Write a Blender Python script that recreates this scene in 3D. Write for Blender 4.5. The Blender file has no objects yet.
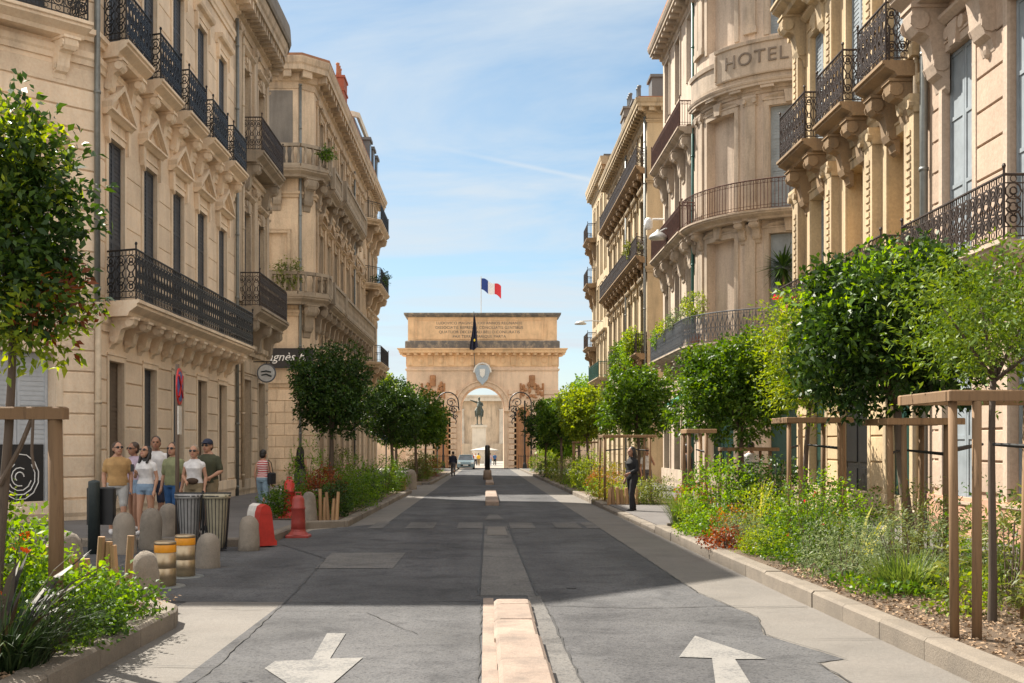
import bpy, math, random
import numpy as np
from mathutils import Vector, Matrix
R = math.radians
PI = math.pi
random.seed(7)
scene = bpy.context.scene
COL = scene.collection

# ------------------------------------------------------------------ camera
cam = bpy.data.cameras.new('camera'); cam_o = bpy.data.objects.new('camera', cam); COL.objects.link(cam_o)
cam_o.location = (0, 0, 1.58); cam_o.rotation_euler = (R(90), 0, 0)
cam.sensor_width = 36; cam.lens = 38.67; cam.shift_x = 0.0254; cam.shift_y = 0.0991
cam.clip_start = 0.1; cam.clip_end = 6000
scene.camera = cam_o
# ------------------------------------------------------------------ light
SX, SY = 0.633, -0.57            # horizontal travel of the light per metre of fall
EL = math.atan2(1, math.hypot(SX, SY)); AZ = math.atan2(-SX, -SY)
world = bpy.data.worlds.new('World'); scene.world = world; world.use_nodes = True
wn, wl = world.node_tree.nodes, world.node_tree.links
bg = wn['Background']
sky = wn.new('ShaderNodeTexSky'); sky.sky_type = 'NISHITA'; sky.sun_disc = False
sky.sun_elevation = EL; sky.sun_rotation = AZ; sky.air_density = 1.0; sky.dust_density = 0.3; sky.ozone_density = 2.5
def wnode(t, **k):
    n = wn.new(t)
    for a, v in k.items(): setattr(n, a, v)
    return n
tc = wnode('ShaderNodeTexCoord'); sep = wnode('ShaderNodeSeparateXYZ'); wl.new(tc.outputs['Generated'], sep.inputs[0])
zc = wnode('ShaderNodeMath', operation='MAXIMUM'); wl.new(sep.outputs['Z'], zc.inputs[0]); zc.inputs[1].default_value = 0.04
zo = wnode('ShaderNodeMath', operation='ADD'); wl.new(zc.outputs[0], zo.inputs[0]); zo.inputs[1].default_value = 0.12
dx = wnode('ShaderNodeMath', operation='DIVIDE'); wl.new(sep.outputs['X'], dx.inputs[0]); wl.new(zo.outputs[0], dx.inputs[1])
dy = wnode('ShaderNodeMath', operation='DIVIDE'); wl.new(sep.outputs['Y'], dy.inputs[0]); wl.new(zo.outputs[0], dy.inputs[1])
cb = wnode('ShaderNodeCombineXYZ'); wl.new(dx.outputs[0], cb.inputs[0]); wl.new(dy.outputs[0], cb.inputs[1])
mp = wnode('ShaderNodeMapping'); wl.new(cb.outputs[0], mp.inputs[0]); mp.inputs['Rotation'].default_value = (0, 0, R(28)); mp.inputs['Scale'].default_value = (0.85, 1.45, 1); mp.inputs['Location'].default_value = (1.7, 0.6, 0)
n1 = wnode('ShaderNodeTexNoise'); n1.inputs['Scale'].default_value = 0.9; n1.inputs['Detail'].default_value = 9; n1.inputs['Roughness'].default_value = 0.58; n1.inputs['Distortion'].default_value = 0.5
wl.new(mp.outputs[0], n1.inputs['Vector'])
cr = wnode('ShaderNodeValToRGB'); cr.color_ramp.elements[0].position = 0.42; cr.color_ramp.elements[0].color = (0.0, 0.0, 0.0, 1)
cr.color_ramp.elements[1].position = 0.70; cr.color_ramp.elements[1].color = (1, 1, 1, 1)
wl.new(n1.outputs[0], cr.inputs[0])
hz = wnode('ShaderNodeMapRange'); wl.new(sep.outputs['Z'], hz.inputs[0]); hz.inputs[1].default_value = 0.0; hz.inputs[2].default_value = 0.32; hz.inputs[3].default_value = 0.32; hz.inputs[4].default_value = 0.0
ad = wnode('ShaderNodeMath', operation='ADD', use_clamp=True); wl.new(cr.outputs[0], ad.inputs[0]); wl.new(hz.outputs[0], ad.inputs[1])
# only the upper hemisphere carries cloud
mx = wnode('ShaderNodeMix', data_type='RGBA'); hsv = wnode('ShaderNodeHueSaturation'); hsv.inputs['Saturation'].default_value = 1.0; hsv.inputs['Value'].default_value = 0.43; hsv.inputs['Hue'].default_value = 0.487; wl.new(sky.outputs[0], hsv.inputs['Color'])
wl.new(ad.outputs[0], mx.inputs[0]); wl.new(hsv.outputs[0], mx.inputs[6]); mx.inputs[7].default_value = (2.25, 2.48, 2.66, 1)
# brighter sky added overhead and behind the camera, unseen, to lift the shaded facades
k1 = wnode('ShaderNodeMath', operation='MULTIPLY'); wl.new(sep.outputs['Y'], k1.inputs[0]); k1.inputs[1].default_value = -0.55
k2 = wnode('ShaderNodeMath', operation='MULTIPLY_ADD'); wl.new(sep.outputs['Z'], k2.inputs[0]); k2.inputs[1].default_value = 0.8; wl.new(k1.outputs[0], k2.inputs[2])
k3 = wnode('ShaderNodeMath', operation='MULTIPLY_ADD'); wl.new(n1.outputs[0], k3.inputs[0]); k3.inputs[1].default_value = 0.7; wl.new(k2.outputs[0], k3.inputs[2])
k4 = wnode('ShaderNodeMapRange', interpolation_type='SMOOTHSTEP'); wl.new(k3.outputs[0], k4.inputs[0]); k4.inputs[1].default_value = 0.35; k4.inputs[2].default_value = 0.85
# a thin vapour trail
c1 = Vector((-46, 1100, 295)).normalized(); c2 = Vector((106, 1100, 263)).normalized(); nr = c1.cross(c2).normalized(); ax = (c2-c1).normalized()
def vdot(vec):
    d = wnode('ShaderNodeVectorMath', operation='DOT_PRODUCT'); wl.new(tc.outputs['Generated'], d.inputs[0]); d.inputs[1].default_value = vec; return d.outputs['Value']
ab = wnode('ShaderNodeMath', operation='ABSOLUTE'); wl.new(vdot(nr), ab.inputs[0])
t1 = wnode('ShaderNodeMapRange', interpolation_type='SMOOTHSTEP'); wl.new(ab.outputs[0], t1.inputs[0]); t1.inputs[1].default_value = 0.0; t1.inputs[2].default_value = 0.0032; t1.inputs[3].default_value = 0.5; t1.inputs[4].default_value = 0.0
t2 = wnode('ShaderNodeMapRange', interpolation_type='SMOOTHSTEP'); wl.new(vdot(ax), t2.inputs[0]); t2.inputs[1].default_value = ax.dot(c1)-0.03; t2.inputs[2].default_value = ax.dot(c1)+0.10; t2.inputs[3].default_value = 0.0; t2.inputs[4].default_value = 1.0
t3 = wnode('ShaderNodeMath', operation='MULTIPLY'); wl.new(t1.outputs[0], t3.inputs[0]); wl.new(t2.outputs[0], t3.inputs[1])
mt = wnode('ShaderNodeMix', data_type='RGBA'); wl.new(t3.outputs[0], mt.inputs[0]); wl.new(mx.outputs[2], mt.inputs[6]); mt.inputs[7].default_value = (2.35, 2.55, 2.7, 1); mx = mt
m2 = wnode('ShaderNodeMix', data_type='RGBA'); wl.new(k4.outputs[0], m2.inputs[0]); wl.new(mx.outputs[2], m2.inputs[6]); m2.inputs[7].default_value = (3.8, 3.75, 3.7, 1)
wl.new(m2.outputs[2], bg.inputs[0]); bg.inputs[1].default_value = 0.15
sun = bpy.data.lights.new('sun', 'SUN'); sun.energy = 5.0; sun.angle = R(0.53); sun.color = (1.0, 0.93, 0.82)
sun_o = bpy.data.objects.new('sun', sun); COL.objects.link(sun_o)
sun_o.rotation_euler = Vector((SX, SY, -1)).to_track_quat('-Z', 'Y').to_euler(); sun_o.location = (-30, 40, 60)
scene.view_settings.view_transform = 'Standard'; scene.view_settings.look = 'None'; scene.view_settings.gamma = 1
scene.view_settings.exposure = 1.15
scene.cycles.max_bounces = 8; scene.cycles.diffuse_bounces = 4; scene.cycles.transparent_max_bounces = 8

# ------------------------------------------------------------------ helpers
ORG = {}
def G(y): return -0.01 * y            # the street falls gently away
def tag(o, label=None, cat=None, group=None, kind=None):
    if label: o['label'] = label
    if cat: o['category'] = cat
    if group: o['group'] = group
    if kind: o['kind'] = kind
    return o
def empty(name, loc, label=None, cat=None, group=None, rz=0):
    o = bpy.data.objects.new(name, None); COL.objects.link(o); o.location = loc; o.rotation_euler = (0, 0, rz)
    o.empty_display_size = 0.3
    ORG[o] = Vector(loc) if rz == 0 else Vector((0, 0, 0))
    return tag(o, label, cat, group)
def link_mesh(name, me, parent=None, loc=(0, 0, 0)):
    o = bpy.data.objects.new(name, me); COL.objects.link(o); o.location = loc
    if parent is not None: o.parent = parent
    return o
def copy_tree(o, parent=None):
    c = o.copy(); COL.objects.link(c)
    if parent is not None: c.parent = parent
    for ch in list(o.children): copy_tree(ch, c)
    return c

class Frame:
    """A facade line in plan: u runs along it, n stands out to its right, z is up."""
    def __init__(s, pts):
        s.p = [Vector((a, b)) for a, b in pts]; s.u = [0.0]
        for a, b in zip(s.p, s.p[1:]): s.u.append(s.u[-1] + (b - a).length)
        nn = []
        for a, b in zip(s.p, s.p[1:]):
            d = (b - a).normalized(); nn.append(Vector((d.y, -d.x)))
        s.m = []
        for i in range(len(s.p)):
            if i == 0: s.m.append(nn[0])
            elif i == len(s.p) - 1: s.m.append(nn[-1])
            else:
                m = (nn[i-1] + nn[i]).normalized(); s.m.append(m / max(0.3, m.dot(nn[i])))
        s.L = s.u[-1]
    def P(s, u, n, z):
        i = 0
        while i < len(s.u) - 2 and u > s.u[i+1]: i += 1
        t = (u - s.u[i]) / (s.u[i+1] - s.u[i])
        a = s.p[i] + s.m[i] * n; b = s.p[i+1] + s.m[i+1] * n
        q = a + (b - a) * t
        return Vector((q.x, q.y, z))
    def cuts(s, u0, u1): return [u0] + [x for x in s.u[1:-1] if u0 + 1e-4 < x < u1 - 1e-4] + [u1]

class MB:
    def __init__(s, F=None): s.v = []; s.f = []; s.mi = []; s.sm = []; s.F = F; s.m = 0; s.smooth = False
    def P(s, u, n, z): return s.F.P(u, n, z) if s.F else Vector((u, n, z))
    def add(s, vs, fs):
        b = len(s.v); s.v.extend(tuple(v) for v in vs)
        for f in fs: s.f.append([i + b for i in f]); s.mi.append(s.m); s.sm.append(s.smooth)
    def quad(s, *p): s.add(p, [list(range(len(p)))])
    def box(s, u0, u1, n0, n1, z0, z1):
        us = s.F.cuts(u0, u1) if s.F else [u0, u1]
        prof = [(n0, z0), (n1, z0), (n1, z1), (n0, z1)]
        s.sweep(us, prof)
    def sweep(s, us, prof, du0=0, du1=0):
        vs = []; k = len(prof)
        nm = max(p[0] for p in prof) or 1
        for i, u in enumerate(us):
            for n, z in prof: vs.append(s.P(u, n, z))
        fs = []
        for i in range(len(us) - 1):
            for j in range(k):
                a = i*k + j; b = i*k + (j+1) % k
                fs.append([a, b, b + k, a + k])
        fs.append(list(range(k))[::-1]); fs.append([(len(us)-1)*k + j for j in range(k)])
        s.add(vs, fs)
    def mould(s, u0, u1, prof):
        s.sweep(s.F.cuts(u0, u1) if s.F else [u0, u1], prof)
    def plate(s, poly, n0, n1):                 # polygon in (u, z), thickened along n
        k = len(poly)
        vs = [s.P(u, n0, z) for u, z in poly] + [s.P(u, n1, z) for u, z in poly]
        s.add(vs, [list(range(k))[::-1], [k+i for i in range(k)]] + [[i, (i+1) % k, k + (i+1) % k, k+i] for i in range(k)])
    def tube(s, pts, r, k=6, cap=True):
        pts = [Vector(p) for p in pts]; n = len(pts)
        rr = r if isinstance(r, (list, tuple)) else [r]*n
        vs = []; up = None
        for i in range(n):
            d = (pts[min(i+1, n-1)] - pts[max(i-1, 0)])
            if d.length < 1e-9: d = Vector((0, 0, 1))
            d.normalize()
            if up is None: up = Vector((0, 0, 1)) if abs(d.z) < 0.9 else Vector((1, 0, 0))
            x = d.cross(up)
            if x.length < 1e-4: up = Vector((1, 0.1, 0)); x = d.cross(up)
            x.normalize(); y = x.cross(d); up = y
            for j in range(k):
                a = 2*PI*(j + 0.5)/k; vs.append(pts[i] + (x*math.cos(a) + y*math.sin(a))*rr[i])
        fs = [[i*k+j, i*k+(j+1) % k, (i+1)*k+(j+1) % k, (i+1)*k+j] for i in range(n-1) for j in range(k)]
        if cap: fs += [list(range(k))[::-1], [(n-1)*k+j for j in range(k)]]
        s.add(vs, fs)
    def lathe(s, c, prof, k=16, sx=1, sy=1):      # prof: (r, z) bottom to top about c
        vs = []
        for r, z in prof:
            for j in range(k):
                a = 2*PI*j/k; vs.append(Vector((c[0] + r*sx*math.cos(a), c[1] + r*sy*math.sin(a), c[2] + z)))
        n = len(prof)
        fs = [[i*k+j, i*k+(j+1) % k, (i+1)*k+(j+1) % k, (i+1)*k+j] for i in range(n-1) for j in range(k)]
        fs += [list(range(k))[::-1], [(n-1)*k+j for j in range(k)]]
        s.add(vs, fs)
    def ball(s, c, rx, ry, rz, k=12, m=8):
        prof = [(max(1e-3, math.sin(PI*i/m)), -math.cos(PI*i/m)) for i in range(m+1)]
        vs = []
        for r, z in prof:
            for j in range(k):
                a = 2*PI*j/k; vs.append((c[0]+rx*r*math.cos(a), c[1]+ry*r*math.sin(a), c[2]+rz*z))
        s.add(vs, [[i*k+j, i*k+(j+1) % k, (i+1)*k+(j+1) % k, (i+1)*k+j] for i in range(m) for j in range(k)])
    def rbox(s, x0, x1, y0, y1, z0, z1, c=0.02):  # box with chamfered upright and top edges
        def ring(e, z): return [(x0+e+c, y0+e, z), (x1-e-c, y0+e, z), (x1-e, y0+e+c, z), (x1-e, y1-e-c, z), (x1-e-c, y1-e, z), (x0+e+c, y1-e, z), (x0+e, y1-e-c, z), (x0+e, y0+e+c, z)]
        vs = ring(0, z0) + ring(0, z1-c) + ring(c, z1)
        fs = [[i*8+j, i*8+(j+1) % 8, (i+1)*8+(j+1) % 8, (i+1)*8+j] for i in range(2) for j in range(8)]
        fs += [list(range(8))[::-1], [16+j for j in range(8)]]
        s.add(vs, fs)
    def mesh(s, name, mats, origin=(0, 0, 0)):
        me = bpy.data.meshes.new(name)
        o = Vector(origin)
        me.from_pydata([(v[0]-o.x, v[1]-o.y, v[2]-o.z) for v in s.v], [], s.f)
        for m in (mats if isinstance(mats, (list, tuple)) else [mats]): me.materials.append(m)
        me.polygons.foreach_set('material_index', s.mi); me.polygons.foreach_set('use_smooth', s.sm)
        me.update(); return me
    def build(s, name, mats, parent=None, world=True):
        if not s.v: return None
        if world:
            a = np.array([tuple(v) for v in s.v]); lo, hi = a.min(0), a.max(0)
            org = Vector(((lo[0]+hi[0])/2, (lo[1]+hi[1])/2, lo[2]))
            me = s.mesh(name, mats, org)
            o = link_mesh(name, me, parent, org - (ORG[parent] if parent is not None else Vector((0, 0, 0))))
            ORG[o] = org
        else:
            o = link_mesh(name, s.mesh(name, mats), parent); ORG[o] = Vector((0, 0, 0))
        return o

# ------------------------------------------------------------------ materials
def newmat(name):
    m = bpy.data.materials.new(name); m.use_nodes = True
    nt = m.node_tree; return m, nt, nt.nodes, nt.links, nt.nodes['Principled BSDF']
def N(nt, t, ins=None, **k):
    n = nt.nodes.new(t)
    for a, v in k.items(): setattr(n, a, v)
    for a, v in (ins or {}).items(): n.inputs[a].default_value = v
    return n
def ramp(nt, src, stops):
    r = N(nt, 'ShaderNodeValToRGB'); e = r.color_ramp.elements
    while len(e) < len(stops): e.new(0.5)
    for x, (p, c) in zip(e, stops): x.position = p; x.color = (*c, 1)
    nt.links.new(src, r.inputs[0]); return r.outputs[0]
def c3(c, k): return tuple(min(1, x*k) for x in c)
def stone(name, c, stain=0.5, dark=(0.09, 0.08, 0.07), scale=1.0, bump=0.25, rough=0.9, streak=True):
    m, nt, n, l, b = newmat(name)
    g = N(nt, 'ShaderNodeNewGeometry')
    n1 = N(nt, 'ShaderNodeTexNoise', {'Scale': 0.55*scale, 'Detail': 7, 'Roughness': 0.65}); l.new(g.outputs['Position'], n1.inputs['Vector'])
    base = ramp(nt, n1.outputs[0], [(0.3, c3(c, 0.80)), (0.5, c), (0.72, c3(c, 1.13))])
    isl = N(nt, 'ShaderNodeMapRange', {3: 0.86, 4: 1.06}); l.new(g.outputs['Random Per Island'], isl.inputs[0]); vv = N(nt, 'ShaderNodeHueSaturation'); l.new(base, vv.inputs['Color']); l.new(isl.outputs[0], vv.inputs['Value']); base = vv.outputs[0]
    n2 = N(nt, 'ShaderNodeTexNoise', {'Scale': 16*scale, 'Detail': 5, 'Roughness': 0.7}); l.new(g.outputs['Position'], n2.inputs['Vector'])
    mx = N(nt, 'ShaderNodeMix', {0: 0.35}, data_type='RGBA', blend_type='OVERLAY'); l.new(base, mx.inputs[6]); l.new(n2.outputs[0], mx.inputs[7])
    mpv = N(nt, 'ShaderNodeMapping', {'Scale': (1.6, 1.6, 0.22 if streak else 1.2)}); l.new(g.outputs['Position'], mpv.inputs[0])
    n3 = N(nt, 'ShaderNodeTexNoise', {'Scale': 1.1, 'Detail': 8, 'Roughness': 0.72}); l.new(mpv.outputs[0], n3.inputs['Vector'])
    f = ramp(nt, n3.outputs[0], [(0.47, (0, 0, 0)), (0.78, (stain, stain, stain))])
    m2 = N(nt, 'ShaderNodeMix', data_type='RGBA'); l.new(f, m2.inputs[0]); l.new(mx.outputs[2], m2.inputs[6]); m2.inputs[7].default_value = (*dark, 1)
    l.new(m2.outputs[2], b.inputs['Base Color']); b.inputs['Roughness'].default_value = rough
    bp = N(nt, 'ShaderNodeBump', {'Strength': bump, 'Distance': 0.02}); l.new(n2.outputs[0], bp.inputs['Height']); l.new(bp.outputs[0], b.inputs['Normal'])
    return m
def plain(name, c, rough=0.6, metal=0.0, var=0.15, scale=8.0, bump=0.0, spec=0.5):
    m, nt, n, l, b = newmat(name)
    t = N(nt, 'ShaderNodeTexCoord'); n1 = N(nt, 'ShaderNodeTexNoise', {'Scale': scale, 'Detail': 5, 'Roughness': 0.6}); l.new(t.outputs['Object'], n1.inputs['Vector'])
    l.new(ramp(nt, n1.outputs[0], [(0.3, c3(c, 1-var)), (0.7, c3(c, 1+var))]), b.inputs['Base Color'])
    b.inputs['Roughness'].default_value = rough; b.inputs['Metallic'].default_value = metal; b.inputs['Specular IOR Level'].default_value = spec
    if bump:
        bp = N(nt, 'ShaderNodeBump', {'Strength': bump, 'Distance': 0.01}); l.new(n1.outputs[0], bp.inputs['Height']); l.new(bp.outputs[0], b.inputs['Normal'])
    return m
def leafmat(name, c0, c1, c2, trans=0.35, rough=0.5):
    m, nt, n, l, b = newmat(name)
    g = N(nt, 'ShaderNodeNewGeometry')
    t = N(nt, 'ShaderNodeTexNoise', {'Scale': 2.2, 'Detail': 3}); l.new(g.outputs['Position'], t.inputs['Vector'])
    ad = N(nt, 'ShaderNodeMath', operation='MULTIPLY_ADD'); l.new(t.outputs[0], ad.inputs[0]); ad.inputs[1].default_value = 0.9; 
    sc = N(nt, 'ShaderNodeMath', {1: 0.55}, operation='MULTIPLY'); l.new(g.outputs['Random Per Island'], sc.inputs[0]); 
    sb = N(nt, 'ShaderNodeMath', {1: -0.22}, operation='ADD'); l.new(sc.outputs[0], sb.inputs[0]); l.new(sb.outputs[0], ad.inputs[2])
    col = ramp(nt, ad.outputs[0], [(0.12, c0), (0.5, c1), (0.88, c2)])
    l.new(col, b.inputs['Base Color']); b.inputs['Roughness'].default_value = rough; b.inputs['Specular IOR Level'].default_value = 0.28
    tr = N(nt, 'ShaderNodeBsdfTranslucent'); l.new(col, tr.inputs[0])
    hs = N(nt, 'ShaderNodeHueSaturation', {'Hue': 0.478, 'Saturation': 1.15, 'Value': 2.0}); l.new(col, hs.inputs['Color']); l.new(hs.outputs[0], tr.inputs[0])
    mx = N(nt, 'ShaderNodeMixShader', {0: trans}); l.new(b.outputs[0], mx.inputs[1]); l.new(tr.outputs[0], mx.inputs[2])
    l.new(mx.outputs[0], n['Material Output'].inputs[0]); return m
def asphalt(name, c, patch=0.3):
    m, nt, n, l, b = newmat(name)
    g = N(nt, 'ShaderNodeNewGeometry')
    n1 = N(nt, 'ShaderNodeTexNoise', {'Scale': 0.45, 'Detail': 6, 'Roughness': 0.62}); l.new(g.outputs['Position'], n1.inputs['Vector'])
    n2 = N(nt, 'ShaderNodeTexVoronoi', {'Scale': 55}); l.new(g.outputs['Position'], n2.inputs['Vector'])
    n3 = N(nt, 'ShaderNodeTexNoise', {'Scale': 22, 'Detail': 4, 'Roughness': 0.8}); l.new(g.outputs['Position'], n3.inputs['Vector'])
    base = ramp(nt, n1.outputs[0], [(0.3, c3(c, 1-patch)), (0.5, c), (0.7, c3(c, 1+patch))])
    v = ramp(nt, n2.outputs['Color'], [(0.0, (0.38, 0.38, 0.39)), (0.45, (0.95, 0.95, 0.95)), (1.0, (1.0, 0.98, 0.95))])
    m1 = N(nt, 'ShaderNodeMix', {0: 0.7}, data_type='RGBA', blend_type='MULTIPLY'); m1.inputs[0].default_value = 0.9; l.new(base, m1.inputs[6]); l.new(v, m1.inputs[7])
    m2 = N(nt, 'ShaderNodeMix', {0: 0.3}, data_type='RGBA', blend_type='OVERLAY'); l.new(m1.outputs[2], m2.inputs[6]); l.new(n3.outputs[0], m2.inputs[7])
    mw = N(nt, 'ShaderNodeMapping', {'Scale': (1.3, 0.09, 1)}); l.new(g.outputs['Position'], mw.inputs[0])
    n4 = N(nt, 'ShaderNodeTexNoise', {'Scale': 1.0, 'Detail': 4}); l.new(mw.outputs[0], n4.inputs['Vector'])
    w = ramp(nt, n4.outputs[0], [(0.35, (0.72, 0.72, 0.73)), (0.65, (1.04, 1.04, 1.03))])
    m3 = N(nt, 'ShaderNodeMix', {0: 0.8}, data_type='RGBA', blend_type='MULTIPLY'); l.new(m2.outputs[2], m3.inputs[6]); l.new(w, m3.inputs[7])
    n5 = N(nt, 'ShaderNodeTexNoise', {'Scale': 1.4, 'Detail': 9, 'Roughness': 0.7, 'Distortion': 0.6}); l.new(g.outputs['Position'], n5.inputs['Vector'])
    m4 = N(nt, 'ShaderNodeMix', {0: 0.9}, data_type='RGBA', blend_type='MULTIPLY'); l.new(m3.outputs[2], m4.inputs[6]); l.new(ramp(nt, n5.outputs[0], [(0.36, (0.62, 0.62, 0.63)), (0.5, (1, 1, 1)), (0.72, (1.12, 1.11, 1.09))]), m4.inputs[7]); m3 = m4
    l.new(m3.outputs[2], b.inputs['Base Color']); b.inputs['Roughness'].default_value = 0.88; b.inputs['Specular IOR Level'].default_value = 0.3
    bp = N(nt, 'ShaderNodeBump', {'Strength': 0.5, 'Distance': 0.006}); l.new(n2.outputs['Distance'], bp.inputs['Height']); l.new(bp.outputs[0], b.inputs['Normal'])
    return m
def wood(name, c):
    m, nt, n, l, b = newmat(name)
    t = N(nt, 'ShaderNodeTexCoord'); mp = N(nt, 'ShaderNodeMapping', {'Scale': (22, 22, 1.6)}); l.new(t.outputs['Object'], mp.inputs[0])
    n1 = N(nt, 'ShaderNodeTexNoise', {'Scale': 1.2, 'Detail': 6, 'Roughness': 0.7, 'Distortion': 0.8}); l.new(mp.outputs[0], n1.inputs['Vector'])
    oi = N(nt, 'ShaderNodeObjectInfo')
    hs = N(nt, 'ShaderNodeHueSaturation'); l.new(ramp(nt, n1.outputs[0], [(0.25, c3(c, 0.32)), (0.45, c3(c, 0.9)), (0.62, c), (0.8, (0.26, 0.22, 0.18))]), hs.inputs['Color'])
    mr = N(nt, 'ShaderNodeMapRange', {3: 0.7, 4: 1.25}); l.new(oi.outputs['Random'], mr.inputs[0]); l.new(mr.outputs[0], hs.inputs['Value'])
    l.new(hs.outputs[0], b.inputs['Base Color']); b.inputs['Roughness'].default_value = 0.8
    bp = N(nt, 'ShaderNodeBump', {'Strength': 0.5, 'Distance': 0.01}); l.new(n1.outputs[0], bp.inputs['Height']); l.new(bp.outputs[0], b.inputs['Normal'])
    return m
def glassy(name, c, rough=0.08):
    m, nt, n, l, b = newmat(name); g = N(nt, 'ShaderNodeNewGeometry')
    n1 = N(nt, 'ShaderNodeTexNoise', {'Scale': 1.3, 'Detail': 2}); l.new(g.outputs['Position'], n1.inputs['Vector'])
    l.new(ramp(nt, n1.outputs[0], [(0.3, c3(c, 0.5)), (0.7, c3(c, 1.5))]), b.inputs['Base Color'])
    b.inputs['Roughness'].default_value = rough; b.inputs['Specular IOR Level'].default_value = 0.6
    bp = N(nt, 'ShaderNodeBump', {'Strength': 0.03, 'Distance': 0.2}); l.new(n1.outputs[0], bp.inputs['Height']); l.new(bp.outputs[0], b.inputs['Normal'])
    return m
M = {}
M['cream'] = stone('cream_stone', (0.80, 0.64, 0.47), 0.34, dark=(0.3, 0.23, 0.165))
M['cream2'] = stone('cream_trim', (0.80, 0.645, 0.475), 0.5, dark=(0.22, 0.17, 0.125))
M['grey'] = stone('weathered_stone', (0.56, 0.44, 0.31), 0.65)
M['grey2'] = stone('weathered_trim', (0.50, 0.40, 0.29), 0.9)
M['old'] = stone('old_stone', (0.62, 0.48, 0.335), 0.7)
M['old2'] = stone('old_trim', (0.52, 0.40, 0.275), 0.9)
M['patch'] = stone('grey_render', (0.20, 0.18, 0.155), 0.7, scale=2)
M['pink'] = stone('pink_stone', (0.47, 0.35, 0.26), 0.18)
M['pink2'] = stone('pink_trim', (0.50, 0.39, 0.30), 0.4)
M['pinkbase'] = stone('pink_plinth', (0.58, 0.33, 0.22), 0.3)
M['tan'] = stone('tan_stone', (0.56, 0.41, 0.235), 0.30)
M['tan2'] = stone('tan_trim', (0.52, 0.395, 0.24), 0.75)
M['tansoot'] = stone('sooty_tan_stone', (0.30, 0.20, 0.11), 0.7, scale=2)
M['oldsoot'] = stone('sooty_old_stone', (0.34, 0.28, 0.21), 0.8, scale=2)
M['hotel'] = stone('hotel_stone', (0.55, 0.44, 0.34), 0.55)
M['hotel2'] = stone('hotel_trim', (0.46, 0.37, 0.28), 0.85)
M['buff'] = stone('buff_stone', (0.54, 0.42, 0.26), 0.5)
M['buff2'] = stone('buff_trim', (0.47, 0.365, 0.23), 0.9)
M['arch'] = stone('arch_stone', (0.76, 0.55, 0.385), 0.28, scale=0.8)
M['relief'] = stone('relief_stone', (0.44, 0.21, 0.095), 0.6, scale=3)
M['arch2'] = stone('arch_orange', (0.78, 0.51, 0.29), 0.45, scale=2)
M['archdark'] = stone('lichen_stone', (0.15, 0.135, 0.12), 1.0, dark=(0.55, 0.42, 0.28), scale=5, streak=False)
M['letter'] = stone('faded_letter', (0.19, 0.15, 0.115), 0.5)
M['rubber'] = plain('rubber', (0.02, 0.02, 0.02), 0.7)
M['pale'] = stone('pale_stone', (0.62, 0.55, 0.45), 0.25)
M['zinc'] = stone('zinc', (0.13, 0.125, 0.12), 0.4, dark=(0.05, 0.05, 0.05), rough=0.6, bump=0.05)
M['soot'] = stone('sooty_stone', (0.21, 0.185, 0.155), 0.7, scale=2)
M['bollard'] = stone('bollard_stone', (0.33, 0.28, 0.225), 0.85, scale=5, bump=1.0, streak=False)
M['kerb'] = stone('kerb_stone', (0.205, 0.172, 0.135), 0.5, scale=3, bump=0.5, streak=False)
M['median'] = stone('median_stone', (0.31, 0.235, 0.185), 0.85, scale=3, bump=0.5, streak=False)
M['pave'] = stone('pavement', (0.135, 0.124, 0.117), 0.35, scale=2, bump=0.4, streak=False)
M['concrete'] = stone('concrete', (0.165, 0.150, 0.132), 0.55, dark=(0.16, 0.14, 0.12), scale=2, bump=0.5, streak=False)
M['ground'] = stone('ground', (0.30, 0.265, 0.22), 0.3, scale=0.6, streak=False)
M['asphalt'] = asphalt('asphalt', (0.100, 0.099, 0.101))
M['asphalt2'] = asphalt('asphalt_light', (0.155, 0.148, 0.14), 0.2)
M['tar'] = plain('tar', (0.035, 0.033, 0.03), 0.7)
M['paint_old'] = stone('road_paint', (0.25, 0.235, 0.215), 0.95, dark=(0.12, 0.115, 0.11), scale=5, bump=0.3, streak=False)
def worn_paint():
    m, nt, n, l, b = newmat('worn_paint'); g = N(nt, 'ShaderNodeNewGeometry')
    a = N(nt, 'ShaderNodeTexNoise', {'Scale': 38, 'Detail': 6, 'Roughness': 0.75}); l.new(g.outputs['Position'], a.inputs['Vector'])
    c = N(nt, 'ShaderNodeTexNoise', {'Scale': 3.2, 'Detail': 5, 'Roughness': 0.6}); l.new(g.outputs['Position'], c.inputs['Vector'])
    s = N(nt, 'ShaderNodeMath', {1: 0.75}, operation='MULTIPLY_ADD'); l.new(c.outputs[0], s.inputs[0]); l.new(a.outputs[0], s.inputs[2])
    l.new(ramp(nt, s.outputs[0], [(0.52, (0.235, 0.222, 0.205)), (0.86, (0.20, 0.19, 0.175)), (0.98, (0.12, 0.117, 0.113))]), b.inputs['Base Color']); b.inputs['Roughness'].default_value = 0.85
    bp = N(nt, 'ShaderNodeBump', {'Strength': 0.4, 'Distance': 0.006}); l.new(a.outputs[0], bp.inputs['Height']); l.new(bp.outputs[0], b.inputs['Normal']); return m
M['paint'] = worn_paint()
M['soil'] = stone('soil', (0.16, 0.11, 0.07), 0.6, dark=(0.07, 0.05, 0.035), scale=10, bump=1.0, streak=False)
M['iron'] = plain('wrought_iron', (0.022, 0.022, 0.024), 0.45, 0.4)
M['ironrust'] = plain('rusty_iron', (0.085, 0.036, 0.024), 0.7, 0.2, 0.4)
M['ironbrown'] = plain('brown_iron', (0.050, 0.036, 0.030), 0.6, 0.3, 0.4)
M['irongrey'] = plain('grey_painted_iron', (0.11, 0.12, 0.135), 0.5, 0.2)
M['irongreen'] = plain('green_painted_iron', (0.02, 0.09, 0.075), 0.5, 0.2)
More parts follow.
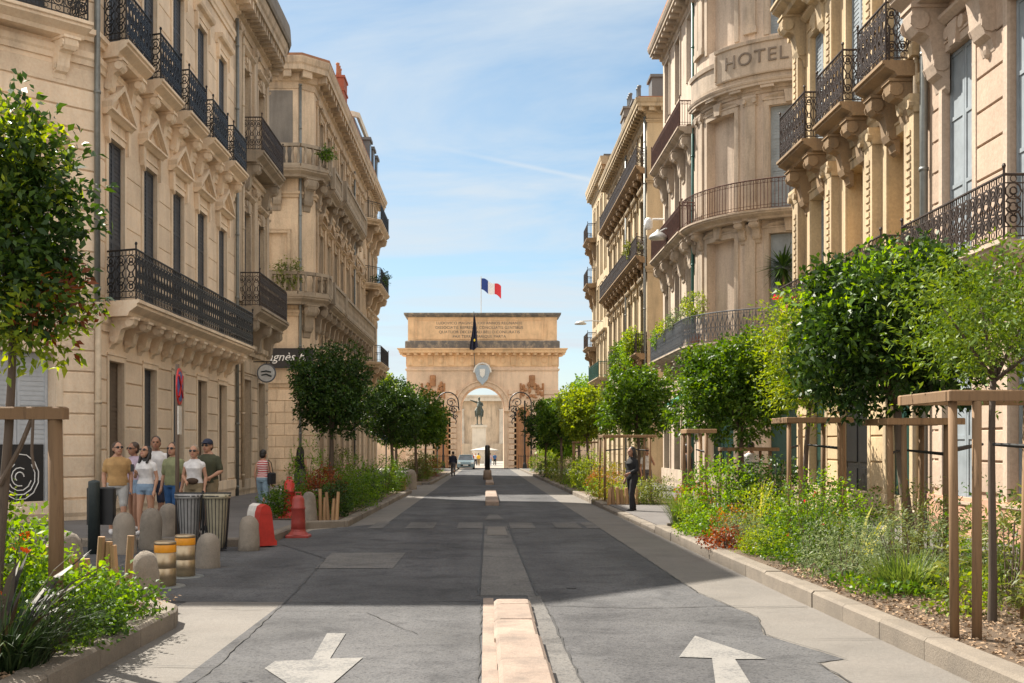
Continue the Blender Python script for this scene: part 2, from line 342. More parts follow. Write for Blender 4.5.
M['pipe'] = plain('zinc_pipe', (0.20, 0.21, 0.20), 0.5, 0.5)
M['pipebeige'] = plain('painted_pipe', (0.50, 0.40, 0.28), 0.6)
M['glass'] = glassy('dark_glass', (0.035, 0.042, 0.05))
M['shutter_dark'] = plain('slate_shutter', (0.055, 0.063, 0.077), 0.55, var=0.25, scale=2)
M['shutter'] = plain('grey_blue_shutter', (0.25, 0.285, 0.31), 0.6, var=0.2, scale=2)
M['shutter_white'] = plain('pale_shutter', (0.46, 0.49, 0.52), 0.6, var=0.15, scale=2)
M['shutter_brown'] = plain('brown_shutter', (0.14, 0.105, 0.075), 0.65, var=0.2, scale=2)
M['frame'] = plain('painted_frame', (0.5, 0.47, 0.42), 0.6)
M['doorgreen'] = plain('green_door', (0.012, 0.045, 0.035), 0.4)
M['black'] = plain('black_paint', (0.012, 0.012, 0.013), 0.4)
M['void'] = plain('dark_interior', (0.02, 0.018, 0.016), 0.8)
M['tile'] = stone('roof_tile', (0.36, 0.17, 0.09), 0.6, scale=4, bump=0.8, streak=False)
M['slate'] = stone('slate', (0.085, 0.095, 0.115), 0.3, dark=(0.04, 0.045, 0.05), scale=4, rough=0.5, streak=False)
M['brick'] = stone('chimney_brick', (0.32, 0.09, 0.05), 0.4, scale=5)
M['wood'] = wood('stake_wood', (0.23, 0.135, 0.065))
M['bark'] = wood('bark', (0.12, 0.085, 0.06))
M['log'] = wood('split_log', (0.40, 0.24, 0.12))
M['chip'] = plain('bark_chip', (0.30, 0.20, 0.12), 0.9, var=0.5, scale=30)
M['steel'] = plain('brushed_steel', (0.44, 0.34, 0.22), 0.38, 0.85, 0.1, 20)
M['orange'] = plain('orange_band', (0.75, 0.30, 0.015), 0.4)
M['redplastic'] = plain('red_plastic', (0.48, 0.03, 0.02), 0.45)
M['redfade'] = plain('faded_red_plastic', (0.30, 0.04, 0.03), 0.45)
M['whiteplastic'] = plain('white_plastic', (0.72, 0.68, 0.62), 0.45)
M['post'] = plain('dark_green_post', (0.03, 0.04, 0.04), 0.45, 0.2)
M['bag_grey'] = plain('grey_bin_bag', (0.33, 0.32, 0.31), 0.4, bump=0.5)
M['bag_yellow'] = plain('yellow_bin_bag', (0.40, 0.355, 0.25), 0.4, bump=0.5)
M['signblue'] = plain('sign_blue', (0.02, 0.10, 0.36), 0.35)
M['signred'] = plain('sign_red', (0.55, 0.02, 0.02), 0.35)
M['white'] = plain('white_paint', (0.78, 0.78, 0.76), 0.5)
M['bronze'] = plain('bronze', (0.065, 0.075, 0.06), 0.5, 0.5)
M['lampshell'] = plain('lamp_shell', (0.52, 0.52, 0.50), 0.4, 0.3)
M['shieldblue'] = plain('shield_paint', (0.36, 0.42, 0.47), 0.5)
M['terracotta'] = plain('terracotta', (0.36, 0.14, 0.07), 0.8)
M['carblue'] = plain('car_paint', (0.20, 0.27, 0.30), 0.25, 0.3, 0.05)
M['tyre'] = plain('tyre', (0.02, 0.02, 0.02), 0.8)
M['chrome'] = plain('rim', (0.5, 0.5, 0.5), 0.3, 0.8)
M['lens'] = plain('headlamp_lens', (0.7, 0.7, 0.68), 0.1)
M['flagblue'] = plain('flag_blue', (0.02, 0.05, 0.22), 0.8)
M['flagwhite'] = plain('flag_white', (0.75, 0.75, 0.75), 0.8)
M['flagred'] = plain('flag_red', (0.6, 0.03, 0.04), 0.8)
M['flagdark'] = plain('flag_navy', (0.012, 0.014, 0.035), 0.8)
M['gold'] = plain('flag_yellow', (0.7, 0.5, 0.03), 0.6)
M['awning'] = plain('awning_green', (0.02, 0.17, 0.13), 0.7)
M['poster'] = plain('poster_black', (0.016, 0.016, 0.018), 0.5)
# foliage
M['lf_dark'] = leafmat('leaf_dark', (0.012, 0.032, 0.007), (0.026, 0.062, 0.011), (0.075, 0.135, 0.018), 0.22, 0.45)
M['lf_mid'] = leafmat('leaf_mid', (0.026, 0.064, 0.009), (0.056, 0.122, 0.014), (0.135, 0.21, 0.022), 0.34, 0.45)
M['lf_feather'] = leafmat('leaf_feather', (0.04, 0.085, 0.010), (0.085, 0.15, 0.016), (0.19, 0.26, 0.028), 0.26, 0.5)
M['lf_yel'] = leafmat('leaf_yellowgreen', (0.07, 0.115, 0.014), (0.14, 0.21, 0.025), (0.28, 0.33, 0.04), 0.42)
M['lf_bright'] = leafmat('leaf_bright', (0.045, 0.10, 0.010), (0.095, 0.195, 0.016), (0.20, 0.31, 0.028), 0.42)
M['lf_grey'] = leafmat('leaf_silver', (0.06, 0.095, 0.04), (0.13, 0.175, 0.075), (0.25, 0.30, 0.15), 0.3)
M['lf_red'] = leafmat('leaf_red', (0.07, 0.035, 0.015), (0.17, 0.055, 0.02), (0.30, 0.11, 0.03), 0.35)
M['lf_orange'] = leafmat('leaf_orange', (0.10, 0.08, 0.02), (0.24, 0.12, 0.03), (0.42, 0.19, 0.04), 0.4)
M['lf_gold'] = leafmat('leaf_gold', (0.10, 0.11, 0.02), (0.21, 0.20, 0.03), (0.36, 0.31, 0.05), 0.4)
M['lf_olive'] = leafmat('leaf_olive', (0.06, 0.08, 0.02), (0.12, 0.15, 0.035), (0.22, 0.24, 0.06), 0.3)
M['blade'] = leafmat('grass_blade', (0.05, 0.09, 0.02), (0.11, 0.17, 0.035), (0.24, 0.27, 0.08), 0.35)
M['blade_dark'] = leafmat('grass_blade_dark', (0.008, 0.018, 0.006), (0.018, 0.04, 0.012), (0.055, 0.08, 0.025), 0.12)
M['bronze_blade'] = leafmat('bronze_blade', (0.014, 0.011, 0.007), (0.030, 0.021, 0.013), (0.075, 0.055, 0.03), 0.1)
M['gold_blade'] = leafmat('gold_blade', (0.16, 0.20, 0.03), (0.36, 0.36, 0.07), (0.55, 0.52, 0.16), 0.3)
M['fl_orange'] = leafmat('petal_orange', (0.6, 0.10, 0.01), (0.8, 0.16, 0.015), (0.85, 0.26, 0.03), 0.3)
M['fl_red'] = leafmat('petal_red', (0.45, 0.02, 0.015), (0.65, 0.04, 0.025), (0.7, 0.12, 0.06), 0.3)
M['fl_pink'] = leafmat('petal_pink', (0.5, 0.2, 0.2), (0.6, 0.3, 0.3), (0.65, 0.45, 0.42), 0.3)

# ------------------------------------------------------------------ facade parts
def text_mesh(s, size, depth=0.02, shear=0.0, spacing=1.0):
    cu = bpy.data.curves.new('lettering', 'FONT'); cu.body = s; cu.size = size; cu.extrude = depth/2; cu.align_x = 'CENTER'; cu.align_y = 'CENTER'
    cu.shear = shear; cu.space_character = spacing; cu.resolution_u = 3
    o = bpy.data.objects.new('lettering', cu); COL.objects.link(o)
    dg = bpy.context.evaluated_depsgraph_get(); me = bpy.data.meshes.new_from_object(o.evaluated_get(dg))
    bpy.data.objects.remove(o); bpy.data.curves.remove(cu); return me
def lettering(F, s, size, uc, zc, n, depth, mat, parent, name='lettering', shear=0, flip=1, spacing=1.0, bold=0):
    me = text_mesh(s, size, depth, shear, spacing)
    b = MB(F); vs = [F.P(uc + flip*v.co.x, n + v.co.z, zc + v.co.y) for v in me.vertices]
    b.add(vs, [list(p.vertices) for p in me.polygons]); bpy.data.meshes.remove(me)
    return b.build(name, mat, parent)

PENDING = []
class Bld:
    def __init__(s, name, label, cat, path, back, z1, wall, trim, base=None):
        s.F = Frame(path); s.back = back; s.z1 = z1; s.wall = wall; s.trim = trim; s.ops = []
        a = path[0]; c = path[-1]
        ys = [p[1] for p in path + back]; xs = [p[0] for p in path + back]
        cx, cy = (min(xs)+max(xs))/2, (min(ys)+max(ys))/2
        s.zb = G(max(ys)) - 0.25
        s.e = empty(name, (cx, cy, G(cy)), label, cat)
        s.cx, s.cy = cx, cy
    def uy(s, y):                       # u where the street front passes y
        F = s.F
        for i in range(len(F.p)-1):
            a, b = F.p[i], F.p[i+1]
            if abs(a.x-b.x) < 0.02 and min(a.y, b.y)-1e-6 <= y <= max(a.y, b.y)+1e-6 and abs(b.y-a.y) > 1:
                return F.u[i] + (F.u[i+1]-F.u[i])*(y-a.y)/(b.y-a.y)
        raise ValueError(y)
    def close(s):                       # the masonry shell with its openings, back and top
        F = s.F; w = MB(F)
        us = {0.0, F.L}; zs = {s.zb, s.z1}
        for u in F.u: us.add(u)
        for o in s.ops: us |= {o[0], o[1]}; zs |= {o[2], o[3]}
        us = sorted(us); zs = sorted(zs)
        for a, b in zip(us, us[1:]):
            if b-a < 1e-5: continue
            run = None
            for c, d in zip(zs, zs[1:]):
                hole = any(o[0]-1e-6 <= (a+b)/2 <= o[1]+1e-6 and o[2] < (c+d)/2 < o[3] for o in s.ops)
                if not hole:
                    run = (run[0], d) if run else (c, d)
                if hole or d == zs[-1]:
                    if run: w.quad(F.P(a, 0, run[0]), F.P(b, 0, run[0]), F.P(b, 0, run[1]), F.P(a, 0, run[1]))
                    run = None
        for a, b, c, d, dep in s.ops:
            cu = F.cuts(a, b)
            for x in (a, b): w.quad(F.P(x, 0, c), F.P(x, -dep, c), F.P(x, -dep, d), F.P(x, 0, d))
            for z in (c, d):
                for p, q in zip(cu, cu[1:]): w.quad(F.P(p, 0, z), F.P(q, 0, z), F.P(q, -dep, z), F.P(p, -dep, z))
        pl = [F.P(0, 0, 0), F.P(F.L, 0, 0)]
        ring = [F.P(F.L, 0, 0)] + [Vector((x, y, 0)) for x, y in s.back] + [F.P(0, 0, 0)]
        for p, q in zip(ring, ring[1:]): w.quad((p.x, p.y, s.zb), (q.x, q.y, s.zb), (q.x, q.y, s.z1), (p.x, p.y, s.z1))
        top = [(p.x, p.y, s.z1) for p in F.p] + [(x, y, s.z1) for x, y in s.back]
        w.quad(*top)
        s.w = w; PENDING.append(s)
    def roof(s, h=1.6, over=0.35, mat='tile', inset=4.5):
        F = s.F; r = MB()
        pts = [F.p[i] + F.m[i]*over for i in range(len(F.p))] + [Vector(p) for p in s.back]
        c = Vector((s.cx, s.cy)); L = max((p-c).length for p in pts)
        inn = []
        for i, p in enumerate(pts):
            q = (F.p[i] - F.m[i]*inset) if i < len(F.p) else p + (c-p).normalized()*inset
            if i < len(F.p):
                if i == 0 or i == len(F.p)-1: q = q + (c-q).normalized()*inset*0.6
            inn.append(q)
        k = len(pts); z = s.z1 + 0.004
        vs = [(p.x, p.y, z) for p in pts] + [(p.x, p.y, z+0.12) for p in pts] + [(p.x, p.y, z+h) for p in inn]
        r.add(vs, [[i, (i+1) % k, k+(i+1) % k, k+i] for i in range(k)] + [[k+i, k+(i+1) % k, 2*k+(i+1) % k, 2*k+i] for i in range(k)] + [[2*k+i for i in range(k)], list(range(k))[::-1]])
        return r.build('roof', M[mat], s.e)
    def cornice(s, z0, z1, p, u0=0, u1=None, mod=0.0, mat=None, name='cornice'):
        F = s.F; u1 = F.L if u1 is None else u1; h = z1-z0; m = MB(F)
        m.mould(u0, u1, [(-0.03, z0), (0.05, z0), (0.07, z0+0.22*h), (0.16*p+0.05, z0+0.26*h), (0.22*p+0.05, z0+0.5*h), (0.86*p, z0+0.54*h), (0.86*p, z0+0.72*h), (0.93*p, z0+0.78*h), (p, z0+0.95*h), (p, z1), (-0.03, z1)])
        if mod:
            k = int((u1-u0)/mod)
            for i in range(k):
                u = u0 + (i+0.5)*(u1-u0)/k
                m.box(u-mod*0.2, u+mod*0.2, 0.03, 0.78*p, z0+0.30*h, z0+0.535*h)
        return m.build(name, M[mat or s.trim], s.e)
    def band(s, z0, z1, p=0.06, u0=0, u1=None, mat=None, name='string_course'):
        F = s.F; u1 = F.L if u1 is None else u1; m = MB(F); h = z1-z0
        m.mould(u0, u1, [(-0.03, z0), (p*0.5, z0), (p*0.6, z0+0.4*h), (p, z0+0.55*h), (p, z1), (-0.03, z1)])
        return m.build(name, M[mat or s.trim], s.e)
    def rust(s, u0, u1, z0, z1, h=0.47, gap=0.035, proud=0.04, mat=None, vj=0.0):
        F = s.F; m = s.w; k = max(1, round((z1-z0)/h)); hh = (z1-z0)/k
        for i in range(k):
            a, b = z0+i*hh+gap/2, z0+(i+1)*hh-gap/2
            segs = [(u0, u1)]
            for o in s.ops:
                if o[2] < b and o[3] > a:
                    ns = []
                    for p, q in segs:
                        l, r_ = o[0]-0.17, o[1]+0.17
                        if r_ <= p or l >= q: ns.append((p, q))
                        else:
                            if l > p+0.05: ns.append((p, l))
                            if r_ < q-0.05: ns.append((r_, q))
                    segs = ns
            for p, q in segs:
                parts = max(1, int((q-p)/vj)) if vj else 1
                off = 0.5 if (vj and i % 2) else 0
                cuts = [p] + [p + (j+off)*(q-p)/parts for j in range(0 if off else 1, parts)] + [q]
                for c, d in zip(cuts, cuts[1:]):
                    if d-c > 0.06:
                        g = gap*0.3 if vj else 0
                        us = F.cuts(c+g, d-g); c2 = 0.012
                        m.sweep(us, [(-0.02, a), (proud-c2, a), (proud, a+c2), (proud, b-c2), (proud-c2, b), (-0.02, b)])
    def pilaster(s, u, w, z0, z1, p=0.08, cap=True, panel=False, mat=None):
        m = MB(s.F); m.box(u-w/2, u+w/2, -0.02, p, z0+0.25, z1-0.35)
        m.box(u-w/2-0.05, u+w/2+0.05, -0.02, p+0.05, z0, z0+0.25)
        m.mould(u-w/2-0.06, u+w/2+0.06, [(-0.02, z1-0.35), (p+0.01, z1-0.35), (p+0.04, z1-0.22), (p+0.10, z1-0.08), (p+0.10, z1), (-0.02, z1)])
        if cap:
            for sx in (-1, 1): m.tube([m.P(u+sx*(w/2-0.01)-0.0, p+0.02, z1-0.2), m.P(u+sx*(w/2-0.01), p+0.12, z1-0.2)], 0.09, 8)
        if panel:
            n_ = int((z1-z0-0.9)/0.16)
            for i in range(n_): m.box(u-w*0.22, u+w*0.22, p-0.01, p+0.025, z0+0.45+i*0.16, z0+0.55+i*0.16)
        return m.build('pilaster', M[mat or s.trim], s.e)
    def window(s, uc, w, z0, z1, kind='glass', pane='glass', hood=None, fr=0.15, dep=0.28, sill=True, trim=None, name='window', shut='shutter', transom=None):
        F = s.F; tm = M[trim or s.trim]
        s.ops.append((uc-w/2, uc+w/2, z0, z1, dep+0.06))
        m = MB(F); e = 0.004
        if fr:
            for a, b in ((uc-w/2-fr, uc-w/2-e), (uc+w/2+e, uc+w/2+fr)):
                m.box(a, b, -0.02, 0.055, z0+(0.0 if sill else 0), z1+e)
            m.box(uc-w/2-fr, uc+w/2+fr, -0.02, 0.058, z1+e, z1+fr)
            m.box(uc-w/2-fr-0.03, uc+w/2+fr+0.03, -0.02, 0.085, z1+fr+0.002, z1+fr+0.05)
        if sill: m.mould(uc-w/2-fr-0.06, uc+w/2+fr+0.06, [(-0.02, z0-0.16), (0.06, z0-0.16), (0.07, z0-0.07), (0.12, z0-0.05), (0.12, z0-e), (-0.02, z0-e)])
        if not m.v: m.box(uc-w/2-0.02, uc-w/2-e, -0.02, 0.01, z0, z1)
        o = m.build(name, tm, s.e)
        if hood:
            h = MB(F); zt = z1+fr+0.052; W = w/2+fr+0.16
            if hood in ('ped', 'arc'):
                h.box(uc-W+0.08, uc+W-0.08, -0.02, 0.05, zt, zt+0.22)
                zt += 0.224
                for sx in (-1, 1): h.plate([(uc+sx*(W-0.26), zt-0.02), (uc+sx*(W-0.08), zt-0.02), (uc+sx*(W-0.10), zt-0.5), (uc+sx*(W-0.24), zt-0.62)], -0.02, 0.14)
                h.mould(uc-W, uc+W, [(-0.02, zt), (0.12, zt), (0.2, zt+0.07), (0.27, zt+0.09), (0.27, zt+0.14), (-0.02, zt+0.14)])
                zt += 0.142
                rise = 0.62 if hood == 'ped' else 0.45
                pts = [(uc-W, zt), (uc, zt+rise), (uc+W, zt)] if hood == 'ped' else [(uc-W*math.cos(PI*i/10), zt+rise*math.sin(PI*i/10)) for i in range(11)]
                h.plate(pts if hood == 'arc' else pts, -0.02, 0.06)
                for (a, b), (c, d) in zip(pts, pts[1:]):
                    L = math.hypot(c-a, d-b); nx, nz = -(d-b)/L, (c-a)/L
                    h.plate([(a, b+0.001), (c, d+0.001), (c+nx*0.0, d+0.14), (a, b+0.14)], -0.02, 0.27)
                    h.plate([(a+0.02*(1 if a < uc else 0), b-0.07), (c, d-0.07), (c, d-0.002), (a, b-0.002)], -0.02, 0.15)
                if hood == 'ped': h.plate([(uc-0.22, zt+0.06), (uc+0.22, zt+0.06), (uc, zt+0.34)], 0.05, 0.11)
            elif hood == 'flat':
                h.mould(uc-W, uc+W, [(-0.02, zt), (0.08, zt), (0.1, zt+0.14), (0.22, zt+0.18), (0.26, zt+0.26), (0.26, zt+0.31), (-0.02, zt+0.31)])
                for sx in (-1, 1): h.plate([(uc+sx*(W-0.24), zt-0.01), (uc+sx*(W-0.06), zt-0.01), (uc+sx*(W-0.10), zt-0.42), (uc+sx*(W-0.2), zt-0.5)], -0.02, 0.13)
            elif hood == 'key':
                h.plate([(uc-0.14, z1-0.02), (uc+0.14, z1-0.02), (uc+0.2, z1+0.42), (uc-0.2, z1+0.42)], 0.02, 0.14)
                for sx in (-1, 1): h.tube([h.P(uc+sx*0.3, 0.03, z1+0.3), h.P(uc+sx*0.3, 0.12, z1+0.3)], 0.12, 8)
                h.mould(uc-W, uc+W, [(-0.02, z1+0.5), (0.08, z1+0.5), (0.2, z1+0.6), (0.2, z1+0.66), (-0.02, z1+0.66)])
            h.build('pediment' if hood in ('ped', 'arc') else 'hood', tm, o)
        p = MB(F)
        if kind == 'blank':
            p.box(uc-w/2-0.02, uc+w/2+0.02, -dep-0.02, -dep, z0-0.02, z1+0.02); p.build('blank_panel', M[s.wall], o)
        else:
            cu = F.cuts(uc-w/2, uc+w/2)
            p.box(uc-w/2-0.03, uc+w/2+0.03, -dep-0.04, -dep, z0-0.03, z1+0.03)
            p.build('pane', M[pane], o)
        if kind == 'glass':
            f = MB(F); fw = 0.055
            for a in (uc-w/2+0.003, uc-fw/2, uc+w/2-fw-0.003): f.box(a, a+fw, -dep+0.003, -dep+0.06, z0+0.003, z1-0.003)
            hh = z1-z0
            for t in ([0.0, 0.32, 0.72, 1.0] if not transom else transom):
                z = z0+0.004+t*(hh-fw-0.008)
                for a, b in ((uc-w/2+fw+0.004, uc-fw/2-0.001), (uc+fw/2+0.001, uc+w/2-fw-0.004)): f.box(a, b, -dep+0.003, -dep+0.055, z, z+fw)
            f.build('frame', M['frame'], o)
        elif kind in ('shutter', 'panel'):
            for a, b in ((uc-w/2+0.012, uc-0.006), (uc+0.006, uc+w/2-0.012)):
                f = MB(F); n0 = -dep+0.02
                f.box(a, b, n0, n0+0.03, z0+0.01, z1-0.01)
                hh = z1-z0; fw = 0.07
                for x in (a, b-fw): f.box(x, x+fw, n0+0.031, n0+0.05, z0+0.012, z1-0.012)
                for t in (0, 0.38, 0.7, 1): f.box(a+fw+0.002, b-fw-0.002, n0+0.031, n0+0.05, z0+0.012+t*(hh-0.024-fw), z0+0.012+t*(hh-0.024-fw)+fw)
                if w > 0.9 and kind == 'shutter':
                    k = int(hh/0.11)
                    for j in range(k):
                        z = z0+0.1+j*(hh-0.2)/k
                        f.box(a+fw+0.002, b-fw-0.002, n0+0.031, n0+0.04, z, z+0.05)
                f.build('shutter', M[shut], o)
        elif kind == 'door':
            for a, b in ((uc-w/2+0.01, uc-0.005), (uc+0.005, uc+w/2-0.01)):
                f = MB(F); n0 = -dep+0.02; hh = z1-z0
                f.box(a, b, n0, n0+0.04, z0+0.01, z1-0.01)
                for t0, t1 in ((0.04, 0.30), (0.34, 0.62), (0.66, 0.96)): f.box(a+0.08, b-0.08, n0+0.041, n0+0.06, z0+t0*hh, z0+t1*hh)
                f.build('door_leaf', M[shut], o)
        return o
    def balcony(s, u0, u1, z, proj, style='ornate', h=1.1, corb=None, t=0.30, rail='iron', mat=None, sides=True, cw=0.26, ch=0.75):
        F = s.F; m = MB(F); tm = M[mat or s.trim]
        m.mould(u0, u1, [(-0.03, z-t), (proj-0.26, z-t), (proj-0.22, z-t*0.75), (proj-0.1, z-t*0.55), (proj-0.02, z-t*0.42), (proj-0.02, z-t*0.25), (proj+0.03, z-t*0.2), (proj+0.03, z), (-0.03, z)])
        o = m.build('balcony', tm, s.e)
        for u in (corb if corb is not None else [u0+0.3, u1-0.3]):
            c = MB(F); p = proj-0.2; z1 = z-t-0.003; k = ch/0.75
            pr = [(-0.03, z1), (p, z1), (p+0.02, z1-0.08*k), (p*0.98, z1-0.2*k), (p*0.85, z1-0.28*k), (p*0.66, z1-0.29*k), (p*0.52, z1-0.33*k), (p*0.46, z1-0.45*k), (p*0.42, z1-0.6*k), (p*0.32, z1-0.7*k), (p*0.16, z1-0.74*k), (0.05, z1-0.85*k), (-0.03, z1-0.9*k)]
            c.mould(u-cw/2, u+cw/2, pr)
            c.mould(u-cw/2-0.04, u+cw/2+0.04, [(0.0, z1-0.001), (p+0.05, z1-0.001), (p+0.05, z1-0.06), (0.0, z1-0.06)])
            for sx in (-1, 1):
                c.tube([c.P(u+sx*cw/2, p*0.82, z1-0.16*k), c.P(u+sx*(cw/2+0.035), p*0.82, z1-0.16*k)], 0.10*k, 9)
                c.tube([c.P(u+sx*cw/2, p*0.2, z1-0.6*k), c.P(u+sx*(cw/2+0.03), p*0.2, z1-0.6*k)], 0.085*k, 9)
            c.build('corbel', tm, o)
        r = MB(F)
        # runs: (start, end) in (u, n)
        q = proj-0.06; runs = [((u0+0.06, q), (u1-0.06, q))]
        if sides: e_ = 0.125 if style == 'balus' else 0.0; runs = [((u0+0.06, 0.02), (u0+0.06, q-e_))] + runs + [((u1-0.06, q-e_), (u1-0.06, 0.02))]
        for (ua, na), (ub, nb) in runs:
            L = math.hypot(ub-ua, nb-na)
            if L < 0.05: continue
            def Q(x, zz, ua=ua, na=na, ub=ub, nb=nb, L=L): return r.P(ua+(ub-ua)*x/L, na+(nb-na)*x/L, z+zz)
            def line(zz, rad, k=4, L=L):
                n_ = max(2, int(L/0.6)+1); r.tube([Q(L*i/(n_-1), zz) for i in range(n_)], rad, k)
            if style == 'balus':
                bw = 0.3; cells = max(1, round(L/bw)); ww = L/cells
                def slabrail(za, zb, hw):
                    n_ = max(2, int(L/0.6)+1)
                    for i in range(n_-1):
                        a, b = Q(L*i/(n_-1), 0), Q(L*(i+1)/(n_-1), 0); d = (b-a).normalized(); nn = Vector((d.y, -d.x, 0))*hw
                        vs = [a-nn, a+nn, b+nn, b-nn]
                        r.add([(v.x, v.y, z+za) for v in vs] + [(v.x, v.y, z+zb) for v in vs], [[0, 1, 2, 3], [7, 6, 5, 4], [0, 4, 5, 1], [1, 5, 6, 2], [2, 6, 7, 3], [3, 7, 4, 0]])
                slabrail(0.0, 0.15, 0.10); slabrail(h-0.16, h, 0.11)
                r.smooth = True
                for i in range(cells):
                    c = Q((i+0.5)*ww, 0)
                    hh = h-0.31
                    r.lathe((c.x, c.y, z+0.15), [(0.07, 0), (0.07, 0.05), (0.045, 0.08), (0.085, 0.3*hh), (0.08, 0.4*hh), (0.04, 0.72*hh), (0.055, 0.8*hh), (0.07, hh-0.05), (0.07, hh)], 8)
                r.smooth = False
                for x in ((0.02, L-0.02) if ub-ua > 0.2 else ()):
                    c = Q(x, 0); r.rbox(c.x-0.13, c.x+0.13, c.y-0.13, c.y+0.13, z, z+h+0.04, 0.02)
                continue
            line(h, 0.024, 6); line(0.06, 0.014)
            for x in ((0, L) if abs(ub-ua) > 0.01 else ((0,) if na < nb else (L,))):
                r.tube([Q(x, 0), Q(x, h+0.10)], 0.020, 5); p_ = Q(x, h+0.13); r.ball(p_, 0.035, 0.035, 0.045, 6, 4)
            if style == 'ornate':
                line(h-0.13, 0.012); line(0.2, 0.012)
                cells = max(1, round(L/0.24)); ww = L/cells
                for i in range(cells):
                    x = i*ww; xc = x+ww/2
                    if i: r.tube([Q(x, 0.06), Q(x, h)], 0.013, 4)
                    def circ(zc, rad, th=0.0135, k=9): r.tube([Q(xc+rad*math.cos(2*PI*j/k), zc+rad*1.05*math.sin(2*PI*j/k)) for j in range(k+1)], th, 4, False)
                    a = ww*0.42
                    circ(0.2+a, a); circ(h-0.13-a, a); circ(0.13, 0.05, 0.008, 7); circ(h-0.065, 0.05, 0.008, 7); circ(h*0.5, a*0.55)
                    for sx in (-1, 1):
                        r.tube([Q(xc+sx*a*t, 0.2+2*a+(h-0.33-4*a)*v) for t, v in ((0.1, -0.25), (0.75, 0.0), (0.9, 0.2), (0.35, 0.42), (0.35, 0.58), (0.9, 0.8), (0.75, 1.0), (0.1, 1.25))], 0.015, 4, False)
                        r.tube([Q(xc+sx*a*0.45*math.cos(t), 0.2+a+a*0.5*math.sin(t)) for t in (-1.5, -0.6, 0.4, 1.3, 2.4)], 0.014, 4, False)
                        r.tube([Q(xc+sx*a*0.45*math.cos(t), h-0.13-a+a*0.5*math.sin(t)) for t in (1.5, 0.6, -0.4, -1.3, -2.4)], 0.014, 4, False)
            elif style == 'bars':
                line(h-0.14, 0.011); line(0.17, 0.011)
                cells = max(1, round(L/0.115)); ww = L/cells
                for i in range(1, cells): r.tube([Q(i*ww, 0.06), Q(i*ww, h)], 0.014, 4, False)
                for i in range(cells//2):
                    xc = (2*i+1)*ww; k = 7
                    r.tube([Q(xc+0.055*math.cos(2*PI*j/k), h-0.07+0.055*math.sin(2*PI*j/k)) for j in range(k+1)], 0.008, 3, False)
            elif style == 'lattice':
                line(h-0.12, 0.012); line(0.18, 0.012); line(h*0.5, 0.009)
                cells = max(1, round(L/0.2)); ww = L/cells
                for i in range(cells):
                    x = i*ww
                    r.tube([Q(x, 0.06), Q(x, h)], 0.016, 4, False)
                    r.tube([Q(x, 0.18), Q(x+ww/2, h*0.5), Q(x+ww, 0.18)], 0.017, 4, False)
                    r.tube([Q(x, h-0.12), Q(x+ww/2, h*0.5), Q(x+ww, h-0.12)], 0.017, 4, False)
                    r.tube([Q(x+ww/2, 0.06), Q(x+ww/2, h)], 0.012, 4, False)
                    xc = x+ww/2; k = 8
                    r.tube([Q(xc+0.06*math.cos(2*PI*j/k), h*0.5+0.06*math.sin(2*PI*j/k)) for j in range(k+1)], 0.010, 4, False)
        r.build('railing', M['oldsoot'] if style == 'balus' else M[rail], o)
        return o
    def pipe(s, u, z0, z1, n=0.12, r=0.06, mat='pipe'):
        m = MB(s.F); m.smooth = True; m.tube([m.P(u, n, z0), m.P(u, n, z1)], r, 8)
        for i in range(int((z1-z0)/2.2)+1): z = z0+0.4+i*2.2; m.tube([m.P(u, n, z), m.P(u, n, z+0.07)], r+0.015, 8)
        return m.build('drainpipe', M[mat], s.e)
    def chimney(s, x, y, z, w=0.9, d=0.7, h=2.6, pots=3, mat='brick'):
        m = MB(); m.box(x-d/2, x+d/2, y-w/2, y+w/2, z, z+h); m.box(x-d/2-0.07, x+d/2+0.07, y-w/2-0.07, y+w/2+0.07, z+h*0.82, z+h*0.82+0.12); m.box(x-d/2-0.07, x+d/2+0.07, y-w/2-0.07, y+w/2+0.07, z+h+0.002, z+h+0.14)
        o = m.build('chimney', M[mat], s.e)
        for i in range(pots):
            p = MB(); p.smooth = True; p.lathe((x, y-w/2+(i+0.5)*w/pots, z+h+0.14), [(0.13, 0), (0.11, 0.3), (0.10, 0.75), (0.13, 0.8), (0.13, 0.9)], 10); p.build('chimney_pot', M['terracotta' if mat == 'brick' else 'zinc'], o)

# ================================================================== LEFT ROW
# 1: cream corner house with a chamfered corner
A = Bld('apartment_building', 'cream stone corner building with chamfered corner and one long black wrought iron balcony', 'building',
        [(-22, 22.4), (-11.1, 22.4), (-8.8, 24.7), (-8.8, 38.6)], [(-22, 38.6)], 17.6, 'cream', 'cream2')
F = A.F; bays = [26.1, 28.72, 31.34, 33.96, 36.6]
uch = F.u[1] + 1.626
for y in bays:
    u = A.uy(y)
    A.window(u, 1.05, G(y)+0.12, 3.5, 'shutter', 'void', None, 0.13, 0.20, sill=False, shut='shutter_dark' if y in (bays[1], bays[2]) else 'shutter_brown', name='doorway')
    A.window(u, 1.12, 4.88, 8.7, 'shutter', 'void', 'ped', 0.16, 0.13, sill=False, shut='shutter_dark')
    A.window(u, 1.12, 10.95, 14.4, 'shutter', 'void', 'flat', 0.16, 0.13, sill=False, shut='shutter_dark')
A.window(uch, 1.45, -0.1, 3.55, 'shutter', 'void', None, 0.16, 0.3, sill=False, shut='shutter_white', name='doorway')
A.window(uch, 1.3, 4.88, 7.55, 'shutter', 'void', 'ped', 0.2, 0.3, shut='shutter')
A.window(uch, 1.3, 10.95, 14.2, 'shutter', 'void', 'flat', 0.16, 0.3, sill=False, shut='shutter_dark')
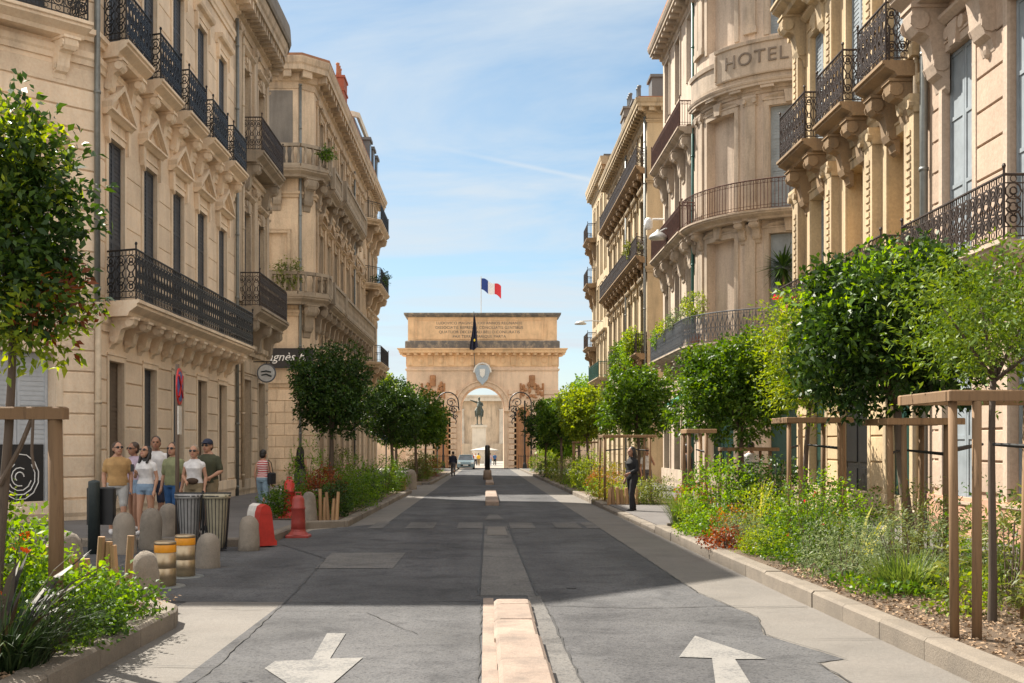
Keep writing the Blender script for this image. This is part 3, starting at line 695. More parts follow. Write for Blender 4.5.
for x in (-13.5, -16.3, -19.1):
    u = x + 22
    A.window(u, 1.15, 0.6, 3.4, 'glass'); A.window(u, 1.15, 4.9, 8.6, 'shutter', 'void', 'ped', shut='shutter_dark'); A.window(u, 1.15, 10.9, 14.3, 'shutter', 'void', 'flat', shut='shutter_dark')
A.close()
A.rust(F.u[1]+0.04, F.u[2]-0.03, 0.35, 4.1)
A.rust(F.u[2]+0.03, F.L-0.05, 0.35, 4.1, 0.53)
A.rust(F.u[1]+0.04, F.u[2]-0.03, 4.95, 9.9)
A.rust(F.u[2]+0.03, F.L-0.05, 4.95, 8.7, 0.62, 0.02, 0.02)
A.rust(F.u[1]+0.04, F.u[2]-0.03, 10.95, 15.4)
A.rust(F.u[2]+0.03, F.L-0.05, 10.95, 14.6, 0.62, 0.02, 0.02)
A.rust(0.1, F.u[1]-0.04, 0.35, 4.1)
A.band(4.15, 4.5, 0.10); A.band(-0.3, 0.32, 0.10, name='plinth'); A.band(10.0, 10.3, 0.09); A.band(10.55, 10.8, 0.16); A.band(15.6, 15.9, 0.10)
A.cornice(16.3, 17.6, 0.9, mod=0.5)
A.roof(1.2, 0.6)
A.balcony(A.uy(25.35), A.uy(37.7), 4.85, 0.88, 'ornate', 1.15, [A.uy(25.75+i*1.02) for i in range(12)], 0.36, cw=0.3, ch=0.62)
for y in bays: A.balcony(A.uy(y+0.12)-0.98, A.uy(y+0.12)+0.98, 10.75, 0.66, 'ornate', 1.15, [A.uy(y+0.12)-0.7, A.uy(y+0.12)+0.7], 0.34)
A.balcony(uch-1.1, uch+1.1, 10.75, 0.66, 'ornate', 1.15, [uch-0.8, uch+0.8], 0.34)
A.pipe(F.u[2]-0.03, 4.6, 16.4, 0.12, 0.065); A.pipe(F.u[2]-0.03, G(24)+0.1, 4.6, 0.14, 0.07, 'pipebeige'); A.pipe(A.uy(38.4), G(38), 16.4, 0.12, 0.06)
ps = MB(F); ps.box(uch-0.62, uch+0.60, -0.225, -0.205, 0.15, 1.55); po = ps.build('poster', M['poster'], A.e)
sw = MB(F)
for k in range(5): sw.tube([sw.P(uch+0.05+(0.10+0.085*k)*math.cos(t*0.5+k), -0.2, 0.85+(0.10+0.1*k)*math.sin(t*0.5+k)) for t in range(9)], 0.014, 4)
sw.build('poster_pattern', M['white'], po)

# 2: weathered house with a rounded far corner
arc = [(-10.8+2*math.cos(t), 44+2*math.sin(t)) for t in [PI/2*i/8 for i in range(9)]]
B = Bld('apartment_building', 'weathered grey beige building with rounded far corner and heavy dark sooty cornice', 'building',
        [(-8.8, 38.6)] + arc + [(-18, 46)], [(-18, 38.6)], 17.6, 'grey', 'grey2')
F = B.F
for y in (40.35, 42.9):
    u = B.uy(y)
    B.window(u, 1.2, G(y)+0.12, 3.9, 'shutter', 'void', None, 0.14, 0.3, sill=False, shut='shutter_brown' if y < 41 else 'shutter_dark', name='doorway')
    B.window(u, 1.1, 6.45, 10.0, 'shutter', 'void', 'key', dep=0.2, shut='shutter_dark', sill=False); B.window(u, 1.1, 12.15, 15.2, 'shutter', 'void', 'key', shut='shutter_brown', sill=False)
uc = (F.u[1]+F.u[9])/2
B.window(uc, 1.1, 6.45, 10.0, 'blank', hood='key', sill=False); B.window(uc, 1.1, 12.15, 15.2, 'blank', hood='key', sill=False); B.window(uc, 1.2, 0, 3.9, 'shutter', 'void', shut='shutter_dark', name='doorway', sill=False)
for x in (-13, -15.8):
    u = F.u[9] + (-10.8-x); B.window(u, 1.1, 6.45, 10, 'shutter', 'void', shut='shutter_white'); B.window(u, 1.1, 12.15, 15.2, 'shutter', 'void', shut='shutter_white')
B.close()
for y in (38.95, 41.65, 44.0):
    B.pilaster(B.uy(y), 0.55, 6.6, 11.1, 0.10); B.pilaster(B.uy(y), 0.55, 12.3, 16.4, 0.10)
B.rust(0.1, F.L-0.1, 0.3, 4.6, 0.5, 0.04, 0.05, vj=0.7)
B.band(4.8, 5.2, 0.2); B.band(11.2, 11.5, 0.18); B.band(-0.5, 0.27, 0.1, name='plinth')
B.cornice(16.4, 17.55, 0.85, mod=0.42)
m = MB(F); m.mould(0, F.L, [(0.3, 17.56), (0.92, 17.56), (0.97, 17.7), (0.93, 18.3), (0.86, 18.42), (0.3, 18.42)]); m.build('parapet', M['soot'], B.e)
B.roof(0.8, 0.2, 'zinc')
B.balcony(B.uy(39.5), B.uy(43.7), 12.1, 0.8, 'ornate', 1.2, [B.uy(39.9), B.uy(43.3)], 0.4, 'ironbrown', 'oldsoot', ch=1.0, cw=0.35)
B.balcony(B.uy(38.9), B.uy(43.9)+2.3, 6.42, 0.85, 'ornate', 1.2, [B.uy(39.3), B.uy(41.6), B.uy(43.7)], 0.42, 'ironbrown', 'oldsoot', ch=1.1, cw=0.4)
B.pipe(B.uy(39.3), 0, 16.4, 0.12, 0.06, 'pipebeige')

# 3: stone house with balustraded balconies beyond the side street
C = Bld('apartment_building', 'old stone building with white stone balustrade balconies and red chimney beyond the side street', 'building',
        [(-18, 55.6), (-9.5, 55.6), (-8.8, 56.3), (-8.8, 80)], [(-18, 80)], 20.9, 'old', 'old2')
F = C.F
ys = [58.6+2.75*i for i in range(8)]
for i, y in enumerate(ys):
    u = C.uy(y)
    C.window(u, 1.25, G(y)+0.12, 3.7, 'glass' if i % 3 else 'shutter', 'glass', None, 0.14, sill=False, shut='shutter_brown', name='doorway')
    C.window(u, 1.2, 9.05, 12.6, 'shutter', 'void', 'ped' if i % 2 else 'arc', dep=0.2, shut=('shutter_dark', 'shutter')[i % 3 == 1], sill=False); C.window(u, 1.2, 15.45, 18.6, 'shutter', 'void', 'flat', dep=0.2, shut=('shutter_dark', 'shutter')[i % 3 == 2], sill=False)
    C.window(u, 1.1, 5.0, 7.3, 'shutter', 'void', None, dep=0.2, shut='shutter_dark')
m = MB(F); ux = F.u[1]-1.05; m.box(ux-0.72, ux+0.78, -0.02, 0.015, 15.6, 19.4); m.build('rendered_patch', M['patch'], C.e)
C.window(ux, 1.0, 9.05, 12.2, 'blank', None, None, 0.15, 0.12, sill=False)
C.close()
C.rust(0.1, F.L-0.1, 0.2, 4.3, 0.55, 0.035, 0.05, vj=0.9)
C.band(4.4, 4.75, 0.2); C.band(8.0, 8.3, 0.15); C.band(14.0, 14.3, 0.16); C.band(-1, 0.15, 0.12, name='plinth')
C.cornice(19.5, 20.9, 0.85, mod=0.9)
C.roof(1.3, 0.85)
for y in [57.2] + [ys[i]+1.375 for i in range(8)]: C.pilaster(C.uy(y), 0.4, 8.4, 13.9, 0.08, True); C.pilaster(C.uy(y), 0.4, 14.9, 19.3, 0.08, True)
u1 = C.uy(58.0)
C.balcony(F.u[1]-1.5, C.uy(57.4), 15.4, 0.75, 'balus', 1.15, [F.u[1]-1.1, F.u[1]+0.5, C.uy(57.1)], 0.45, mat='oldsoot', ch=1.4, cw=0.42, sides=True)
C.balcony(F.u[1]-1.6, C.uy(57.2), 9.0, 0.8, 'balus', 1.15, [F.u[1]-1.2, F.u[1]+0.5, C.uy(56.9)], 0.45, mat='oldsoot', ch=1.4, cw=0.42)
C.balcony(C.uy(58.2), C.uy(61.2), 14.95, 0.8, 'balus', 1.1, None, 0.4, mat='oldsoot', ch=1.0, cw=0.35)
C.balcony(C.uy(63.0), C.uy(73.5), 15.4, 0.8, 'balus', 1.1, [C.uy(63.5+i*1.9) for i in range(6)], 0.4, mat='oldsoot', ch=1.0, cw=0.35)
C.balcony(C.uy(57.9), C.uy(62.4), 8.85, 0.85, 'balus', 1.1, [C.uy(58.3), C.uy(60.2), C.uy(62.0)], 0.4, mat='oldsoot', ch=1.2, cw=0.35)
C.balcony(C.uy(63.2), C.uy(79.3), 8.85, 0.8, 'balus', 1.1, [C.uy(63.6+i*1.9) for i in range(9)], 0.4, mat='oldsoot', ch=1.1, cw=0.35)
C.pipe(F.u[1]+0.1, G(56), 19.6, 0.12, 0.07); C.pipe(C.uy(72.6), 0, 19.5, 0.14, 0.06)
C.chimney(-9.9, 74, 21.0, 1.7, 0.9, 4.9, 3)

# 4: tall house with a slate mansard
D = Bld('apartment_building', 'tall stone building with dark slate mansard roof and rounded iron balconies further down the street', 'building',
        [(-18, 80), (-9.6, 80), (-8.8, 80.8), (-8.8, 89), (-9.8, 90), (-18, 90)], [], 21.0, 'old', 'old2')
D.back = []
F = D.F
for y in (82, 84.6, 87.2):
    u = D.uy(y)
    for z0, z1 in ((0, 3.6), (7.55, 11), (13.25, 16.2), (17.95, 20)):
        D.window(u, 1.1, z0 if z0 else G(y)+0.1, z1, 'shutter', 'void', 'flat' if z0 in (7.55, 13.25) else None, shut='shutter', sill=False)
D.close()
D.cornice(20.1, 21.1, 0.8, mod=0.6); D.band(6.7, 7.1, 0.15); D.band(12.4, 12.7, 0.15); D.band(17.2, 17.5, 0.15)
r = MB(); pts = [F.p[i] + F.m[i]*0.2 for i in range(len(F.p))]; inn = [F.p[i] - F.m[i]*0.9 for i in range(len(F.p))]; in2 = [F.p[i] - F.m[i]*2.6 for i in range(len(F.p))]
for q in (inn, in2):
    q[0].x = -18; q[-1].x = -18
pts[0].x = -18; pts[-1].x = -18
k = len(pts)
r.add([(p.x, p.y, 21.11) for p in pts] + [(p.x, p.y, 25.6) for p in inn] + [(p.x, p.y, 26.8) for p in in2], [[j*k+i, j*k+i+1, j*k+k+i+1, j*k+k+i] for j in range(2) for i in range(k-1)] + [[2*k+i for i in range(k)], [0, k, 2*k, 3*k-1, 2*k-1, k-1]])
ro = r.build('mansard_roof', M['slate'], D.e)
for y in (82, 84.6, 87.2):
    m = MB(); m.box(-9.6, -8.62, y-0.6, y+0.6, 21.3, 24.0); m.box(-9.7, -8.5, y-0.72, y+0.72, 24.002, 24.2)
    d = m.build('dormer', M['zinc'], ro); m = MB(); m.box(-8.63, -8.60, y-0.42, y+0.42, 21.6, 23.7); m.build('pane', M['glass'], d)
m = MB(F); m.mould(0.2, F.L-0.2, [(-0.75, 25.55), (-0.55, 25.55), (-0.5, 25.9), (-0.8, 25.95)]); m.build('roof_ridge', M['pale'], ro)
for z in (7.5, 13.2, 17.9): D.balcony(F.u[1]-0.6, D.uy(86.8), z, 1.15, 'bars', 1.2, [F.u[1]-0.3, F.u[2]+0.3, D.uy(84), D.uy(86.5)], 0.4, 'iron', ch=1.2, cw=0.4)

# ================================================================== RIGHT ROW
# near pink house
E = Bld('apartment_building', 'pale pink stone building with tall grey shutters nearest on the right', 'building', [(8.5, 21.2), (8.5, 6)], [(20, 6), (20, 21.2)], 18, 'pink', 'pink2')
F = E.F
for y in (19.75, 17.2, 14.6, 12.0, 9.4):
    u = E.uy(y)
    E.window(u, 1.25, G(y)+0.75, 3.5, 'panel', 'void', None, 0.15, 0.2, shut='shutter')
    E.window(u, 1.25, 4.75, 8.75, 'panel', 'void', 'key', 0.15, 0.16, sill=False, shut='shutter'); E.window(u, 1.2, 10.1, 13.4, 'shutter', 'void', 'flat', 0.15, 0.2, shut='shutter_white', sill=False)
E.close()
E.rust(0.35, F.L-0.1, 0.72, 4.0, 0.55); E.rust(0.35, F.L-0.1, 4.9, 9.0, 0.62)
E.band(-0.3, 0.62, 0.09, mat='pinkbase', name='plinth'); E.band(4.1, 4.3, 0.1); E.cornice(16.6, 18, 0.9, mod=0.5); E.roof(1.2, 0.6)
E.balcony(E.uy(20.95), E.uy(16.72), 4.68, 0.66, 'ornate', 1.0, [E.uy(20.6), E.uy(18.7), E.uy(17.1)], 0.3, 'ironbrown')
E.balcony(E.uy(15.9), E.uy(8.2), 4.68, 0.66, 'ornate', 1.0, None, 0.3, 'ironbrown')
E.balcony(E.uy(20.9), E.uy(15.6), 10.05, 0.85, 'ornate', 1.05, [E.uy(20.45), E.uy(18.5), E.uy(16.2)], 0.4, 'ironbrown', None, ch=1.35, cw=0.45)
E.pipe(0.12, G(21), 16.6, 0.11, 0.075)
for y in (18.48, 15.9):
    m = MB(F); u = E.uy(y)
    for k in range(4): m.ball(m.P(u+0.10*math.sin(k*2), 0.05, 8.9-0.24*k), 0.09, 0.13-0.02*k, 0.15, 8, 6)
    m.build('carved_garland', M['pink2'], E.e)

# tan house with three single balconies
Hh = Bld('apartment_building', 'golden tan stone building with three single black iron balconies on scroll corbels', 'building', [(8.5, 30), (8.5, 21.2)], [(20, 21.2), (20, 30)], 18.5, 'tan', 'tan2')
F = Hh.F
tb = (22.6, 25.25, 28.1)
for y in tb:
    u = Hh.uy(y)
    Hh.window(u, 1.75 if y == 25.25 else 1.3, G(y)+0.14, 3.6, 'door', 'void', None, 0.18, 0.12 if y == 25.25 else 0.2, sill=False, shut='black' if y == 25.25 else 'doorgreen', name='doorway')  # middle leaves coloured black to paint in the dark of an unlit open doorway
    Hh.window(u, 1.2, 4.75, 7.9, 'blank' if y != 28.1 else 'shutter', 'void', None, 0.2, 0.32, sill=False, shut='shutter'); Hh.window(u, 1.15, 9.1, 12.15, 'shutter', 'void', 'key', 0.18, 0.16, sill=False, shut='shutter')
    Hh.window(u, 1.15, 13.9, 16.3, 'shutter', 'void', 'key', 0.18, 0.16, sill=False, shut='shutter')
Hh.close()
for i, y in enumerate((29.55, 26.7, 23.9, 21.6)):
    Hh.pilaster(Hh.uy(y), 0.5, 4.75, 8.35, 0.2, True, True); Hh.pilaster(Hh.uy(y), 0.5, 9.1, 12.7, 0.2, True, True); Hh.pilaster(Hh.uy(y), 0.5, 13.2, 16.8, 0.2, True, True)
Hh.rust(0.05, F.L-0.05, 0.6, 4.0, 0.55); Hh.band(-0.4, 0.5, 0.1, name='plinth'); Hh.band(4.05, 4.35, 0.14); Hh.band(8.4, 8.75, 0.12); Hh.band(12.75, 13.1, 0.14)
Hh.cornice(17, 18.5, 0.9, mod=0.5); Hh.roof(1.2, 0.6)
Hh.balcony(Hh.uy(29.7), Hh.uy(21.95), 4.68, 0.66, 'ornate', 1.05, [Hh.uy(29.4-1.75*i) for i in range(5)], 0.3, 'ironbrown')
for (a, b) in ((23.2, 21.45), (26.05, 24.05), (29.3, 26.95)): Hh.balcony(Hh.uy(a), Hh.uy(b), 9.05, 0.74, 'ornate', 1.15, [Hh.uy(a)+0.35, Hh.uy(b)-0.35], 0.3, 'ironbrown', 'tansoot', ch=1.0, cw=0.36)
Hh.balcony(Hh.uy(29.7), Hh.uy(26.9), 13.3, 0.8, 'ornate', 1.05, None, 0.35, 'ironbrown', ch=1.2, cw=0.4)
Hh.pipe(F.L-0.3, G(21), 17, 0.1, 0.06, 'pipebeige')

# hotel with the rounded corner
arc = [(12.5-4*math.cos(t), 44.3-4*math.sin(t)) for t in [PI/2*i/24 for i in range(25)]]
Ho = Bld('hotel_building', 'pale stone hotel with drum shaped rounded corner and carved letters between the storeys', 'building',
         [(8.5, 52.8)] + arc + [(22, 40.3)], [(22, 52.8)], 20.4, 'hotel', 'hotel2')
F = Ho.F; ua = F.u[1]
th = lambda d: ua + 4*R(d)
floors = ((5.45, 9.35), (10.25, 14.1), (16.75, 19.4))
for y in (51.4, 48.6, 45.8):
    u = Ho.uy(y)
    for z0, z1 in floors: Ho.window(u, 1.1, z0, z1 if z0 > 6 else 9.2, 'shutter', 'void', 'flat' if z0 < 16 else None, 0.16, 0.2, sill=False, shut='shutter_dark' if y > 48 else 'shutter_white')
    Ho.window(u, 1.5, G(y)+0.14, 3.5, 'door', 'void', None, 0.16, 0.3, sill=False, shut='doorgreen', name='doorway')
for d, kind in ((29, 'blank'), (71, 'shutter')):
    for z0, z1 in floors: Ho.window(th(d), 1.55 if d == 29 else 1.5, z0, z1, kind, 'void', None if z0 > 16 else None, 0.2, 0.32 if d == 29 else 0.25, sill=False, shut='shutter')
    Ho.window(th(d), 1.5, G(42)+0.14, 3.5, 'door', 'void', None, 0.16, 0.3, sill=False, shut='doorgreen', name='doorway')
for x in (14.5, 17.5):
    u = F.u[25] + x-12.5
    for z0, z1 in floors: Ho.window(u, 1.3, z0, z1, 'shutter', 'void', None, 0.16, 0.25, sill=False, shut='shutter_white')
    Ho.window(u, 1.3, 0, 3.5, 'door', 'void', None, 0.16, 0.3, sill=False, shut='doorgreen', name='doorway')
Ho.close()
for d in (3, 10, 50, 92):
    for z0, z1 in ((5.5, 9.75), (10.3, 14.55), (16.9, 19.6)): Ho.pilaster(th(d), 0.42, z0, z1, 0.09, True)
for d in (29, 71):
    for zz in (9.35, 14.1):
        m = MB(F); u = th(d); m.plate([(u+1.0*math.cos(PI*(1-i/8)), zz+0.21+0.22*math.sin(PI*i/8)) for i in range(9)], -0.02, 0.12); m.build('arched_lintel', M['hotel2'], Ho.e)
        m = MB(F); m.plate([(u-0.14, zz+0.05), (u+0.14, zz+0.05), (u+0.2, zz+0.5), (u-0.2, zz+0.5)], 0.02, 0.17); m.build('keystone', M['hotel2'], Ho.e)
Ho.cornice(14.6, 15.05, 0.38, th(-1), F.L, mod=1.2); Ho.cornice(9.8, 10.2, 0.3, 0, th(-1)); Ho.band(3.9, 4.3, 0.16); Ho.band(-0.6, 0.4, 0.08, name='plinth')
m = MB(F); m.mould(th(1), F.L, [(-0.02, 15.052), (0.24, 15.052), (0.26, 15.2), (0.26, 15.95), (0.32, 15.97), (0.34, 16.12), (-0.02, 16.12)]); m.build('parapet_band', M['hotel2'], Ho.e)
m = MB(F); m.mould(th(31), th(93), [(0.2, 15.25), (0.34, 15.25), (0.36, 15.3), (0.36, 16.38), (0.42, 16.4), (0.44, 16.52), (0.2, 16.52)]); pn = m.build('name_panel', M['hotel2'], Ho.e)
lettering(F, 'HOTEL', 0.70, th(54), 15.86, 0.375, 0.05, M['letter'], pn, spacing=1.1)
m = MB(F)
for a in (th(31.5), th(92)): m.tube([m.P(a, 0.39, 15.36), m.P(a, 0.39, 16.3)], 0.05, 6)
m.tube([m.P(th(90)-0.1, 0.38, 15.45), m.P(th(82), 0.38, 15.37), m.P(th(78), 0.38, 15.44), m.P(th(84), 0.38, 15.5)], 0.03, 5)
m.build('scroll_moulding', M['hotel2'], pn)
Ho.cornice(19.7, 20.4, 0.75, mod=0.7); Ho.roof(1.4, 0.75)
for z, pr in ((5.4, 0.68), (10.15, 0.66)):
    Ho.balcony(th(-1.5) if z > 6 else Ho.uy(52.4), th(100), z, pr if z > 6 else 0.72, 'bars' if z > 6 else 'lattice', 1.12, [th(d) for d in (1, 12, 46, 54, 90)] + ([Ho.uy(45+1.8*i) for i in range(4)] if z < 6 else []), 0.3, 'ironrust' if z > 6 else 'irongrey', ch=0.7)
Ho.balcony(Ho.uy(52.2), Ho.uy(44.5), 10.15, 0.72, 'bars', 1.05, [Ho.uy(51.9), Ho.uy(50), Ho.uy(47.2), Ho.uy(44.9)], 0.3, 'ironrust', ch=1.2, cw=0.5)
Ho.balcony(Ho.uy(52.2), Ho.uy(44.5), 14.4, 0.72, 'bars', 1.05, [Ho.uy(51.9), Ho.uy(50), Ho.uy(47.2), Ho.uy(44.9)], 0.3, 'ironrust', ch=1.2, cw=0.5)
m = MB(F)
for i in range(14): u = Ho.uy(52.1)+i*(Ho.uy(44.6)-Ho.uy(52.1))/14; m.box(u+0.02, u+0.5, 0.615, 0.63, 14.5, 15.35)
m.build('balcony_screen', M['ironrust'], Ho.e)
m = MB(F)
for i in range(14): u = Ho.uy(52.1)+i*(Ho.uy(44.6)-Ho.uy(52.1))/14; m.box(u+0.02, u+0.5, 0.615, 0.63, 10.25, 11.1)
m.build('balcony_screen', M['ironrust'], Ho.e)
Ho.pipe(ua-0.25, G(44), 19.7, 0.13, 0.06, 'irongreen')
m = MB(F); u0, u1 = Ho.uy(47.2), Ho.uy(44.6); m.mould(u0, u1, [(0.02, 3.75), (0.9, 3.25), (0.9, 3.05), (0.88, 3.05), (0.86, 3.22), (0.02, 3.68)]); m.build('awning', M['awning'], Ho.e)
m = MB(F); m.box(ua-0.9, ua-0.35, 0.0, 0.04, 1.6, 2.1); m.build('plaque', M['pale'], Ho.e)

# buff house beyond the hotel
K = Bld('apartment_building', 'buff stone building with long continuous balconies and plain side wall behind the hotel', 'building',
        [(8.5, 76.6), (8.5, 58), (18, 58)], [(18, 76.6)], 19.6, 'buff', 'buff2')
F = K.F
for i in range(7):
    y = 59.6+2.55*i; u = K.uy(y)
    K.window(u, 1.2, G(y)+0.14, 3.6, 'glass' if i % 2 else 'door', 'glass', None, 0.14, sill=False, shut='doorgreen', name='doorway')
    for z0, z1 in ((6.4, 9.9), (11.5, 14.7), (16.2, 18.3)): K.window(u, 1.1, z0, z1, 'shutter', 'void', 'flat' if z0 < 16 else None, 0.15, 0.2, sill=False, shut=('shutter_dark', 'shutter_white', 'shutter_dark')[i % 3])
    if i % 2 == 0:
        m = MB(); m.box(8.9, 10.2, y-0.6, y+0.6, 19.75, 21.2); m.box(8.8, 10.3, y-0.7, y+0.7, 21.202, 21.35); d = m.build('dormer', M['zinc'], K.e)
K.close()
K.rust(0.05, F.u[1]-0.05, 0.3, 4.6, 0.55); K.band(4.7, 5.0, 0.15); K.band(10.6, 10.9, 0.12); K.band(15.3, 15.5, 0.12); K.band(18.5, 18.65, 0.1)
K.cornice(18.7, 19.6, 0.7, mod=0.6); K.roof(1.5, 0.5, inset=5)
for z, e0 in ((6.3, 71), (11.4, 76.3), (16.1, 76.3)): K.balcony(K.uy(e0), K.uy(58.1), z, 0.68, 'ornate' if z > 7 else 'bars', 1.0, [K.uy(58.6+1.5*i) for i in range(int((e0-58)/1.5))], 0.32, 'ironbrown', 'tansoot', ch=0.8, cw=0.3)
K.pipe(F.u[1]-0.15, G(58), 18.8, 0.12, 0.07); K.pipe(K.uy(66), 0, 18.8, 0.12, 0.06)
K.chimney(9.2, 70.5, 19.8, 1.4, 0.9, 3.0, 3, 'soot'); K.chimney(9.2, 66.3, 19.8, 1.0, 0.8, 2.2, 2, 'zinc'); K.chimney(9.6, 74.5, 20, 1.5, 0.8, 2.2, 3, 'soot'); K.chimney(10.5, 64, 20.2, 1.2, 0.7, 1.5, 2, 'soot')

# far right corner house
Lb = Bld('apartment_building', 'far corner building with stacked small rounded balconies at the end of the right row', 'building',
         [(18, 89.5), (10, 89.5), (8.5, 88), (8.5, 76.6)], [(18, 76.6)], 21.6, 'buff', 'buff2')
F = Lb.F
for y in (78.2, 80.8, 83.4, 86):
    u = Lb.uy(y)
    for z0, z1 in ((0, 3.6), (6.3, 9.2), (10.6, 13.2), (14.0, 16.6), (17.5, 19.6)): Lb.window(u, 1.05, z0 if z0 else G(y)+0.1, z1, 'shutter', 'void', 'flat' if z0 == 6.3 else None, 0.15, sill=False, shut='shutter_white')
Lb.close()
Lb.cornice(20.4, 21.6, 0.55, mod=0.7); Lb.roof(0.8, 0.3, 'zinc')
for z in (9.0, 13.9, 17.4): Lb.balcony(F.u[1]-0.3, Lb.uy(84.6), z, 0.72, 'bars', 1.1, [F.u[1], F.u[2]+0.3, Lb.uy(85.2)], 0.35, 'ironbrown', 'tansoot', ch=1.3, cw=0.5)
Lb.balcony(Lb.uy(84.2), Lb.uy(77), 6.2, 0.68, 'bars', 1.1, None, 0.3, 'irongreen')

for b_ in PENDING: b_.w.build('wall', M[b_.wall], b_.e)
# ================================================================== TRIUMPHAL ARCH
ACX, AY, AD = -0.40, 124.0, 5.0
arch = empty('triumphal_arch', (ACX, AY+AD/2, G(AY)), 'tan stone triumphal arch closing the end of the street', 'arch')
zg = G(AY)-0.4; W2 = 8.55; r0 = 2.42; zs = 5.6; zt = 10.2
w = MB()
K_ = 20
def arcpt(i): a = PI*i/K_; return (ACX - r0*math.cos(a), zs + r0*math.sin(a))
for y, sgn in ((AY, 1), (AY+AD, -1)):
    for xa, xb in ((ACX-W2, ACX-r0), (ACX+r0, ACX+W2)): w.quad((xa, y, zg), (xb, y, zg), (xb, y, zs), (xa, y, zs)); w.quad((xa, y, zs), (xb, y, zs), (xb, y, zt), (xa, y, zt))
    for i in range(K_):
        a, b = arcpt(i), arcpt(i+1); w.quad((a[0], y, a[1]), (b[0], y, b[1]), (b[0], y, zt), (a[0], y, zt))
for i in range(K_):
    a, b = arcpt(i), arcpt(i+1); w.quad((a[0], AY, a[1]), (b[0], AY, b[1]), (b[0], AY+AD, b[1]), (a[0], AY+AD, a[1]))
for x in (ACX-r0, ACX+r0): w.quad((x, AY, zg), (x, AY+AD, zg), (x, AY+AD, zs), (x, AY, zs))
for x in (ACX-W2, ACX+W2): w.quad((x, AY, zg), (x, AY+AD, zg), (x, AY+AD, zt), (x, AY, zt))
w.quad((ACX-W2, AY, zt), (ACX+W2, AY, zt), (ACX+W2, AY+AD, zt), (ACX-W2, AY+AD, zt))
FA = Frame([(ACX-W2, AY+AD), (ACX-W2, AY), (ACX+W2, AY), (ACX+W2, AY+AD)]); u0 = AD; uC = AD+W2
ru = w; ru.F = FA; hh = (7.6-zg)/15
for i in range(15):
    a, b = zg+i*hh+0.05, zg+(i+1)*hh-0.05
    for ua_, ub_ in ((u0+0.02, uC-5.3), (uC-3.75, uC-2.9), (uC+2.9, uC+3.75), (uC+5.3, u0+2*W2-0.02)):
        ru.sweep([ua_, ub_], [(-0.02, a), (0.10, a), (0.14, a+0.03), (0.14, b-0.03), (0.10, b), (-0.02, b)])
ru.build('wall', M['arch'], arch)
m = MB(FA)                                        # archivolt
for i in range(K_):
    a0, a1 = PI*i/K_, PI*(i+1)/K_
    for ra, rb, pr in ((r0+0.01, r0+0.45, 0.22), (r0+0.46, r0+0.60, 0.32)):
        m.plate([(uC-ra*math.cos(a0), zs+ra*math.sin(a0)), (uC-rb*math.cos(a0), zs+rb*math.sin(a0)), (uC-rb*math.cos(a1), zs+rb*math.sin(a1)), (uC-ra*math.cos(a1), zs+ra*math.sin(a1))], -0.02, pr)
for sx in (-1, 1): m.box(uC+sx*2.72-0.3, uC+sx*2.72+0.3, -0.02, 0.36, zs-0.45, zs-0.01)
m.build('archivolt', M['arch'], arch)
for sx in (-1, 1):                               # side niches with orange reliefs over them
    x = uC+sx*4.52; m = MB(FA)
    m.plate([(x-0.75, zg), (x+0.75, zg), (x+0.75, 4.9)] + [(x+0.75*math.cos(PI*i/8), 4.9+0.75*math.sin(PI*i/8)) for i in range(1, 8)] + [(x-0.75, 4.9)], -0.02, 0.03)
    o = m.build('niche', M['relief'], arch)
    m = MB(FA)
    for i in range(8):
        a0, a1 = PI*i/8, PI*(i+1)/8; m.plate([(x+0.76*math.cos(a0), 4.9+0.76*math.sin(a0)), (x+1.0*math.cos(a0), 4.9+1.0*math.sin(a0)), (x+1.0*math.cos(a1), 4.9+1.0*math.sin(a1)), (x+0.76*math.cos(a1), 4.9+0.76*math.sin(a1))], 0.0, 0.14)
    for s2 in (-1, 1): m.box(x+s2*0.88-0.11, x+s2*0.88+0.11, 0, 0.14, zg, 4.89)
    m.build('niche_surround', M['arch2'], o)
    m = MB(FA); rnd = random.Random(5+sx); xr = uC+sx*5.5
    for i in range(34):
        a, b = xr+rnd.uniform(-1.15, 1.15), rnd.uniform(6.7, 8.3); c = rnd.uniform(0.1, 0.24); m.ball(FA.P(a, 0.10, b), c, 0.18, c*rnd.uniform(0.7, 1.5), 7, 5)
    for s2 in (-1, 1): m.box(xr+s2*1.25-0.06, xr+s2*1.25+0.06, 0, 0.16, 6.6, 8.3)
    m.box(xr-0.25, xr+0.25, 0, 0.25, 8.0, 9.2); m.ball(FA.P(xr, 0.15, 8.9), 0.3, 0.2, 0.35, 8, 6)
    m.build('relief', M['relief'], arch)
m = MB(FA); m.mould(0, FA.L, [(-0.02, 9.75), (0.12, 9.75), (0.16, 9.95), (-0.02, 9.95)]); m.build('string_course', M['arch'], arch)
m = MB(FA); m.mould(0, FA.L, [(-0.02, 10.201), (0.06, 10.201), (0.06, 11.45), (-0.02, 11.45)])
for i in range(15):
    u = u0+0.5+i*(2*W2-1.0)/14
    if i % 2 == 0: m.box(u-0.3, u+0.3, 0.05, 0.14, 10.35, 11.4)
    else: m.ball(FA.P(u, 0.07, 10.9), 0.33, 0.10, 0.36, 10, 6)
m.build('frieze', M['arch2'], arch)
m = MB(FA); m.mould(0, FA.L, [(-0.02, 11.452), (0.1, 11.452), (0.2, 11.6), (0.8, 11.72), (0.85, 11.95), (1.0, 12.1), (1.0, 12.2), (-0.02, 12.2)])
for i in range(24):
    u = u0+0.1+i*(2*W2-0.2)/23; m.box(u-0.12, u+0.12, 0.1, 0.7, 11.46, 11.7)
m.build('cornice', M['arch2'], arch)
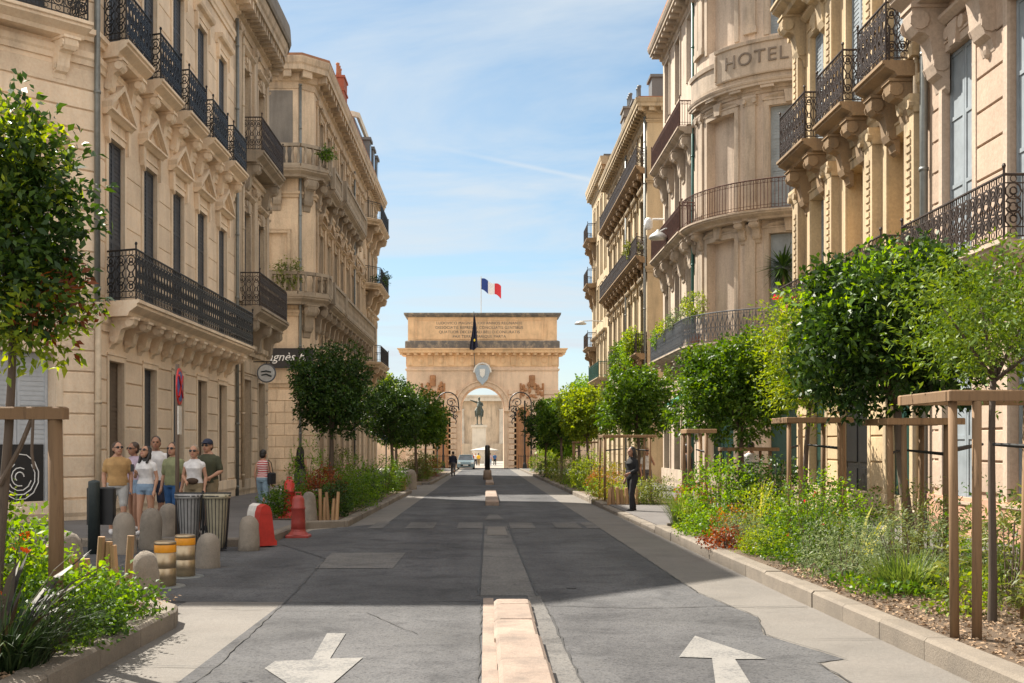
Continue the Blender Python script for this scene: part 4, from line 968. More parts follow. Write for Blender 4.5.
FT = Frame([(ACX-W2+0.15, AY+AD), (ACX-W2+0.15, AY), (ACX+W2-0.15, AY), (ACX+W2-0.15, AY+AD)])
m = MB(); m.box(ACX-W2+0.15, ACX+W2-0.15, AY, AY+AD, 12.201, 16.0)
m.build('attic', M['arch2'], arch)
m = MB(FT); m.mould(0, FT.L, [(-0.02, 12.205), (0.3, 12.205), (0.3, 13.0), (0.12, 13.12), (-0.02, 13.12)]); m.build('attic_base', M['archdark'], arch)
m = MB(FT); m.mould(0, FT.L, [(-0.02, 15.75), (0.15, 15.8), (0.3, 15.98), (-0.02, 15.98)]); m.mould(0, FT.L, [(-0.5, 16.002), (0.42, 16.002), (0.45, 16.22), (-0.5, 16.3)]); m.build('attic_coping', M['archdark'], arch)
m = MB(FT); uu = AD; ww = 2*(W2-0.15)
for a, b, c, d in ((0.9, ww-1.6, 15.42, 15.52), (0.9, ww-1.6, 13.28, 13.38)): m.box(uu+a, uu+b, -0.02, 0.06, c, d)
for a in (0.9, ww-1.7, ww-1.25): m.box(uu+a, uu+a+0.1, -0.02, 0.06, 13.385, 15.415)
pnl = m.build('inscription_panel', M['arch2'], arch)
for i, s in enumerate(('LUDOVICO MAGNO LXXII ANNOS REGNANTE', 'DISSOCIATIS REPRESSIS CONCILIATIS GENTIBUS', 'QUATUOR DECENNALI BELLO CONIURATIS', 'PAX TERRA MARIQUE PARTA')):
    lettering(FT, s, 0.44, uu+ww/2-0.35, 15.08-i*0.5, 0.004, 0.03, M['archdark'], pnl, name='inscription', spacing=1.05)
m = MB(FA); m.plate([(uC-0.75, 10.35), (uC+0.75, 10.35), (uC+0.8, 9.6), (uC+0.55, 8.7), (uC, 8.1), (uC-0.55, 8.7), (uC-0.8, 9.6)], 0.2, 0.5); sh = m.build('coat_of_arms', M['shieldblue'], arch)
m = MB(FA); m.plate([(uC-0.3, 9.9), (uC+0.3, 9.9), (uC+0.25, 9.2), (uC, 8.9), (uC-0.25, 9.2)], 0.505, 0.58); m.tube([FA.P(uC+0.9*math.cos(t), 0.45, 9.5+1.05*math.sin(t)) for t in [PI*i/8 for i in range(9)]], 0.10, 6); m.build('crest', M['whiteplastic'], sh)

for x0, x1, lb in ((-16, ACX-W2-0.05, 'low stone wall joining the left foot of the arch'), (ACX+W2+0.05, 16, 'low stone wall joining the right foot of the arch')):
    e = empty('garden_wall', ((x0+x1)/2, AY+1.5, G(AY)), lb, 'wall'); m = MB(); m.box(x0, x1, AY+1, AY+1.6, G(AY)-0.5, 2.2); m.build('masonry', M['arch'], e); m = MB(); m.box(x0, x1, AY+0.9, AY+1.7, 2.202, 2.4); m.build('coping', M['pale'], e)

# ================================================================== GROUND
def sheet(name, poly, lift, mat, kind='structure'):
    m = MB(); m.quad(*[(x, y, G(y)+lift) for x, y in poly]); o = m.build(name, M[mat]); return tag(o, kind=kind)
def slab(name, poly, h, mat, kind='structure'):
    m = MB(); k = len(poly)
    m.add([(x, y, G(y)-0.1) for x, y in poly] + [(x, y, G(y)+h) for x, y in poly], [[k+i for i in range(k)]] + [[i, (i+1) % k, k+(i+1) % k, k+i] for i in range(k)])
    return tag(m.build(name, M[mat]), kind=kind)
def kerb(name, line, h, w=0.2, side=1, mat='kerb', blk=0.95):
    """kerb stones along a line; side=+1: the stone lies to the right of the line"""
    m = MB(); Fk = Frame(line); n_ = max(1, round(Fk.L/blk)); rnd = random.Random(3)
    for i in range(n_):
        a, b = Fk.L*i/n_+0.005, Fk.L*(i+1)/n_-0.005; dh = rnd.uniform(-0.006, 0.006); dn = rnd.uniform(-0.006, 0.006)
        us = Fk.cuts(a, b); k = 6
        prof = [(dn, -0.1), (dn, h+dh-0.025), (0.025*side+dn, h+dh), (w*side, h+dh), (w*side, -0.1)]
        vs = []
        for u in us:
            for n, z in prof: p = Fk.P(u, n, 0); vs.append((p.x, p.y, G(p.y)+z))
        k = len(prof)
        fs = [[j*k+q, j*k+(q+1) % k, (j+1)*k+(q+1) % k, (j+1)*k+q] for j in range(len(us)-1) for q in range(k)] + [list(range(k))[::-1], [(len(us)-1)*k+q for q in range(k)]]
        m.add(vs, fs)
    return tag(m.build(name, M[mat]), kind='structure')
sheet('ground', [(-3000, -60), (3000, -60), (3000, 3500), (-3000, 3500)], -0.02, 'ground')
sheet('gutter', [(-3.2, -20), (3.6, -20), (3.6, 123), (-3.2, 123)], 0.0, 'concrete')
sheet('side_street', [(-40, 9), (-3.2, 9), (-3.2, 22.4), (-40, 22.4)], -0.006, 'asphalt2')
sheet('side_road', [(-40, 11.75), (-1.95, 11.75), (-2.1, 22.3), (-40, 22.3)], 0.002, 'asphalt')
sheet('road', [(-1.98, -20), (2.5, -20), (2.42, 4), (2.5, 8.3), (2.75, 8.45), (2.42, 9.6), (2.62, 10.6), (2.40, 12.5), (2.42, 20), (2.45, 123), (-2.35, 123), (-2.25, 25), (-3.6, 22.8), (-3.6, 19.2), (-2.4, 16.5), (-2.15, 12.2)], 0.005, 'asphalt')
slab('sidewalk_right', [(3.55, -20), (8.6, -20), (8.6, 110), (3.55, 110)], 0.12, 'pave')
kerb('kerb_right', [(3.35, 110), (3.35, 31.8)][::-1], 0.15, 0.2, 1)
kerb('kerb_dropped', [(3.35, 21.9), (3.35, 31.78)], 0.10, 0.2, 1)
kerb('kerb_right', [(3.35, -6), (3.35, 21.88)], 0.17, 0.2, 1)
# left: planted corner, shop corner, further pavement
lc = [(-2.82, -12), (-2.82, 9.4)] + [(-3.62+0.8*math.cos(t), 10.0+0.8*math.sin(t)) for t in [R(a) for a in (0, 25, 50, 75, 90)]] + [(-9, 10.9)]
kerb('kerb_left', lc, 0.17, 0.22, -1)
ic = Frame(lc); inner = [(ic.P(u, -0.2, 0).x, ic.P(u, -0.2, 0).y) for u in ic.u]
slab('planting_soil', inner + [(-9, -12)], 0.15, 'soil')
slab('sidewalk_side', [(-14, -12), (-9.01, -12), (-9.01, 10.9), (-14, 10.9)], 0.12, 'pave')
cp = [(-22, 18.7), (-4.1, 18.7), (-3.8, 19.0), (-3.8, 23.5), (-3.0, 23.9), (-3.0, 44.5), (-3.6, 45.8), (-8.9, 45.8)]
kerb('kerb_left', cp, 0.14, 0.2, -1)
cf = Frame(cp); inn = [(cf.P(u, -0.19, 0).x, cf.P(u, -0.19, 0).y) for u in cf.u]
slab('sidewalk_left', inn + [(-8.7, 45.6), (-8.7, 24.6), (-11.0, 22.3), (-22, 22.3)], 0.12, 'pave')
slab('sidewalk_left', [(-2.9, 56.5), (-2.9, 110), (-9, 110), (-9, 56.5)], 0.12, 'pave')
kerb('kerb_left', [(-9, 56.3), (-3.5, 56.3), (-2.8, 57), (-2.8, 110)], 0.14, 0.2, -1)
sheet('side_street', [(-40, 46.2), (-3.2, 46.2), (-3.2, 56), (-40, 56)], -0.006, 'pave')
# beds
sheet('planting_soil', [(3.56, -6), (6.0, -6), (6.0, 21.6), (3.56, 21.6)], 0.165, 'soil'); 
sheet('planting_soil', [(3.56, 32), (5.6, 32), (5.6, 90), (3.56, 90)], 0.145, 'soil')
sheet('planting_soil', [(-3.25, 24.3), (-5.3, 24.3), (-5.3, 44), (-3.25, 44)], 0.135, 'soil'); sheet('planting_soil', [(-3.05, 57.5), (-4.8, 57.5), (-4.8, 92), (-3.05, 92)], 0.135, 'soil')
slab('bed_edging', [(5.98, -6), (6.08, -6), (6.08, 21.7), (3.56, 21.7), (3.56, 21.6), (5.98, 21.6)], 0.22, 'kerb')
# median strip and stones
sheet('median_strip', [(-0.06, 12.2), (0.55, 12.2), (0.50, 20), (0.45, 23.9), (-0.03, 23.9)], 0.010, 'asphalt2')
sheet('median_strip', [(-0.03, 2), (0.10, 2), (0.08, 12), (-0.03, 12)], 0.010, 'median'); sheet('median_strip', [(0.46, 2), (0.72, 2), (0.60, 12.2), (0.46, 12.2)], 0.010, 'asphalt2')
m = MB(); rnd = random.Random(2); y = 2.0
while y < 11.3:
    L = rnd.uniform(0.75, 1.2) if y > 3 else 1.0; e = min(y+L, 11.35)
    if e-y > 0.3:
        dx_ = rnd.uniform(-0.012, 0.012); z = G(y)
        m.rbox(0.08+dx_, 0.455+dx_, y+0.007, e-0.007, z-0.05, z+0.085+rnd.uniform(-0.012, 0.012), 0.03)
    y = e
tag(m.build('median_kerb', M['median']), kind='structure')
for a, b in ((33.6, 43), (56, 70)):
    m = MB(); y = a
    while y < b: m.rbox(-0.02, 0.40, y+0.01, y+0.97, G(y)-0.05, G(y)+0.15, 0.03); y += 1
    tag(m.build('median_kerb', M['median']), kind='structure')
sheet('road_patch', [(0.02, 21.2), (0.42, 21.2), (0.40, 23.6), (0.04, 23.6)], 0.016, 'concrete'); sheet('road_patch', [(-0.02, 26.2), (0.45, 26.2), (0.3, 28.6), (0.08, 28.6)], 0.012, 'asphalt2')
sheet('road_patch', [(-2.35, 15.1), (-1.28, 15.1), (-1.28, 17.5), (-2.45, 17.5)], 0.011, 'asphalt2')
for a, b in ((-2.5, -2.2), (-1.72, -1.12), (-0.62, -0.07), (0.52, 1.05), (1.5, 2.05), (2.15, 2.42)): sheet('crossing_mark', [(a, 23.2), (b, 23.2), (b, 25.2), (a, 25.2)], 0.012, 'asphalt2')
m_ = [(-2.28, 12.25), (-2.0, -10)]
def arrow(pts): m = MB(); m.quad(*[(x, y, G(y)+0.012) for x, y in pts]); return tag(m.build('road_arrow', M['paint']), kind='structure')
dpx = lambda px, py: ((px-486)*(1738/(py-454))/1100, 1738/(py-454))
A_ = lambda L: [dpx(*p) for p in L]
arrow(A_([(327, 634.5), (346, 634.5), (330, 660)])+A_([(363, 659)])+[(-1.10, 7.0), (-1.62, 8.05)]+A_([(275, 662.5), (312, 661)]))
arrow(A_([(695, 637), (766, 660.5), (735, 660.5)])+[(1.78, 7.25), (1.52, 7.25)]+A_([(712, 659.5), (679, 658.5)]))
def crack(line, w, seed, mat='tar', lift=0.014):
    rnd = random.Random(seed); m = MB(); pts = []
    for (a, b), (c, d) in zip(line, line[1:]):
        k = max(2, int(math.hypot(c-a, d-b)/0.15)); pts += [(a+(c-a)*i/k + rnd.uniform(-0.012, 0.012), b+(d-b)*i/k + rnd.uniform(-0.03, 0.03)) for i in range(k)]
    pts.append(line[-1]); vs = []
    for i, p in enumerate(pts):
        q, r_ = pts[max(0, i-1)], pts[min(len(pts)-1, i+1)]; d = Vector((r_[0]-q[0], r_[1]-q[1])).normalized(); hw = w*rnd.uniform(0.12, 0.42)
        for s in (-1, 1): vs.append((p[0]-d.y*hw*s, p[1]+d.x*hw*s, G(p[1])+lift))
    m.add(vs, [[2*i, 2*i+1, 2*i+3, 2*i+2] for i in range(len(pts)-1)])
    return tag(m.build('road_crack', M[mat]), kind='structure')
crack([(-5.0, 11.75), (-2.1, 11.65), (-0.05, 11.75)], 0.03, 1); crack([(0.6, 11.4), (1.7, 11.2), (2.3, 11.35), (3.3, 11.3)], 0.03, 2)
crack([(-0.08, 12.2), (-0.04, 24)], 0.035, 3); crack([(0.57, 12.2), (0.47, 24)], 0.04, 4); crack([(-1.98, 4), (-2.0, 8.2), (-2.15, 12.2), (-2.4, 16.5), (-3.5, 19)], 0.02, 5)
crack([(2.5, 4), (2.5, 8.3), (2.76, 8.45), (2.42, 9.6), (2.62, 10.6), (2.40, 12.5), (2.42, 30)], 0.02, 6); crack([(-3.2, 13.6), (-2.5, 13.4), (-1.9, 13.9)], 0.03, 7)
crack([(0.72, 2), (0.61, 12)], 0.025, 8); crack([(-0.05, 2), (-0.05, 11.9)], 0.02, 9); crack([(-3.6, 8.2), (-2.0, 8.1)], 0.015, 12); crack([(-2.8, 11.2), (-1.2, 10.9), (-0.6, 9.6)], 0.02, 13)
crack([(-2.0, 18.4), (-1.1, 18.0), (-0.2, 18.2)], 0.025, 14); crack([(0.6, 30), (2.3, 29.6)], 0.04, 15); crack([(2.6, 9.3), (3.35, 9.35)], 0.012, 16); crack([(2.5, 14.5), (3.35, 14.5)], 0.012, 17); crack([(2.5, 18), (3.35, 18)], 0.012, 18)
m = MB(); m.lathe((1.0, 12.9, G(12.9)+0.006), [(0.06, 0), (0.06, 0.006)], 10); tag(m.build('manhole_cover', M['tar']), kind='structure')

# ================================================================== FOLIAGE
def leaf_mesh(name, C, D, L, W, mat, seed=0, fold=0.15):
    rs = np.random.RandomState(seed); n = len(C)
    D = D/np.linalg.norm(D, axis=1, keepdims=True)
    q = rs.normal(size=(n, 3)) + np.array([0, 0, 0.8]); S = np.cross(D, q); S /= np.linalg.norm(S, axis=1, keepdims=True)+1e-9
    U = np.cross(S, D); L = np.asarray(L).reshape(-1, 1)*np.ones((n, 1)); W = np.asarray(W).reshape(-1, 1)*np.ones((n, 1))
    v = np.stack([C, C+D*L*0.45+S*W*0.5+U*W*fold, C+D*L-np.array([0, 0, 1])*L*0.12, C+D*L*0.45-S*W*0.5+U*W*fold], 1).reshape(-1, 3)
    me = bpy.data.meshes.new(name); me.vertices.add(4*n); me.loops.add(4*n); me.polygons.add(n)
    me.vertices.foreach_set('co', v.ravel()); me.loops.foreach_set('vertex_index', np.arange(4*n, dtype=np.int32)); me.polygons.foreach_set('loop_start', np.arange(0, 4*n, 4, dtype=np.int32))
    me.update(calc_edges=True); me.validate(); me.materials.append(mat); return me
def unit(rs, n):
    v = rs.normal(size=(n, 3)); return v/np.linalg.norm(v, axis=1, keepdims=True)
def crown_arrays(seed, rx, ry, rz, twigs, per, ll, lw, tw=0.25, rough=0.22, hollow=0.35, up=0.25, lobes=7):
    rs = np.random.RandomState(seed)
    d = unit(rs, twigs); ld = unit(rs, lobes); la = rs.uniform(-rough, rough*1.1, lobes)
    f = 1 + (np.maximum(0, d@ld.T)**4 * la).sum(1)
    rad = np.where(rs.rand(twigs) < 0.72, rs.uniform(0.72, 1.0, twigs), rs.uniform(hollow, 0.75, twigs))*f
    gap = unit(rs, 6); keep = np.all(d@gap.T < rs.uniform(0.93, 0.98), axis=1) | (rad < 0.7)
    d, rad = d[keep], rad[keep]; c = d*rad[:, None]*np.array([rx, ry, rz])
    td = d*np.array([1, 1, 0.7]) + unit(rs, len(d))*0.75 + np.array([0, 0, up]); td /= np.linalg.norm(td, axis=1, keepdims=True)
    t = np.tile(np.linspace(0, 1, per), len(c)); i = np.repeat(np.arange(len(c)), per)
    C = c[i] + td[i]*(t*tw)[:, None] + rs.normal(size=(len(i), 3))*0.02
    D = td[i]*0.6 + unit(rs, len(i))*0.9 + np.array([0, 0, -0.05])
    L = ll*rs.uniform(0.6, 1.2, len(i)); return C, D, L, L*lw/ll
def crown_mesh(name, seed, mat, *a, **k):
    rx, ry, rz, tw_, rest = a[0], a[1], a[2], a[3], a[4:]
    if tw_ < 500: C, D, L, W = crown_arrays(seed, *a, **k); return leaf_mesh(name, C, D, L, W, M[mat], seed)
    # one loose core and a handful of overlapping lobes, so that the outline is uneven and sky shows between the boughs
    rs = np.random.RandomState(seed+500); out = [crown_arrays(seed, rx*0.80, ry*0.80, rz*0.82, int(tw_*0.42), *rest, **k)]; nb = 11
    for i in range(nb):
        a_ = 2*PI*(i*0.382+rs.rand()*0.15); zz = -0.62 + 1.35*i/(nb-1); q = math.sqrt(max(0.05, 1-zz*zz))*rs.uniform(0.5, 0.86); s = rs.uniform(0.28, 0.52)
        kk = dict(k); kk['rough'] = 0.4
        o = crown_arrays(seed+i+1, rx*s*1.1, ry*s*1.1, max(rz*s*0.85, rx*s*0.8), int(tw_*(0.03+0.25*s*s)*1.05), *rest, **kk)
        out.append((o[0] + np.array([rx*q*math.cos(a_), ry*q*math.sin(a_), rz*zz*0.78]),) + o[1:])
    C, D, L, W = [np.concatenate(x) for x in zip(*out)]
    return leaf_mesh(name, C, D, L, W, M[mat], seed)
def trunk_mesh(seed, h, r, rx, rz, lean=0.0, bend=0.05, limbs=7):
    rnd = random.Random(seed); m = MB(); m.smooth = True
    p = [(lean*t*h + bend*math.sin(t*3+seed), bend*math.cos(t*2.3+seed)-bend*math.cos(seed), t*h) for t in [i/6 for i in range(7)]]
    p = [(x-p[0][0]*(1-i/6), y, z) for i, (x, y, z) in enumerate(p)]
    m.tube([(p[0][0], p[0][1], -0.15)] + p, [r*1.35, r*1.2] + [r*(1-0.06*i) for i in range(6)], 9)
    t = p[-1]
    for i in range(limbs):
        a = 2*PI*i/limbs + rnd.uniform(-0.4, 0.4); e = rnd.uniform(0.3, 1.3)
        q = [(t[0]+rx*0.75*s*math.cos(a)*math.cos(e), t[1]+rx*0.75*s*math.sin(a)*math.cos(e), t[2]-0.1+rz*1.3*s*math.sin(e)+0.15*s) for s in (0, 0.4, 0.75, 1)]
        m.tube(q, [r*0.62, r*0.4, r*0.25, r*0.1], 6)
    return m.mesh('trunk', M['bark'])
def tree(x, y, ct, zc0, zc1, rx, seed, mat, label, group, twigs=900, per=8, ll=0.085, lw=0.045, base=0.14, dxc=0, r=0.06, lean=None, **k):
    """crown spans heights zc0..zc1 above the world zero, centred dxc off the stem"""
    z = G(y)+base; e = empty('tree', (x, y, z), label, 'tree', group)
    h = zc0 - z + 0.15*(zc1-zc0); ln = dxc/max(0.5, h)*0.55
    link_mesh('trunk', trunk_mesh(seed, h, r, rx, (zc1-zc0)/2, ln), e)
    c = link_mesh('crown', crown_mesh('crown', seed, mat, rx, rx, (zc1-zc0)/2, twigs, per, ll, lw, **k), e, (dxc, 0, (zc0+zc1)/2-z))
    return e
TG = 'street trees'
tree(-3.80, 8.5, 0, 2.15, 4.25, 0.47, 11, 'lf_dark', 'tall narrow dark glossy street tree in front of the cream corner building', TG, 760, 9, 0.088, 0.045, dxc=0.14, r=0.042, rough=0.35)
e0 = COL.objects[-1].parent
C_, D_, L_, W_ = crown_arrays(77, 0.30, 0.36, 0.26, 100, 8, 0.085, 0.042, rough=0.4)
o = link_mesh('new_growth', leaf_mesh('new_growth', C_, D_, L_, W_, M['lf_yel'], 77), e0, (0.40, -0.05, 2.45)); 
C_, D_, L_, W_ = crown_arrays(78, 0.34, 0.4, 0.5, 130, 9, 0.085, 0.042, rough=0.4); o = link_mesh('new_growth', leaf_mesh('new_growth', C_, D_, L_, W_, M['lf_yel'], 78), e0, (0.12, -0.1, 3.6))
C_, D_, L_, W_ = crown_arrays(79, 0.14, 0.16, 0.2, 34, 7, 0.08, 0.04, rough=0.4); o = link_mesh('red_shoots', leaf_mesh('red_shoots', C_, D_, L_, W_, M['lf_red'], 79), e0, (0.50, -0.1, 2.55))
tree(-4.45, 31, 0, 1.55, 4.4, 1.15, 12, 'lf_dark', 'round dark green street tree nearest the black shop sign', TG, 1700, 9, 0.11, 0.055, dxc=0.12, r=0.08)
tree(-3.75, 46.3 - 2.5, 0, 1.3, 4.2, 1.25, 13, 'lf_dark', 'dark round street tree second along the left kerb', TG, 1300, 8, 0.14, 0.06, r=0.08)
tree(-3.7, 58.5, 0, 1.2, 4.4, 1.45, 14, 'lf_mid', 'darker green street tree third along the left kerb toward the arch', TG, 1100, 8, 0.17, 0.085, r=0.09)
tree(-3.9, 72, 0, 1.1, 4.3, 1.4, 15, 'lf_mid', 'small street tree farthest along the left kerb, closest to the arch', TG, 900, 8, 0.18, 0.085, r=0.09)
# right row
e1 = tree(4.28, 9.3, 0, 2.05, 3.1, 0.80, 21, 'lf_feather', 'light green feathery young tree inside the nearest wooden guard on the right', TG, 620, 15, 0.066, 0.022, tw=0.42, dxc=0.12, r=0.035, rough=0.45, up=0.5)
e2 = tree(5.55, 14.2, 0, 1.8, 4.2, 1.12, 22, 'lf_dark', 'large dense dark green tree before the pink building', TG, 2200, 9, 0.105, 0.055, dxc=-0.38, r=0.07, rough=0.28)
C_, D_, L_, W_ = crown_arrays(80, 0.95, 1.0, 0.75, 260, 8, 0.10, 0.05, rough=0.4); link_mesh('new_growth', leaf_mesh('new_growth', C_, D_, L_, W_, M['lf_bright'], 80), e2, (-0.55, -0.2, 3.4))
e3 = tree(5.1, 17.6, 0, 1.9, 4.0, 0.58, 23, 'lf_yel', 'yellow green feathery tree inside the guard beside the large dark tree', TG, 800, 14, 0.08, 0.026, tw=0.4, dxc=0.1, r=0.05, rough=0.45, up=0.5)
tree(5.98, 25.8, 0, 1.5, 4.2, 1.36, 24, 'lf_mid', 'broad round green tree', TG, 2400, 9, 0.115, 0.06, dxc=-0.12, r=0.08) ['label'] = 'broad round green tree in front of the hotel, with sunlit yellowish leaves'
tree(4.95, 36, 0, 1.55, 4.15, 1.08, 25, 'lf_mid', 'round green tree beside the green awning, behind the woman in black', TG, 1500, 8, 0.13, 0.065, r=0.07)
tree(4.25, 46, 0, 1.55, 4.0, 1.2, 26, 'lf_yel', 'yellowish round tree third from last in the right row toward the arch', TG, 1200, 8, 0.15, 0.075, r=0.07)
tree(3.95, 57, 0, 1.4, 4.1, 1.3, 27, 'lf_mid', 'mid green tree second from last in the right row toward the arch', TG, 1000, 8, 0.17, 0.085, r=0.08)
tree(3.85, 70, 0, 1.0, 4.2, 1.45, 28, 'lf_dark', 'dark tree at the end of the right row, closest to the arch', TG, 900, 8, 0.19, 0.085, r=0.08)
BG = 'trees beyond the end of the street'
for x, y, z0, z1, rx, s, mt, lb in ((-11.2, 108, 2.0, 9.0, 3.6, 31, 'lf_yel', 'bright tree showing just left of the arch behind the building end'), (11.5, 106, 1.5, 8.8, 4.2, 32, 'lf_bright', 'big sunlit yellow green tree right of the arch behind the street trees'),
                                    (8.5, 100, 0.8, 6.6, 2.6, 33, 'lf_yel', 'yellow green tree between the arch and the far corner building'), (-8.2, 101, 0.8, 6.5, 2.2, 34, 'lf_mid', 'mid green tree between the arch and the dark left street trees'), (7.2, 112, -0.2, 3.2, 1.6, 35, 'lf_bright', 'low bright tree at the right foot of the arch'), (-16, 150, 3, 11, 5, 36, 'lf_mid', 'distant park tree behind the left side of the arch'), (16, 150, 3, 11, 5, 37, 'lf_mid', 'distant park tree behind the right side of the arch')):
    tree(x, y, 0, z0, z1, rx, s, mt, lb, BG, 1100, 8, 0.34, 0.18, base=0.0, r=0.16, tw=0.6)

# wooden guards round the young trees
GG = 'wooden guards around the street trees'
def guard(x, y, w, d, h, label, pair=True, base=0.15, seed=1, rz=0):
    rnd = random.Random(seed); z = G(y)+base; e = empty('tree_guard', (x, y, z), label, 'tree guard', GG, rz=0)
    spots = []
    for sx in (-1, 1):
        if pair: spots += [(sx*w/2, -d/2), (sx*w/2 + 0.16, -d/2-0.06 if sx < 0 else -d/2+0.3)] + ([(sx*w/2, d/2)] if sx > 0 else [])
        else: spots += [(sx*w/2, -d/2), (sx*w/2, d/2)]
    for a, b in spots:
        m = MB(); m.smooth = True; r = rnd.uniform(0.034, 0.042); lx, ly = rnd.uniform(-0.03, 0.03), rnd.uniform(-0.02, 0.02)
        m.tube([(x+a+lx, y+b+ly, z-0.1), (x+a+lx*0.5, y+b+ly*0.5, z+h*0.5), (x+a, y+b, z+h)], [r*1.05, r, r*0.97], 10); m.build('stake', M['wood'], e)
    for (x0, x1, y0, y1) in ((-w/2-0.06, w/2+0.20, -d/2-0.09, -d/2-0.027), (-w/2-0.06, w/2+0.20, d/2-0.053, d/2+0.03), (-w/2-0.06, -w/2+0.0, -d/2-0.024, d/2-0.056), (w/2, w/2+0.06, -d/2-0.024, d/2-0.056)):
        m = MB(); m.rbox(x+x0, x+x1, y+y0, y+y1, z+h+0.002, z+h+0.085, 0.01); m.build('rail', M['wood'], e)
    for sx in (-1, 1):
        m = MB(); m.tube([(x+sx*w/2, y-d/2, z+h*0.8), (x+sx*0.06, y+0.05, z+h*0.82), (x+sx*0.05, y+0.1, z+h*0.82), (x+sx*w/2, y-d/2+0.05, z+h*0.79)], 0.014, 5); m.build('tree_tie', M['rubber'], e)
    return e
guard(4.12, 8.95, 1.05, 0.95, 1.84, 'tall reddish wooden tree guard nearest on the right, around the feathery young tree', seed=1)
guard(5.42, 14.2, 0.72, 0.8, 1.80, 'wooden tree guard around the trunk of the large dense dark tree', seed=2)
guard(5.1, 17.5, 0.78, 0.8, 1.92, 'wooden tree guard around the yellow green feathery tree', seed=3)
guard(6.12, 26.0, 0.95, 0.9, 1.5, 'wooden tree guard under the broad round tree before the hotel', False, seed=4)
guard(4.25, 22.4, 0.35, 0.6, 1.85, 'narrow wooden tree guard standing at the end of the near bed, beside the pavement gap', False, seed=5)
guard(4.35, 34.5, 1.4, 1.2, 1.95, 'wide pale wooden tree guard behind the woman in black at the kerb', False, base=0.14, seed=6)
guard(4.6, 52, 0.9, 0.9, 1.95, 'dark wooden tree guard farther along the right bed, halfway to the arch', False, base=0.14, seed=7)
# left guard: one post and cross beam in the frame
GX, GY = 0.66, -1.8
e = empty('tree_guard', (-4.4+GX, 10.35+GY, G(8.6)+0.15), 'brown wooden guard post and beam around the tall left tree', 'tree guard', GG)
for a, b in ((-3.99, 10.3), (-4.95, 10.3), (-4.95, 11.2), (-3.99, 11.2)):
    if b > 11 and a > -4.5: continue
    m = MB(); m.smooth = True; m.tube([(a+GX, b+GY, 0), (a+GX+0.01, b+GY, 0.9), (a+GX, b+GY, 1.76)], [0.06, 0.058, 0.056], 10); m.build('stake', M['wood'], e)
m = MB(); m.rbox(-5.05+GX, -3.90+GX, 10.24+GY, 10.36+GY, 1.762, 1.86, 0.012); m.build('rail', M['wood'], e)
m = MB(); m.rbox(-5.02+GX, -4.88+GX, 10.365+GY, 11.3+GY, 1.762, 1.86, 0.012); m.build('rail', M['wood'], e)
m = MB(); m.tube([(-4.42+GX, 10.3+GY, 1.25), (-4.25+GX, 10.28+GY, 1.55), (-4.16+GX, 10.27+GY, 1.76)], 0.02, 6); m.tube([(-4.12+GX, 10.2+GY, 1.76), (-4.13+GX, 10.2+GY, 1.5), (-4.11+GX, 10.2+GY, 1.38)], 0.012, 5); m.build('tie_strap', M['bark'], e)

# ------------------------------------------------------------------ plants
def bush_mesh(seed, r, h, mat, ll=0.07, lw=0.035, twigs=140, per=7, tw=0.16, lift=0.42):
    ll, lw, twigs = ll*0.88, lw*0.88, int(twigs*1.75)
    C, D, L, W = crown_arrays(seed, r, r, h*0.55, twigs, per, ll, lw, tw=tw, rough=0.5, hollow=0.2, up=0.4)
    C[:, 2] += h*lift; C[:, 2] = np.abs(C[:, 2]) + 0.01
    return leaf_mesh('foliage', C, D, L, W, M[mat], seed)
def blade_mesh(seed, n, r, h, w, mat, spread=0.6, droop=0.35):
    rs = np.random.RandomState(seed); m = []; f = []
    a = rs.uniform(0, 2*PI, n); rr = r*np.sqrt(rs.rand(n)); L = h*rs.uniform(0.55, 1.1, n); sp = spread*rs.uniform(0.2, 1.2, n); ww = w*rs.uniform(0.6, 1.2, n)
    for i in range(n):
        b = np.array([rr[i]*math.cos(a[i]), rr[i]*math.sin(a[i]), -0.02]); aa = a[i]+rs.uniform(-0.6, 0.6); o = np.array([math.cos(aa), math.sin(aa), 0]); s = np.array([-o[1], o[0], 0])
        k = len(m)
        for t in (0, 0.35, 0.7):
            p = b + o*L[i]*sp[i]*t**1.5 + np.array([0, 0, L[i]*(t - droop*t*t*sp[i])]); q = ww[i]*(1-0.45*t)
            m += [p+s*q/2, p-s*q/2]
        m.append(b + o*L[i]*sp[i]*1.05 + np.array([0, 0, L[i]*(1-droop*sp[i]*1.1)]))
        f += [[k, k+1, k+3, k+2], [k+2, k+3, k+5, k+4], [k+4, k+5, k+6]]
    me = bpy.data.meshes.new('blades'); me.from_pydata([tuple(v) for v in m], [], f); me.materials.append(M[mat]); me.update(); return me
def flower_mesh(seed, n, r, h, mat, s=0.045, zmin=0.5):
    rs = np.random.RandomState(seed); C = []; D = []
    for i in range(n):
        a, q = rs.uniform(0, 2*PI), r*math.sqrt(rs.rand()); c = np.array([q*math.cos(a), q*math.sin(a), h*rs.uniform(zmin, 1.05)*(1-0.35*(q/r)**2)])
        for j in range(7): C.append(c + rs.normal(size=3)*s*0.25); v = rs.normal(size=3); v[2] = abs(v[2])*0.7; D.append(v)
    return leaf_mesh('flowers', np.array(C), np.array(D), np.full(len(C), s), np.full(len(C), s*0.8), M[mat], seed)
def stems_mesh(seed, n, r, h):
    rnd = random.Random(seed); m = MB()
    for i in range(n):
        a, q = rnd.uniform(0, 6.28), r*0.55*math.sqrt(rnd.random()); m.tube([(q*0.3*math.cos(a), q*0.3*math.sin(a), -0.05), (q*math.cos(a), q*math.sin(a), h*rnd.uniform(0.5, 0.9))], [0.010, 0.005], 4, False)
    return m.mesh('stems', M['bark'])
